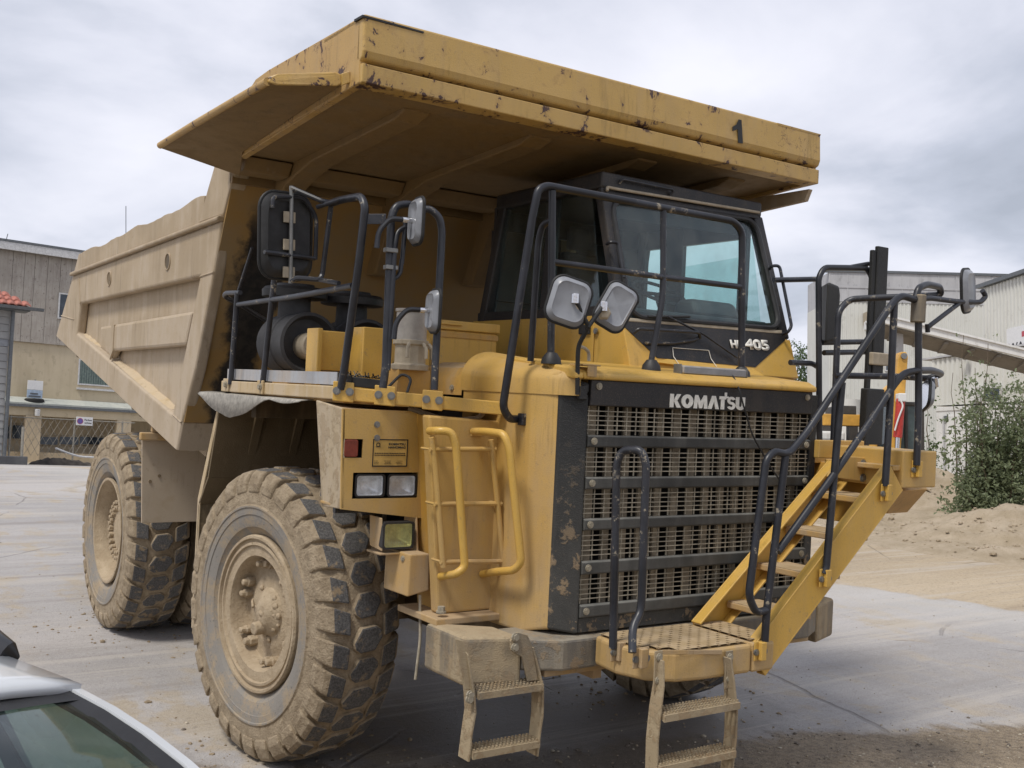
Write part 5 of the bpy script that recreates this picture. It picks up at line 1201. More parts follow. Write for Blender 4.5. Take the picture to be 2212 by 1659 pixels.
# ================================================================ THE YARD
def ground_material():
    s = NT('yard_ground'); W = lambda sc, d=6, r=.6, st=None, dist=0: s.noise(sc, d, r, st, 'World', dist)
    g = s.n('ShaderNodeNewGeometry'); sp = s.n('ShaderNodeSeparateXYZ'); s.l(g.outputs['Position'], sp.inputs[0]); X, Y, Z = sp.outputs
    n1, n2, n3, n4 = W(.55, 5, .6, (1,.55,1)), W(2.4, 5, .62, (1.,.6,1)), W(22, 4, .65), W(120, 2, .6)
    n5 = W(.23, 6, .6, (.35,1.2,1), .4); big = W(.16, 4, .5)
    asph = s.mix(s.ramp(n1, .3, .7), (.28,.265,.255), (.385,.368,.36))
    asph = s.mix(s.ramp(n5, .42, .62), asph, (.45,.425,.41))
    tan = s.math('ADD', s.math('MULTIPLY', s.ramp(n2, .48, .62), s.ramp(n1, .40, .58)), s.math('MULTIPLY', s.ramp(big, .52, .66), .5), True)
    col = s.mix(s.math('MULTIPLY', tan, .8), asph, (.40,.33,.235))
    # darker tyre scuffs and damp tracks
    tr = W(.9, 6, .65, (.18,1.6,1), .3)
    col = s.mix(s.math('MULTIPLY', s.ramp(tr, .60, .70), .42), col, (.20,.165,.15))
    col = s.mix(s.math('MULTIPLY', s.ramp(n3, .56, .72), .5), col, (.20,.175,.15))
    col = s.mix(s.math('MULTIPLY', s.ramp(n3, .42, .28), .35), col, (.50,.46,.40))
    # sandy ground to the right
    e = s.math('ADD', X, s.math('MULTIPLY', Y, .30)); e = s.math('ADD', e, s.math('MULTIPLY', s.math('SUBTRACT', n2, .5), 1.6))
    sand = s.math('MULTIPLY', s.ramp(e, 8.45, 8.85), s.ramp(Y, 26, 22))
    sc = s.mix(s.ramp(n5, .35, .65), (.40,.315,.205), (.52,.42,.29)); sc = s.mix(s.ramp(n3, .52, .7), sc, (.30,.225,.14))
    sc = s.mix(s.math('MULTIPLY', s.ramp(tr, .54, .64), .5), sc, (.28,.21,.135))
    col = s.mix(sand, col, sc)
    pale = s.math('MULTIPLY', s.ramp(e, 6.2, 8.3), s.ramp(e, 8.75, 8.4)); col = s.mix(s.math('MULTIPLY', pale, .55), col, (.52,.50,.47))
    # loose brown grit in the foreground
    e2 = s.math('ADD', Y, s.math('MULTIPLY', X, .30)); e2 = s.math('ADD', e2, s.math('MULTIPLY', s.math('SUBTRACT', n2, .5), 1.1))
    e2 = s.math('ADD', e2, s.math('MULTIPLY', s.math('SUBTRACT', n1, .5), .8))
    grit = s.ramp(e2, .95, .72)
    gc = s.mix(s.ramp(n3, .35, .65), (.20,.15,.095), (.32,.25,.165)); gc = s.mix(s.ramp(n4, .55, .68), gc, (.10,.08,.06))
    col = s.mix(grit, col, gc)
    col = s.mix(s.math('MULTIPLY', s.ramp(n4, .54, .66), .55), col, (.14,.122,.108)); col = s.mix(s.math('MULTIPLY', s.ramp(n4, .44, .32), .4), col, (.52,.48,.44))
    h = s.math('ADD', s.math('MULTIPLY', n4, s.math('ADD', .35, s.math('MULTIPLY', grit, 1.4))), s.math('MULTIPLY', n3, s.math('ADD', .6, grit)))
    # damp patch that also paints in shade under the front of the truck
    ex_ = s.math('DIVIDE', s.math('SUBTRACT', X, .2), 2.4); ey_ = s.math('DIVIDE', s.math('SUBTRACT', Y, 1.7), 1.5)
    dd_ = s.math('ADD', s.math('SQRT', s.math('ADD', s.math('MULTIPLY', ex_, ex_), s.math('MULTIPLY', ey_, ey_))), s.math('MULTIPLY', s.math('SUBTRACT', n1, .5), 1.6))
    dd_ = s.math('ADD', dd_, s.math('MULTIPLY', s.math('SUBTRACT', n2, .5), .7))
    wet_shade = s.ramp(dd_, 1.02, .78); col = s.mix(s.math('MULTIPLY', wet_shade, .62), col, (.105,.092,.082))
    # tracks pressed along the haul direction, and cracks
    rot = s.n('ShaderNodeMapping'); rot.inputs['Rotation'].default_value = (0,0,R_(17)); rot.inputs['Scale'].default_value = (.10,1.9,1); s.l(g.outputs['Position'], rot.inputs[0])
    tn = s.n('ShaderNodeTexNoise'); tn.inputs['Scale'].default_value = 1.6; tn.inputs['Detail'].default_value = 6; tn.inputs['Roughness'].default_value = .7; s.l(rot.outputs[0], tn.inputs[0])
    ng = s.math('SUBTRACT', 1, grit)
    col = s.mix(s.math('MULTIPLY', s.math('MULTIPLY', s.ramp(tn.outputs[0], .50, .64), .42), ng), col, (.50,.455,.40))
    col = s.mix(s.math('MULTIPLY', s.math('MULTIPLY', s.ramp(tn.outputs[0], .47, .36), .25), ng), col, (.235,.205,.18))
    vo = s.n('ShaderNodeTexVoronoi'); vo.feature = 'DISTANCE_TO_EDGE'; vo.inputs['Scale'].default_value = .32
    wv = s.n('ShaderNodeMixRGB'); wv.inputs[0].default_value = .12; nv = s.n('ShaderNodeTexNoise'); nv.inputs['Scale'].default_value = 1.2; nv.inputs['Detail'].default_value = 5; s.l(g.outputs['Position'], nv.inputs[0])
    s.l(g.outputs['Position'], wv.inputs[1]); s.l(nv.outputs[1], wv.inputs[2]); s.l(wv.outputs[0], vo.inputs['Vector'])
    ck = s.math('MULTIPLY', s.math('MULTIPLY', s.ramp(vo.outputs[0], .0055, .0015), s.ramp(n1, .50, .56)), ng)
    col = s.mix(s.math('MULTIPLY', ck, .32), col, (.08,.07,.065))
    h = s.math('ADD', h, s.math('MULTIPLY', tn.outputs[0], 1.2)); h = s.math('SUBTRACT', h, s.math('MULTIPLY', ck, 2.))
    s.bump(h, .6, .014)
    s.done(col, s.math('SUBTRACT', s.ramp(n1, .3, .7, .72, .92), s.math('MULTIPLY', wet_shade, .22)))
    s = NT('sand'); n3 = s.noise(2.2, 8, .65, coord='World'); n4 = s.noise(14, 6, .7, coord='World'); n5 = s.noise(60, 4, .7, coord='World')
    c = s.mix(s.ramp(n3, .3, .7), (.42,.335,.225), (.56,.46,.335)); c = s.mix(s.ramp(n4, .56, .7), c, (.33,.25,.16)); c = s.mix(s.math('MULTIPLY', s.ramp(n5, .55, .7), .5), c, (.22,.16,.10))
    s.bump(s.math('ADD', n4, n5), .8, .05); s.done(c, .95)
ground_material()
def axis(a, b, near, fine):
    v = []; x = a
    while x < b:
        v.append(x); d = max(0, abs(x-near)-12); x += fine + d*.12
    return v+[b]
gx = axis(-420, 420, 3, .8); gy = axis(-260, 700, 6, .8)
b = MB(); ny = len(gy)
for x in gx:
    for y in gy: b.v.append(Vector((x, y, gz(x,y))))
b.f = [(i*ny+j, (i+1)*ny+j, (i+1)*ny+j+1, i*ny+j+1) for i in range(len(gx)-1) for j in range(ny-1)]; b.mi = [0]*len(b.f)
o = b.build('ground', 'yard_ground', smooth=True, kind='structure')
# loose stones in the foreground: one object
rs = random.Random(11); b = MB()
ico = [(0,0,1),(.89,0,.45),(.28,.85,.45),(-.72,.53,.45),(-.72,-.53,.45),(.28,-.85,.45),(.72,.53,-.3),(-.28,.85,-.3),(-.89,0,-.3),(-.28,-.85,-.3),(.72,-.53,-.3)]
icf = [(0,1,2),(0,2,3),(0,3,4),(0,4,5),(0,5,1),(1,6,2),(2,7,3),(3,8,4),(4,9,5),(5,10,1),(2,6,7),(3,7,8),(4,8,9),(5,9,10),(1,10,6)]
def stone(b, x, y, r, z=None, mi=0):
    a = rs.uniform(0,6.28); sx, sy, sz = rs.uniform(.7,1.3), rs.uniform(.7,1.3), rs.uniform(.45,.9); zz = gz(x,y) if z is None else z
    ca, sa = math.cos(a), math.sin(a)
    b.add([(x+r*(ca*p[0]*sx-sa*p[1]*sy)*rs.uniform(.85,1.1), y+r*(sa*p[0]*sx+ca*p[1]*sy), zz+r*sz*(p[2]+.15)) for p in ico], icf, mi)
for i in range(5200):
    x = rs.uniform(-4.2, 6.5); y = .85-.30*x + rs.gauss(-.9, .95)
    if y > .9-.30*x and rs.random() < .8: continue
    if math.hypot(x-CW.x, y-CW.y) < 1.8: continue
    stone(b, x, y, min(.026, rs.lognormvariate(-5.0, .42)), mi=rs.randrange(3))
for i in range(1500):
    x = rs.uniform(-4, 11); y = rs.uniform(-2, 14)
    stone(b, x, y, min(.02, rs.lognormvariate(-5.2, .4)), mi=rs.randrange(3))
simple('stone_a', (.30,.25,.18), .9, 0, .3, 60); simple('stone_b', (.16,.135,.11), .9, 0, .3, 60); simple('stone_c', (.42,.37,.29), .9, 0, .3, 60)
b.build('gravel', ['stone_a','stone_b','stone_c'], kind='stuff')

# sand heaps on the right
def AT(px, py, D): return CW + wray(px,py)*D
rs2 = random.Random(4)
CL = []
def heap(name, lab, cx, cy, rx, ry, h, rot, seed, n=64):
    b = MB(); ca, sa = math.cos(rot), math.sin(rot)
    for i in range(n+1):
        for j in range(n+1):
            u, v = -1.5+3*i/n, -1.5+3*j/n; x = cx+ca*u*rx-sa*v*ry; y = cy+sa*u*rx+ca*v*ry
            q = math.exp(-(u*u+v*v)*1.5); nn = mnoise.fractal(Vector((x*.45+seed,y*.45,0)), 1, 2, 5); n2 = mnoise.fractal(Vector((x*1.9+seed,y*1.9,3)), 1, 2, 4)
            edge = max(0, 1-max(abs(u),abs(v))/1.5)
            hh = h*q*(1+.35*nn)+.10*n2*min(1,q*3) ; hh = hh*min(1,edge*5) - .06*(1-min(1,edge*5))-.02
            b.v.append(Vector((x,y,gz(x,y)+hh)))
            if hh > .05 and rs2.random() < .22: CL.append((x+rs2.uniform(-.06,.06),y+rs2.uniform(-.06,.06),gz(x,y)+hh))
    b.f = [(i*(n+1)+j,(i+1)*(n+1)+j,(i+1)*(n+1)+j+1,i*(n+1)+j+1) for i in range(n) for j in range(n)]; b.mi = [0]*len(b.f)
    o = b.build(name, 'sand', smooth=True, kind='structure'); return o
HEAPS = []
hp = AT(1995,1085,26.5); heap('sand_bank', '', hp.x, hp.y, 4.2, 3.0, .85, .4, 2)
hp2 = AT(2230,1120,19.5); heap('sand_bank', '', hp2.x, hp2.y, 2.6, 1.9, .75, .3, 9)
hp3 = AT(1850,1120,23); heap('sand_bank', '', hp3.x, hp3.y, 2.4, 1.2, .18, .6, 5)

b = MB()
for x, y, z in CL: stone(b, x, y, min(.09, rs.lognormvariate(-3.7, .55)), z, 0)
b.build('sand_clods', 'sand', kind='stuff')
# clods of dried mud dropped round the wheels
b = MB(); iRT = RT
for (wx, wy) in ((-1.55,1.6),(-1.5,5.35),(1.55,1.6)):
    for i in range(160):
        p = RT@Vector((wx+rs.gauss(-.05,.42), wy+rs.gauss(0,.6), 0)); stone(b, p.x, p.y, min(.035, rs.lognormvariate(-4.7, .5)))
b.build('mud_clods', 'tread_mud', kind='stuff')
# ================================================================ BUILDINGS
def wallmat(name, c0, c1, stain, streak=1.0, scale=1.0, rough=.9, stainamt=.5):
    s = NT(name); a = s.noise(.9*scale, 6, .6, coord='World'); b_ = s.noise(1.6*scale, 7, .68, (3.2,3.2,.30), 'World'); c = s.noise(16*scale, 5, .6, coord='World'); d = s.noise(5*scale, 6, .65, (1,1,.7), 'World')
    col = s.mix(s.ramp(a, .3, .7), c0, c1)
    col = s.mix(s.math('MULTIPLY', s.ramp(b_, .46, .68), stainamt*streak), col, stain)
    col = s.mix(s.math('MULTIPLY', s.ramp(d, .58, .66), stainamt*.9), col, tuple(v*.75 for v in stain))
    col = s.mix(s.math('MULTIPLY', s.ramp(c, .55, .75), .18), col, stain)
    s.bump(c, .2, .01); s.done(col, rough); return s.m
wallmat('stained_board', (.34,.305,.265), (.41,.375,.33), (.20,.165,.15), .55, 2.2, stainamt=.75)
wallmat('cream_wall', (.50,.42,.29), (.56,.475,.34), (.36,.29,.20), .8, .8, stainamt=.35)
wallmat('cream_pillar', (.44,.36,.255), (.50,.415,.295), (.30,.24,.165), .9, 1, stainamt=.4)
wallmat('ledge_green', (.38,.40,.37), (.47,.48,.43), (.28,.31,.30), .7, 1, stainamt=.5)
wallmat('grey_cladding', (.40,.40,.41), (.47,.47,.48), (.30,.30,.31), 1, .5, stainamt=.5)
wallmat('cream_cladding', (.58,.58,.54), (.63,.63,.59), (.44,.42,.36), .6, .5, stainamt=.3)
wallmat('white_metal', (.62,.62,.60), (.68,.68,.66), (.40,.37,.32), .6, 1, stainamt=.35)
wallmat('concrete_dark', (.085,.085,.09), (.13,.13,.13), (.05,.05,.05), .6, 2, stainamt=.4)
wallmat('siding_grey', (.30,.30,.30), (.36,.36,.355), (.24,.24,.24), .6, 2, stainamt=.3)
wallmat('conveyor_white', (.66,.66,.65), (.72,.72,.71), (.40,.38,.34), .6, 1, stainamt=.35)
wallmat('conveyor_brown', (.15,.135,.115), (.20,.18,.155), (.13,.10,.08), .6, 1, stainamt=.5)
wallmat('light_sand', (.58,.50,.36), (.66,.58,.43), (.45,.37,.25), .4, 1.5, stainamt=.35)
simple('eave_white', (.55,.55,.55), .6); simple('dark_gutter', (.13,.14,.15), .5, .3); simple('roof_red', (.36,.135,.10), .8, 0, .35, 8)
simple('window_glass', (.055,.07,.09), .08, 0, .3, 2, 0); simple('window_teal', (.07,.10,.10), .1, 0, .4, 2, 0); simple('shutter_green', (.13,.17,.155), .6, 0, .25)
simple('sign_white', (.72,.72,.72), .5, 0, .04); simple('sign_blue_print', (.36,.45,.56), .5); simple('sign_purple', (.13,.09,.32), .5); simple('sign_red', (.45,.07,.09), .5)
simple('wire_grey', (.30,.28,.24), .6, .2); simple('black_rubber', (.012,.012,.012), .8); simple('letter_dark', (.03,.03,.035), .6)
simple('dark_debris', (.05,.042,.036), .95, 0, .5, 4)
class Facade:
    """vertical plane: px -> (u along, z up) in metres; local frame u, depth (away from camera), z"""
    def __init__(s, px, D, vp=None, dirv=None, zb=None):
        p = CW + wray(px, 1000)*D; s.b = Vector((p.x, p.y, gz(p.x,p.y) if zb is None else zb))
        d = wray(*vp) if vp else Vector(dirv); d = Vector((d.x,d.y,0)).normalized()
        if d.dot(RT@CR) < 0: d = -d
        s.d = d; n = Vector((d.y,-d.x,0))
        if n.dot(s.b-CW) < 0: n = -n
        s.n = n
        m_ = Matrix.Identity(4)
        for i in range(3): m_[i][0], m_[i][1], m_[i][2], m_[i][3] = d[i], n[i], (0,0,1)[i], s.b[i]
        s.m = m_
    def P(s, px, py, w=0.):
        r = wray(px,py); t = ((s.b + s.n*w - CW).dot(s.n))/r.dot(s.n); p = CW + r*t - s.b
        return Vector((p.dot(s.d), w, p.z))
    def rect(s, x0, y0, x1, y1, w=0.):
        a, c = s.P(x0,y0,w), s.P(x1,y1,w); return (min(a.x,c.x), max(a.x,c.x), min(a.z,c.z), max(a.z,c.z))
def fbox(name, F, root, px, w0, w1, mat, bevel=0, at=0., **k):
    u0, u1, z0, z1 = F.rect(*px, at); return MB().box((u0,w0,z0),(u1,w1,z1)).build(name, mat, root, bevel, **k)

# ---- left: long workshop with stained cladding over a cream ground floor
FL_ = Facade(100, 47, vp=(3909,984))
wk = thing('workshop_building', 'long workshop with stained brown cladding above cream walls at far left', 'building', mat4=FL_.m)
ztop = FL_.P(100,541).z; zc = FL_.P(60,737).z; zled = FL_.P(60,868).z
uL, uR = FL_.P(-60,800).x, FL_.P(620,800).x
MB().box((uL,.0,zled+.1),(uR,9,zc)).build('wall', 'cream_wall', wk)
MB().box((uL,1.2,-.4),(uR,9,zled+.1)).build('lower_wall', 'cream_pillar', wk)
sx = [-60,-34,-8,22,48,70,98,126,150,176,204,232,262,294,330,370,415,465,520,620]
for i in range(len(sx)-1):
    a, c = FL_.P(sx[i],640).x, FL_.P(sx[i+1],640).x
    if sx[i] == 126: 
        pass
    MB().box((a+.006,-.10-.004*(i % 2),zc-.05),(c-.006,-.001,ztop)).build('cladding_panel', 'stained_board', wk, .006)
box('upper_wall', (uL+.02,.002,zc+.001), (uR-.02,8.9,ztop-.02), 'stained_board', wk, 0)
MB().box((uL-.3,-.45,ztop-.28),(uR+.3,-.38,ztop+.06)).build('eave_board', 'eave_white', wk, .01)
MB().box((uL-.3,-.47,ztop+.061),(uR+.3,9.3,ztop+.16)).build('roof', 'dark_gutter', wk)
def window(F, root, px, w, pane, frame='eave_white', slats=0):
    u0,u1,z0,z1 = F.rect(*px); t = .06
    fr_ = MB().box((u0-t,w-.05,z0-t),(u1+t,w-.004,z0)).box((u0-t,w-.05,z1),(u1+t,w-.004,z1+t)).box((u0-t,w-.05,z0),(u0,w-.004,z1)).box((u1,w-.05,z0),(u1+t,w-.004,z1)).build('window', frame, root)
    MB().box((u0,w-.02,z0),(u1,w-.003,z1)).build('pane', pane, fr_)
    for i in range(slats):
        a = u0+(u1-u0)*i/slats; MB().prism([(a,w-.021,z0),(a+(u1-u0)/slats*.72,w-.045,z0),(a+(u1-u0)/slats*.86,w-.021,z0)], (0,0,z1-z0)).build('slat', 'shutter_green', fr_)
    return fr_
window(FL_, wk, (128,636,162,690), -.125, 'window_glass')
window(FL_, wk, (173,778,252,834), -.002, 'window_teal', slats=16)
MB().box((FL_.P(165,836).x,-.14,FL_.P(165,841).z),(FL_.P(260,836).x,-.001,FL_.P(165,837).z)).build('window_sill', 'eave_white', wk)
# projecting ledge roof and pillars
z_l0, z_l1 = FL_.P(60,878).z, FL_.P(60,858).z
MB().prism([(uL,-.9,z_l0+.05),(uL,-.9,z_l0+.12),(uL,-.02,z_l1),(uL,-.02,z_l0+.05)], (uR-uL,0,0)).build('ledge_roof', 'ledge_green', wk)
MB().box((uL,-.95,z_l0-.06),(uR,1.19,z_l0+.045)).build('ledge_edge', 'dark_gutter', wk)
MB().box((uL,-.80,z_l0-.42),(uR,-.6,z_l0-.061)).build('beam', 'cream_wall', wk)
for px in (68,264,-30): 
    a = FL_.P(px,950,-.7).x; MB().box((a-.32,-.85,-.3),(a+.32,-.55,z_l0-.42)).build('pillar', 'cream_pillar', wk, .02)
lo_ = [(2,918,24,948),(30,918,55,948),(86,943,127,961),(132,943,172,961),(176,943,226,961)]
for r_ in lo_:
    u0,u1,z0,z1 = FL_.rect(*r_, .9)
    wn_ = MB().box((u0-.04,1.10,z0-.04),(u1+.04,1.195,z1+.04)).build('window', 'cream_pillar', wk); MB().box((u0,1.07,z0),(u1,1.0995,z1)).build('pane', 'window_glass', wk if False else wn_)
MB().box((uL,-.4,-.3),(uR,1.19,FL_.P(100,978,.5).z)).build('plinth', 'cream_pillar', wk)
a = FL_.P(80,893,-.86); MB().cyl((a.x,-.9,a.z+.18), (a.x,-.9,a.z-.12), .12, .10, 12).build('wall_lamp', 'eave_white', wk, .02)
MB().box((uL,-2.6,-.25),(uR,-.5,.06)).build('pavement_kerb', 'light_sand', wk, .02)
# aerials
for (x0,y0,x1,y1) in ((272,498,272,445),(8,531,17,505)):
    tagt(MB().tube([FL_.m@FL_.P(x0,y0+6,3), FL_.m@FL_.P(x1,y1,3)], .018, 6).build('aerial', 'dark_gutter'), 'thin upright aerial rising above the dump body rim' if x0 > 100 else 'thin leaning aerial on the workshop roof at far left', 'aerial')
# roof sign standing on the ledge, weighted by a tyre
rg = thing('roof_sign', 'white and pale blue sign standing in a tyre on the ledge', 'sign', mat4=FL_.m)
u0,u1,z0,z1 = FL_.rect(60,821,91,861,-.5); zm = FL_.P(75,842,-.5).z
MB().box((u0,-.52,zm),(u1,-.48,z1)).build('sign_panel', 'sign_white', rg, .006)
lo2 = MB().box((u0,-.52,z0),(u1,-.48,zm-.01)).build('sign_panel', 'sign_blue_print', rg, .006)
MB().box((u0+.2*(u1-u0),-.527,z0+.42*(zm-z0)),(u1-.3*(u1-u0),-.521,z0+.62*(zm-z0))).box((u0+.12*(u1-u0),-.527,z0+.12*(zm-z0)),(u1-.12*(u1-u0),-.521,z0+.30*(zm-z0))).build('sign_print', 'dark_gutter', lo2)
MB().box(((u0+u1)/2-.03,-.475,z0-.35),((u0+u1)/2+.03,-.44,z1+.05)).build('sign_post', 'bolt_steel', rg)
zt_ = FL_.P(75,873,-.5).z
MB().lathe([(0,.22),(0,.36),(.05,.40),(.15,.40),(.2,.36),(.2,.22)], ((u0+u1)/2-.0,-.5,zt_+.03), (0,0,1), 24).build('tyre', 'black_rubber', rg, smooth=True)
# fence with chain link and no parking sign
FF = Facade(100, 41, vp=(3909,984))
fn = thing('chain_link_fence', 'chain link fence in front of the cream workshop wall', 'fence', mat4=FF.m)
zt0, zb0 = FF.P(100,904).z, FF.P(100,985).z; ua, ub = FF.P(-20,940).x, FF.P(290,940).x
b = MB(); st = .26; H_ = zt0-zb0; k = ua-H_
while k < ub:
    for sg in (0,1):
        p0, p1 = Vector((k,0,zb0 if not sg else zt0)), Vector((k+H_*.55,0,zt0 if not sg else zb0))
        if p0.x > ua and p1.x < ub: b.tube([p0,p1], .007, 4, False)
    k += st
b.build('wire_mesh', 'wire_grey', fn, kind='stuff')
MB().tube([(ua,0,zt0),(ub,0,zt0)], .02, 6).build('top_wire', 'wire_grey', fn)
for px in (22,160,264): a = FF.P(px,940).x; MB().tube([(a,.03,-.3),(a,.03,zt0+.05)], .035, 8).build('fence_post', 'wire_grey', fn)
ps = thing('no_parking_sign', 'white sign with purple disc hanging on the chain link fence', 'sign', mat4=FF.m)
u0,u1,z0,z1 = FF.rect(164,900,199,920)
pb_ = MB().box((u0,-.05,z0),(u1,-.03,z1)).build('sign_panel', 'sign_white', ps, .004)
rc = (z1-z0)*.36; cc = Vector((u0+(u1-u0)*.24,-.051,(z0+z1)/2))
MB().lathe([(0,rc),(.004,rc),(.004,rc*.86),(0,rc*.86)], cc, (0,-1,0), 28).build('disc_rim', 'sign_red', pb_)
MB().lathe([(.001,rc*.86),(.003,rc*.86),(.003,0)], cc, (0,-1,0), 28).build('disc', 'sign_purple', pb_)
for t_, f in (('Parken',.56),('verboten',.22)):
    text_mesh('sign_lettering', t_, (z1-z0)*.22, 'letter_dark', pb_, frame_mtx((u0+(u1-u0)*.5,-.052,z0+(z1-z0)*f),(1,0,0),(0,0,1)), .01, (u1-u0)*.44, .003)
# dark debris and concrete block in front
b = MB(); rs3 = random.Random(8); a0, a1 = FF.P(72,990,-.6), FF.P(205,990,-.6); n = 26
for i in range(n+1):
    t = i/n; x = a0.x+(a1.x-a0.x)*t; h = .36*(math.sin(math.pi*min(1,t*1.0))**.6)*(1-.5*t)+rs3.uniform(-.04,.04)
    b.v += [Vector((x,-1.2,-.1)), Vector((x,-.9,max(.02,h*.75))), Vector((x,-.6,max(.03,h))), Vector((x,-.1,max(.03,h*.8))), Vector((x,.2,-.1))]
b.f = [(i*5+j,i*5+j+1,i*5+j+6,i*5+j+5) for i in range(n) for j in range(4)]; b.mi = [0]*len(b.f)
dk = b.build('debris_heap', 'dark_debris', smooth=True); dk.matrix_world = FF.m; tagt(dk, 'low dark heap of debris at the foot of the fence', 'debris')
pp_ = MB().tube(round_path([FF.P(120,968,-1.3),FF.P(145,978,-1.3),FF.P(170,986,-1.3),FF.P(205,988,-1.3)], .5), .04, 6).build('plastic_pipe', 'eave_white', smooth=True); pp_.matrix_world = FF.m; tagt(pp_, 'thin white pipe lying across the dark debris heap', 'pipe')
FB = Facade(30, 33, vp=(3909,984))
u0,u1,z0,z1 = FB.rect(-40,983,59,1012)
cb_ = MB().box((u0,0,min(z0,-.25)),(u1,1.0,z1)).build('concrete_block', 'concrete_dark', None, .03); cb_.matrix_world = FB.m; tagt(cb_, 'dark grey concrete block on the road edge at far left', 'block')
a = FB.P(47,985,.5); c = FB.P(50,922,.5); ptb = MB().tube([(a.x,.5,z1-.05),(c.x,.5,c.z)], .045, 8).build('marker_post', 'wire_grey'); ptb.matrix_world = FB.m; tagt(ptb, 'thin grey post standing on the dark concrete block', 'post')

# ---- small sided house at the left edge
FH = Facade(0, 36, vp=(3909,984))
hs_ = thing('sided_house', 'grey sided house with red tile roof at the left picture edge', 'house', mat4=FH.m)
uw = FH.P(15,800).x; zt_ = FH.P(10,668).z; uL2 = uw-7
MB().box((uL2,.03,-.4),(uw-.02,6,zt_)).build('wall', 'siding_grey', hs_)
nb = 22
for i in range(nb):
    z = -.3+(zt_+.3)*i/nb; hgt_ = (zt_+.3)/nb
    MB().prism([(uL2,.03,z),(uL2,-.035,z),(uL2,-.012,z+hgt_-.012),(uL2,.03,z+hgt_-.012)], (uw-uL2,0,0)).build('siding_board', 'siding_grey' if i != 17 else 'mirror_back', hs_)
MB().tube([(uw+.06,-.10,-.4),(uw+.05,-.10,zt_-.05)], .065, 10).build('downpipe', 'dark_gutter', hs_, smooth=True)
zg = FH.P(30,662,-.55).z; ug = FH.P(95,662,-.55).x
MB().prism([(uL2,-.62,zg+.03),(uL2,-.60,zg-.07),(uL2,-.48,zg-.07),(uL2,-.46,zg+.03)], (ug-uL2,0,0)).build('gutter', 'dark_gutter', hs_)
MB().box((uL2,-.45,zg-.10),(uw+.5,.2,zg-.02)).build('soffit', 'dark_gutter', hs_)
# tiled hip roof
ur = FH.P(66,655,-.5).x; rise = math.tan(R_(30)); tw, tl = .235, .34
zr = zg+.05
MB().prism([(uL2,-.5,zr-.02),(ur,-.5,zr-.02),(ur-3.0,3.0,zr+3.5*rise-.02),(uL2,3.0,zr+3.5*rise-.02)], (0,.02,-.06)).build('roof', 'roof_red', hs_)
tsrc = None
for row in range(9):
    y = -.52+row*tl*math.cos(R_(30)); z = zr+row*tl*math.sin(R_(30)); umax = ur-(y+.5)*.86
    n_ = int((umax-(ur-4.2))/tw)
    for k in range(n_):
        u = umax-tw*(k+1)+(.5*tw if row % 2 else 0)*0
        if tsrc is None:
            b = MB(); m_ = 6; pr = [(tw*(i/m_), .045*math.sin(math.pi*i/m_*1.0)) for i in range(m_+1)]
            for yy in (0, tl*1.12):
                for x, h in pr: b.v.append(Vector((x, yy*math.cos(R_(27)), h+yy*math.sin(R_(27))+(.02 if yy == 0 else 0))))
            for x, h in pr: b.v.append(Vector((x, 0, h-.02)))
            q = m_+1; b.f = [(i,i+1,q+i+1,q+i) for i in range(m_)]+[(2*q+i,2*q+i+1,i+1,i) for i in range(m_)]; b.mi = [0]*len(b.f)
            tsrc = b.build('roof_tile', 'roof_red', hs_); o = tsrc
        else: o = tsrc.copy(); COL.objects.link(o); o.name = 'roof_tile'
        o.location = (u,y,z+.01+random.uniform(0,.012)); o.rotation_euler = (0,0,random.uniform(-.02,.02))

# ---- right: big warehouse far back
FW = Facade(1950, 60, dirv=RT@CR)
wh = thing('warehouse', 'big cream clad warehouse with grey band below its roof', 'warehouse', mat4=FW.m)
u0 = FW.P(1790,800).x; u1 = FW.P(2420,800).x; zt_ = FW.P(1950,592).z; zg_ = FW.P(1950,655).z; um = u0; zl_ = zt_
MB().prism([(u0,0,-.5),(u1,0,-.5),(u1,0,zg_),(u0,0,zg_-.0)], (0,4.4,0)).build('wall', 'cream_cladding', wh)
MB().prism([(u0,-.06,zg_),(u1,-.06,zg_),(u1,-.06,zt_),(u0,-.06,zt_)], (0,4.4,0)).build('upper_band', 'grey_cladding', wh)
MB().prism([(um-.3,-.14,zt_),(u1,-.14,zt_),(u1,-.14,zt_+.14),(um-.3,-.14,zt_+.14)], (0,.3,0)).build('roof_edge', 'dark_gutter', wh)
nr_ = 74
for i in range(nr_):
    a = u0+(u1-u0)*i/nr_; MB().box((a,-.035,-.4),(a+.09,-.001,zg_-.01)).build('cladding_rib', 'cream_cladding', wh)
for i in range(16):
    a = um+(u1-um)*i/16; MB().box((a,-.085,zg_+.02),(a+.06,-.061,zt_-.02)).build('cladding_rib', 'grey_cladding', wh)
MB().box((u0,-.10,(zt_+zg_)/2-.05),(u1,-.062,(zt_+zg_)/2+.05)).build('band_strip', 'grey_cladding', wh)
for (r_) in ((1913,765,1924,800),):
    window(FW, wh, r_, -.04, 'window_glass')
vt = FW.rect(1864,677,1888,703); MB().box((vt[0],-1.2,vt[2]),(vt[1],-.04,vt[3])).build('vent_box', 'cast_dusty', wh)
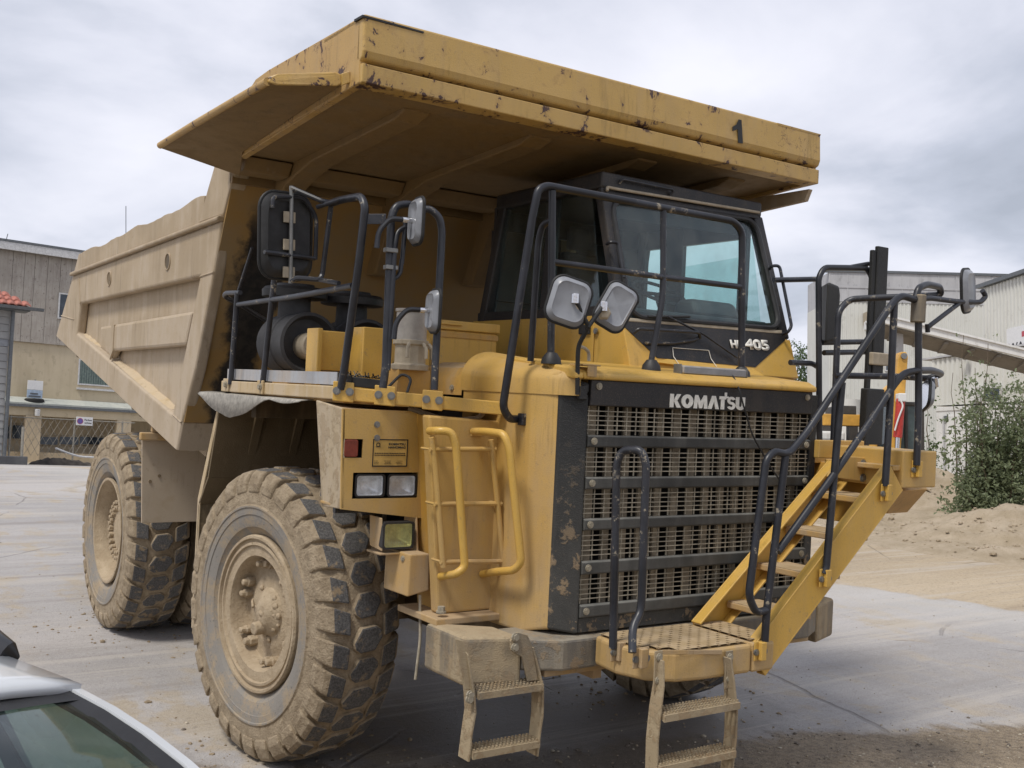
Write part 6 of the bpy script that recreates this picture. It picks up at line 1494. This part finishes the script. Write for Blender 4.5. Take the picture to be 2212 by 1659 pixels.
# ---- right: ribbed shed with sign, closer
FS = Facade(2130, 42, vp=(900,1020))
sh = thing('ribbed_shed', 'tall ribbed cream shed with white sign at the right picture edge', 'shed', mat4=FS.m)
ua_, ub_ = FS.P(2128,800).x, FS.P(2560,800).x
zA, zB = FS.P(2128,621).z, FS.P(2212,592).z
slope = (zB-zA)/(FS.P(2212,700).x-ua_)
MB().prism([(ua_,0,-.5),(ub_,0,-.5),(ub_,0,zA+slope*(ub_-ua_)*.35),(ua_,0,zA)], (0,14,0)).build('wall', 'cream_cladding', sh)
n_ = 46
for i in range(n_):
    a = ua_+(ub_-ua_)*i/n_; MB().prism([(a,-.001,-.4),(a+.05,-.07,-.4),(a+.15,-.07,-.4),(a+.2,-.001,-.4)], (0,0,zA+slope*.3*(a-ua_)+.35)).build('cladding_rib', 'cream_cladding', sh)
MB().prism([(ua_-.3,-.2,zA),(ub_,-.2,zA+slope*.35*(ub_-ua_)),(ub_,-.2,zA+slope*.35*(ub_-ua_)+.15),(ua_-.3,-.2,zA+.15)], (0,14,0)).build('roof_edge', 'dark_gutter', sh)
r_ = FS.rect(2175,711,2262,758,-.1); sg_ = MB().box((r_[0],-.12,r_[2]),(r_[1],-.075,r_[3])).build('shed_sign', 'sign_white', sh)
t0_ = FS.P(2178,742,-.121); text_mesh('sign_lettering', 'WAGEN', (r_[3]-r_[2])*.26, 'letter_dark', sg_, frame_mtx((t0_.x,-.122,r_[2]+(r_[3]-r_[2])*.22),(1,0,0),(0,0,1)), .02, (r_[1]-r_[0])*.85, .004)
MB().box((r_[0]+(r_[1]-r_[0])*.40,-.125,r_[2]+(r_[3]-r_[2])*.62),(r_[0]+(r_[1]-r_[0])*.55,-.121,r_[2]+(r_[3]-r_[2])*.8)).build('sign_mark', 'sign_red', sg_)
# ---- low annex over a white container
FA = Facade(2045, 36, vp=(-216,990))
an = thing('ribbed_annex', 'low ribbed annex above the white container by the bush', 'annex', mat4=FA.m)
ua_, ub_ = FA.P(2014,800).x, FA.P(2420,800).x; zb_, zt_ = FA.P(2030,876).z, FA.P(2014,777).z
MB().prism([(ua_,0,zb_),(ub_,0,zb_),(ub_,0,zt_+.25),(ua_,0,zt_)], (0,5,0)).build('wall', 'cream_cladding', an)
n_ = 34
for i in range(n_):
    a = ua_+(ub_-ua_)*i/n_; MB().prism([(a,-.001,zb_),(a+.04,-.05,zb_),(a+.11,-.05,zb_),(a+.15,-.001,zb_)], (0,0,zt_-zb_+.2*i/n_)).build('cladding_rib', 'cream_cladding', an)
MB().prism([(ua_-.35,-.12,zt_+.0),(ub_,-.12,zt_+.26),(ub_,-.12,zt_+.32),(ua_-.35,-.12,zt_+.06)], (0,5,0)).build('roof_edge', 'grey_cladding', an)
wn_ = window(FA, an, (2129,840,2164,866), -.055, 'window_glass', 'white_metal')
r_ = FA.rect(2112,838,2127,868); MB().box((r_[0],-.4,r_[2]),(r_[1],-.06,r_[3])).build('vent_hood', 'white_metal', an)
p_ = FA.P(2086,742,-.3); MB().cyl((p_.x,-.3,p_.z), (p_.x,-.3,p_.z-.32), .012, seg=6).lathe([(-.42,.13),(-.36,.13),(-.32,.05),(-.3,0)], (p_.x,-.3,p_.z), (0,0,1), 12).box((p_.x-.02,-.3,p_.z-.02),(p_.x+.02,-.0,p_.z+.02)).build('yard_lamp', 'dark_gutter', an)
ct = thing('white_container', 'white steel container with a closed door behind the bush', 'container', mat4=FA.m)
r_ = FA.rect(2022,880,2420,1047,-.1)
MB().box((r_[0],-.1,-.3),(r_[1],2.3,zb_-.06)).build('container_body', 'white_metal', ct, .02)
dr = FA.rect(2046,897,2140,1034,-.1); d_o = MB().box((dr[0],-.15,dr[2]),(dr[1],-.101,dr[3])).build('door', 'white_metal', ct, .02)
MB().tube([FA.P(2038,900,-.17),FA.P(2040,1040,-.17)], .03, 8).build('lock_bar', 'grey_cladding', ct)
MB().box((dr[0]-.05,-.19,dr[3]-.15),(dr[0]+.08,-.151,dr[3]-.02)).build('hinge', 'dark_gutter', d_o)
MB().box((r_[0],-.13,zb_-.2),(r_[1],-.1005,zb_-.065)).build('container_rail', 'white_metal', ct, .01)
# ---- conveyor
FC = Facade(2050, 31, dirv=RT@CR)
cv = thing('conveyor', 'sloping conveyor gantry with white girder and brown underside', 'conveyor', mat4=FC.m)
A_, B_ = FC.P(1905,679), FC.P(2420,805)
ax_ = (B_-A_); hgt_ = FC.P(1905,678).z-FC.P(1905,696).z
for w in (0, 1.5):
    MB().prism([A_+Vector((0,w,0)), B_+Vector((0,w,0)), B_+Vector((0,w,-hgt_)), A_+Vector((0,w,-hgt_))], (0,.12,0)).build('girder', 'conveyor_white', cv, .01)
    MB().prism([A_+Vector((0,w-.06,.02)), B_+Vector((0,w-.06,.02)), B_+Vector((0,w-.06,-.04)), A_+Vector((0,w-.06,-.04))], (0,.05,0)).build('girder_flange', 'conveyor_white', cv)
dn_ = Vector((0,0,-hgt_-.02)); U0, U1 = A_+dn_, B_+dn_
MB().prism([U0+Vector((.1,.13,0)), U1+Vector((0,.13,0)), U1+Vector((0,1.49,-.10)), U0+Vector((.1,1.49,-.10))], (0,0,-.05)).build('belt_tray', 'conveyor_brown', cv)
for i in range(9):
    t = (i+.5)/9; p = U0.lerp(U1, t); MB().prism([p+Vector((-.05,.14,-.055)), p+Vector((.08,.14,-.055)), p+Vector((.40,1.48,-.17)), p+Vector((.27,1.48,-.17))], (0,.0,-.06)).build('cross_brace', 'conveyor_brown', cv)
p = FC.P(1953,700); MB().box((p.x-.16,.5,-.5),(p.x+.16,.8,p.z-.1)).build('support_leg', 'grey_cladding', cv, .01)
p = FC.P(2700,1040); q_ = B_+Vector((-.4,.6,-.3)); MB().box((q_.x-.16,.5,-.5),(q_.x+.16,.8,q_.z)).build('support_leg', 'grey_cladding', cv, .01)
# ================================================================ EXCAVATOR BEHIND THE STAIRS
simple('excavator_yellow', (.60,.33,.06), .5, 0, .2, 3); simple('excavator_red', (.45,.04,.03), .45); simple('excavator_dark', (.05,.045,.04), .6); simple('track_dust', (.46,.42,.35), .9, 0, .35, 12)
FX = Facade(1860, 25, dirv=RT@CR)
p_ = FX.m@FX.P(1850,1105); 
ex = thing('excavator', 'yellow excavator with red cylinder half hidden behind the truck stairs', 'excavator', mat4=FX.m)
zg_ = FX.P(1850,1104).z
def xp(px, py, w=0): return FX.P(px,py,w)
for w in (.2, 1.9):
    a, c = xp(1765,1078,w), xp(1912,1078,w); r = (xp(1850,1050).z-xp(1850,1104).z)/2; zc_ = xp(1850,1077).z
    ring = [(a.x+r*math.cos(t), zc_+r*math.sin(t)) for t in [R_(90+180*i/8) for i in range(9)]]+[(c.x+r*math.cos(t), zc_+r*math.sin(t)) for t in [R_(-90+180*i/8) for i in range(9)]]
    MB().prism([(x,w,z) for x,z in ring], (0,.5,0)).build('track', 'track_dust', ex, .03)
    ln = len(ring)
    for i in range(26):
        t = i/26; x = a.x+(c.x-a.x)*t
        for zz in (zc_+r,zc_-r): MB().box((x,w-.02,zz-.03),(x+.06,w+.52,zz+.03)).build('track_shoe', 'track_dust', ex)
    for i in range(5):
        x = a.x+(c.x-a.x)*i/4; MB().cyl((x,w-.03,zc_-.03), (x,w+.02,zc_-.03), r*.62, seg=16).build('track_roller', 'excavator_dark', ex)
MB().cyl((xp(1840,1040).x,1.2,zc_+r), (xp(1840,1040).x,1.2,xp(1840,985).z), .6, seg=24).build('turntable', 'excavator_dark', ex)
e0, e1 = xp(1762,950), xp(1905,985)
MB().box((e0.x,.1,e1.z),(e1.x,2.4,e0.z)).build('house', 'excavator_dark', ex, .06)
MB().box((xp(1765,940).x,.3,e0.z),(xp(1835,940).x,2.2,xp(1800,930).z)).build('counterweight', 'white_metal', ex, .05)
# cab
q0, q1 = xp(1928,875), xp(2000,985)
MB().box((q0.x,.2,q1.z),(q1.x,1.6,q0.z)).build('cab_glazing', 'window_teal', ex)
for (x0,x1) in ((q0.x-.03,q0.x+.05),(q1.x-.05,q1.x+.03),((q0.x+q1.x)/2-.03,(q0.x+q1.x)/2+.03)): MB().box((x0,.16,q1.z),(x1,.199,q0.z)).build('cab_post', 'excavator_dark', ex)
MB().box((q0.x-.05,.15,q0.z),(q1.x+.05,1.65,q0.z+.1)).build('cab_roof', 'excavator_dark', ex, .03)
# boom and arm
bm_ = [xp(1872,905,-.2), xp(1940,848,-.2), xp(1945,820,-.2), xp(1928,828,-.2), xp(1868,880,-.2)]
MB().prism(bm_, (0,.35,0)).build('boom', 'excavator_yellow', ex, .02)
ar = [xp(1922,985,-.35), xp(1945,985,-.35), xp(1962,770,-.35), xp(1958,760,-.35), xp(1946,760,-.35), xp(1940,775,-.35), xp(1932,870,-.35)]
MB().prism(ar, (0,.30,0)).build('arm', 'excavator_yellow', ex, .02)
c_ = xp(1953,769,-.38); MB().cyl((c_.x,-.40,c_.z), (c_.x,-.34,c_.z), .07, seg=14).build('pivot_pin', 'bolt_steel', ex)
MB().tube([xp(1946,862,-.5), xp(1939,945,-.5)], .10, 14).build('cylinder_body', 'excavator_red', ex, smooth=True)
MB().tube([xp(1939,945,-.5), xp(1937,985,-.5)], .05, 12).build('cylinder_rod', 'chrome', ex, smooth=True)
MB().box((xp(1938,860,-.5).x,-.62,xp(1938,868,-.5).z),(xp(1955,860,-.5).x,-.38,xp(1938,850,-.5).z)).build('cylinder_head', 'conveyor_white', ex, .02)
tube('hydraulic_hose', [xp(1940,858,-.6),xp(1952,875,-.62),xp(1940,905,-.62),xp(1933,930,-.62)], .02, 'conveyor_white', ex, .2, 6)
MB().tube([xp(1890,880,-.3), xp(1885,985,-.3)], .09, 10).build('boom_cylinder', 'excavator_yellow', ex, smooth=True)
l0, l1 = xp(1760,893,.6), xp(1872,921,.6)
MB().box((l0.x,.6,l1.z),(l1.x,.9,l0.z)).build('rear_beam', 'excavator_yellow', ex, .02)
MB().box((xp(1825,873).x,.6,xp(1825,892).z),(xp(1868,873).x,1.6,xp(1825,872).z)).build('engine_cover', 'excavator_dark', ex, .02)
MB().box((l0.x+.2,.62,e0.z),(l0.x+.4,.88,l1.z)).build('beam_leg', 'excavator_dark', ex)
MB().box((l1.x-.4,.62,e0.z),(l1.x-.2,.88,l1.z)).build('beam_leg', 'excavator_dark', ex)
# white hopper leaning behind it
FP_ = Facade(1820, 40, dirv=RT@CR)
a = FP_.P(1822,870); hpo = MB().lathe([(0,.5),(FP_.P(1820,1000).z*0+1.0,.55),(2.6,.62),(2.62,.0)], (0,0,0), (0,0,1), 28).lathe([(-.6,.42),(0,.5)], (0,0,0), (0,0,1), 28).build('hopper', 'white_metal', smooth=True)
hpo.matrix_world = Matrix.Translation(FP_.m@Vector((a.x,0,.58))); tagt(hpo, 'white cylindrical hopper standing behind the excavator', 'hopper')
# dark hedge between shed and stairs
# ================================================================ VEGETATION
def leafmat(name, c0, c1):
    s = NT(name); a = s.noise(1.4, 4, .6, coord='World'); b_ = s.noise(11, 3, .6, coord='World')
    col = s.mix(s.ramp(a, .35, .65), c0, c1); col = s.mix(s.math('MULTIPLY', s.ramp(b_, .4, .7), .6), col, tuple(v*1.5 for v in c1))
    s.done(col, .55); s.b.inputs['Subsurface Weight'].default_value = 0
    t = s.t; tl_ = t.nodes.new('ShaderNodeBsdfTranslucent'); tl_.inputs[0].default_value = (*[v*1.3 for v in c1], 1); mxs = t.nodes.new('ShaderNodeMixShader'); mxs.inputs[0].default_value = .3
    t.links.new(s.b.outputs[0], mxs.inputs[1]); t.links.new(tl_.outputs[0], mxs.inputs[2]); t.links.new(mxs.outputs[0], t.nodes['Material Output'].inputs[0])
leafmat('leaf_bush', (.095,.125,.06), (.18,.21,.115)); leafmat('leaf_tree', (.03,.06,.015), (.07,.11,.03))
simple('bark', (.12,.09,.06), .9, 0, .3)
def leaves(b, c, n, spread, size, rnd):
    for _ in range(n):
        d = Vector((rnd.gauss(0,1),rnd.gauss(0,1),rnd.gauss(0,1))); d = d.normalized()*spread*rnd.random()**.5
        p = c+d; nrm = Vector((rnd.gauss(0,.7),rnd.gauss(0,.7)-.3,rnd.gauss(.5,.6))).normalized(); t = nrm.cross(Vector((rnd.gauss(0,1),rnd.gauss(0,1),rnd.gauss(0,1)))).normalized(); q = nrm.cross(t)
        s = size*rnd.uniform(.6,1.35)
        b.add([p-t*s, p+q*s*.5+nrm*s*.15, p+t*s, p-q*s*.5+nrm*s*.15], [(0,1,2,3)])
def shrub(name, base, stems, lab, cat, mat, size, clump, n_leaf, seed, group=None):
    """stems: list of (dx,dy,height) tips relative to base"""
    rnd = random.Random(seed); root = thing(name, lab, cat, group, Matrix.Translation(base))
    lv = MB(); sm_ = MB()
    for (dx,dy,h,dens) in stems:
        tip = Vector((dx,dy,h)); root0 = Vector((dx*.25,dy*.25,-.1)); k = 7; pts = []
        for i in range(k+1):
            t = i/k; p = root0.lerp(tip, t)+Vector((rnd.gauss(0,.04),rnd.gauss(0,.04),.12*math.sin(math.pi*t)*h*.3)); pts.append(p)
        sm_.tube(pts, [max(.006,.03*(1-i/k)) for i in range(k+1)], 5)
        for i in range(1, k+1):
            for _ in range(int(dens)):
                t = i/k; c = pts[i]+Vector((rnd.gauss(0,clump*1.3),rnd.gauss(0,clump*1.3),rnd.gauss(0,clump)))
                if c.z < .05: c.z = .05+rnd.random()*.2
                leaves(lv, c, max(2,int(n_leaf*(1.1-.5*t))), clump*(1.1-.5*t), size, rnd)
    lv.build('foliage', mat, root, fix=False); sm_.build('stem', 'bark', root, smooth=True)
    return root
rv = random.Random(21)
D_ = 21.5
bb_ = AT(2150,1105,D_); bb_.z = gz(bb_.x,bb_.y)+.05
st_ = []
camr = (RT@CR); camr = Vector((camr.x,camr.y,0)).normalized(); camf = Vector((-camr.y,camr.x,0))
def st(px, topy, dep, dens):
    t = AT(px, topy, D_)-bb_; return (t.x+camf.x*dep, t.y+camf.y*dep, t.z, dens)
for px, ty, dens in ((2120,850,8),(2145,842,8),(2175,838,8),(2205,832,8),(2235,836,8),(2100,925,8),(2130,910,9),(2160,900,9),(2190,905,9),(2220,900,9),(2075,985,7),(2090,935,7),(2100,900,6),(2110,870,5),(2130,880,7),(2150,868,7),(2165,850,6),(2185,860,7),(2200,845,7),(2225,850,7),(2250,860,7),(2085,1030,8),(2110,1000,8),(2140,980,8),(2170,960,8),(2200,960,8),(2230,980,8),(2100,1060,8),(2150,1050,8),(2190,1040,8),(2070,1060,6),(2240,1040,8)):
    st_.append(st(px+rv.uniform(-6,6), ty, rv.uniform(-.5,.5), dens))
shrub('bush', bb_, st_, 'dense green bush in front of the white container at right', 'bush', 'leaf_bush', .046, .20, 13, 3)
st_ = [st(2150,715,.2,1.0), st(2200,735,.1,1.4), st(2170,790,0,1.6), st(2115,800,.1,1.2), st(2190,800,.1,1.6)]
shrub('sapling', bb_+Vector((0,.6,0)), st_, 'thin loose saplings rising above the dense green bush', 'sapling', 'leaf_bush', .04, .10, 6, 8)
D_ = 30; bb2 = AT(2012,1060,D_); bb2.z = gz(bb2.x,bb2.y); bb_s = bb_; bb_ = bb2
st_ = [st(2003,955,0,4), st(2012,965,.1,4), st(2020,950,.2,4), st(1997,975,.0,4), st(2009,830,.3,2)]
shrub('bush', bb2, st_, 'small dark bush behind the stair end box beside the container', 'bush', 'leaf_tree', .05, .14, 8, 5)
# tree far behind
D_ = 85; tb = AT(1728,1020,D_); tb.z = gz(tb.x,tb.y)
tr_ = thing('tree', 'dark green tree beyond the cab beside the warehouse', 'tree', None, Matrix.Translation(tb))
ct_ = AT(1712,800,D_)-tb; rnd = random.Random(2); lv = MB(); limb = MB()
limb.tube([(0,0,-.2),(ct_.x*.3,ct_.y*.3,ct_.z*.4),(ct_.x*.8,ct_.y*.8,ct_.z)], [.35,.28,.12], 8)
for i in range(170):
    d = Vector((rnd.gauss(0,1),rnd.gauss(0,1),rnd.gauss(0,1))).normalized()*rnd.random()**.33; c = Vector((ct_.x,ct_.y,ct_.z))+Vector((d.x*2.6,d.y*2.6,d.z*2.6-.3))
    leaves(lv, c, 26, .42, .10, rnd)
    if i % 12 == 0: limb.tube([(ct_.x*.8,ct_.y*.8,ct_.z*.8), tuple(c)], [.09,.02], 5)
lv.build('crown', 'leaf_tree', tr_, fix=False); limb.build('trunk', 'bark', tr_, smooth=True)

# ================================================================ WHITE CAR
s_ = NT('car_white'); s_.done((.62,.64,.66), .22); s_.b.inputs['Coat Weight'].default_value = .6; s_.b.inputs['Coat Roughness'].default_value = .05
simple('car_black', (.012,.012,.014), .35); simple('car_trim', (.02,.02,.022), .5); simple('car_inner', (.05,.05,.048), .8); simple('car_tyre', (.02,.02,.02), .85); simple('car_rim', (.4,.4,.42), .3, .8)
hdg = Vector((.34,-.94,0)).normalized(); lft = Vector((-hdg.y,hdg.x,0))   # lft points to the visible flank
# local frame: X forward, Y to the visible flank, Z up (site frame); anchor: top corner of the windscreen pillar
anchor = Q(171,1496,z=1.45)
cm_ = Matrix.Identity(4)
for i in range(3): cm_[i][0], cm_[i][1], cm_[i][2] = hdg[i], lft[i], (0,0,1)[i]
W2 = .58
org = anchor - hdg*.0 - lft*W2; org.z = 0
for i in range(3): cm_[i][3] = org[i]
car = thing('car', 'white car with dark windscreen in the bottom left corner', 'car', mat4=RT4@cm_)
def sect(x, wb, zb, ws, zs, wr, zr): return None
# body below the belt line
prof = [(-2.35,.55),(-2.30,.95),(-2.05,1.02),(1.05,.98),(1.75,.86),(1.98,.70),(2.02,.42),(1.95,.28),(-2.28,.28)]
b = MB()
for sg in (0,):
    pass
n = len(prof); hw = [.74,.80,.84,.84,.80,.74,.70,.76,.76]
vs = [Vector((x+.45,-w,z)) for (x,z),w in zip(prof,hw)]+[Vector((x+.45,w,z)) for (x,z),w in zip(prof,hw)]
b.add(vs, [tuple(range(n))[::-1], tuple(range(n,2*n))]+[(i,(i+1) % n,n+(i+1) % n,n+i) for i in range(n)])
b.build('body', 'car_white', car, .07, smooth=True, seg=4)
# roof panel, gently crowned, ends at the windscreen
xs = [-1.55,-1.1,-.7,-.35,-.1,0.0]; b = MB(); m_ = 12
for x in xs:
    for j in range(m_+1):
        v = -1+2*j/m_; b.v.append(Vector((x, v*(W2-.0)*(1-.03*abs(x)), 1.438+.030*(1-v**4)+.012*(1-v*v)+.02*(1-((x+.7)/.8)**2))))
b.f = [(i*(m_+1)+j,i*(m_+1)+j+1,(i+1)*(m_+1)+j+1,(i+1)*(m_+1)+j) for i in range(len(xs)-1) for j in range(m_)]; b.mi = [0]*len(b.f)
ro = b.build('roof', 'car_white', car, smooth=True); ro.modifiers.new('t','SOLIDIFY').thickness = -.03
# windscreen: from the roof edge down to the bonnet
cm_i = cm_.inverted()
pe = cm_i@Q(426,1659,z=1.31)
def ws_pt(t, v):   # t 0 top .. 1 bottom, v -1..1
    x = 1.12*t; z = 1.45-.14*t-.36*t*t+.03*(1-v*v)*(1-t)+.0; w = W2+.10*t; return Vector((x+.09*(1-v*v)*t, v*w, z))
b = MB(); m_, k_ = 12, 8
for i in range(k_+1):
    for j in range(m_+1): b.v.append(ws_pt(.015+.985*i/k_, (-1+2*j/m_)*.955))
b.f = [(i*(m_+1)+j,i*(m_+1)+j+1,(i+1)*(m_+1)+j+1,(i+1)*(m_+1)+j) for i in range(k_) for j in range(m_)]; b.mi = [0]*len(b.f)
b.build('windscreen', 'car_glass', car, smooth=True)
for sg in (-1,1):
    b = MB(); ins = []
    for i in range(k_+1):
        t = i/k_; p = ws_pt(t, sg); q = ws_pt(t, sg*.955)
        ins.append((p,q))
    edge_ = [(Vector((x_, sg*W2*(1-.03*abs(x_)), 1.445+.02*(1-((x_+.7)/.8)**2))),None) for x_ in (-1.5,-1.1,-.7,-.35,-.12)]
    b = MB(); vs = []
    for p,q in edge_+ins: vs += [p+Vector((0,sg*.012,-.03)), p+Vector((0,sg*.006,.010)), p+Vector((0,-sg*.022,.014)), p+Vector((0,-sg*.028,-.02))]
    b.add(vs, [(i*4+j,i*4+(j+1) % 4,(i+1)*4+(j+1) % 4,(i+1)*4+j) for i in range(k_+5) for j in range(4)]); b.build('pillar', 'car_white', car, smooth=True)
    vs = []
    for p,q in ins: vs += [p+Vector((0,-sg*.028,.010)), p+Vector((0,-sg*.085,.006)), p+Vector((0,-sg*.085,-.006)), p+Vector((0,-sg*.028,-.02))]
    MB().add(vs, [(i*4+j,i*4+(j+1) % 4,(i+1)*4+(j+1) % 4,(i+1)*4+j) for i in range(k_) for j in range(4)]).build('screen_seal', 'car_trim', car, smooth=True)
    # side glass and door pillar
    MB().prism([(-1.3,sg*.60,1.40),(.0,sg*.60,1.42),(1.0,sg*.74,.98),(-1.6,sg*.80,1.0)], (0,-sg*.006,0)).build('side_window', 'car_glass', car)
    MB().prism([(-.62,sg*.595,1.44),(-.54,sg*.595,1.44),(-.46,sg*.80,.98),(-.6,sg*.80,.98)], (0,-sg*.03,0)).build('door_pillar', 'car_black', car)

rp = [cm_i@Q(38,1423,z=1.47), cm_i@Q(16,1410,z=1.49), cm_i@Q(-25,1384,z=1.50), cm_i@Q(-120,1330,z=1.49)]
for sg in (1,-1):
    MB().tube([Vector((p.x, p.y*sg, p.z)) for p in rp], [.010,.034,.042,.036], 10).build('roof_rail', 'car_black', car, smooth=True)
vs = [ws_pt(.0,v)+Vector((-.015,0,.004)) for v in [-.95+1.9*j/10 for j in range(11)]]+[ws_pt(.05,v)+Vector((0,0,.004)) for v in [-.95+1.9*j/10 for j in range(11)]]
MB().add(vs, [(j,j+1,11+j+1,11+j) for j in range(10)]).build('screen_seal', 'car_trim', car, smooth=True)
# rear hatch, bonnet already in body; interior
MB().prism([(-1.55,-.56,1.44),(-1.55,.56,1.44),(-1.95,.70,1.02),(-1.95,-.70,1.02)], (.01,0,0)).build('rear_window', 'car_glass', car)
MB().prism([(.45,-.66,.92),(.45,.66,.92),(1.18,.66,.90),(1.18,-.66,.90)], (0,0,.06)).build('dashboard', 'car_inner', car, .02)
for sg in (-1,1):
    MB().box((-.62,sg*.34-.22,.5),(-.1,sg*.34+.22,.72)).prism([(-.60,sg*.34-.21,.72),(-.60,sg*.34+.21,.72),(-.80,sg*.34+.18,1.22),(-.80,sg*.34-.18,1.22)], (.12,0,0)).build('seat', 'car_inner', car, .04)
box('cabin_floor', (-1.9,-.72,.40), (1.1,.72,.46), 'car_trim', car, 0)
MB().tube([(.5,.34,1.0),(.5,.34,1.0001)], .01, 6) 
MB().lathe([(0,.17),(.01,.18),(.02,.17),(.01,.16),(0,.17)], (.42,-.34,1.02), (-.8,0,.6), 28).build('steering_wheel', 'car_trim', car, smooth=True)
box('mirror', (.12,-.11,1.34), (.16,.11,1.40), 'car_trim', car, .01)
for x in (1.75,-.95):
    for sg in (-1,1):
        w_ = MB().lathe([(-.10,.18),(-.11,.26),(-.08,.315),(.08,.315),(.11,.26),(.10,.18)], (0,0,0), (0,1,0), 32).build('wheel', 'car_tyre', car, smooth=True); w_.location = (x,sg*.74,.315)
        MB().lathe([(sg*.09,.2),(sg*.07,.17),(sg*.05,.05),(sg*.06,0)], (0,0,0), (0,1,0), 24).build('wheel_rim', 'car_rim', w_, smooth=True)
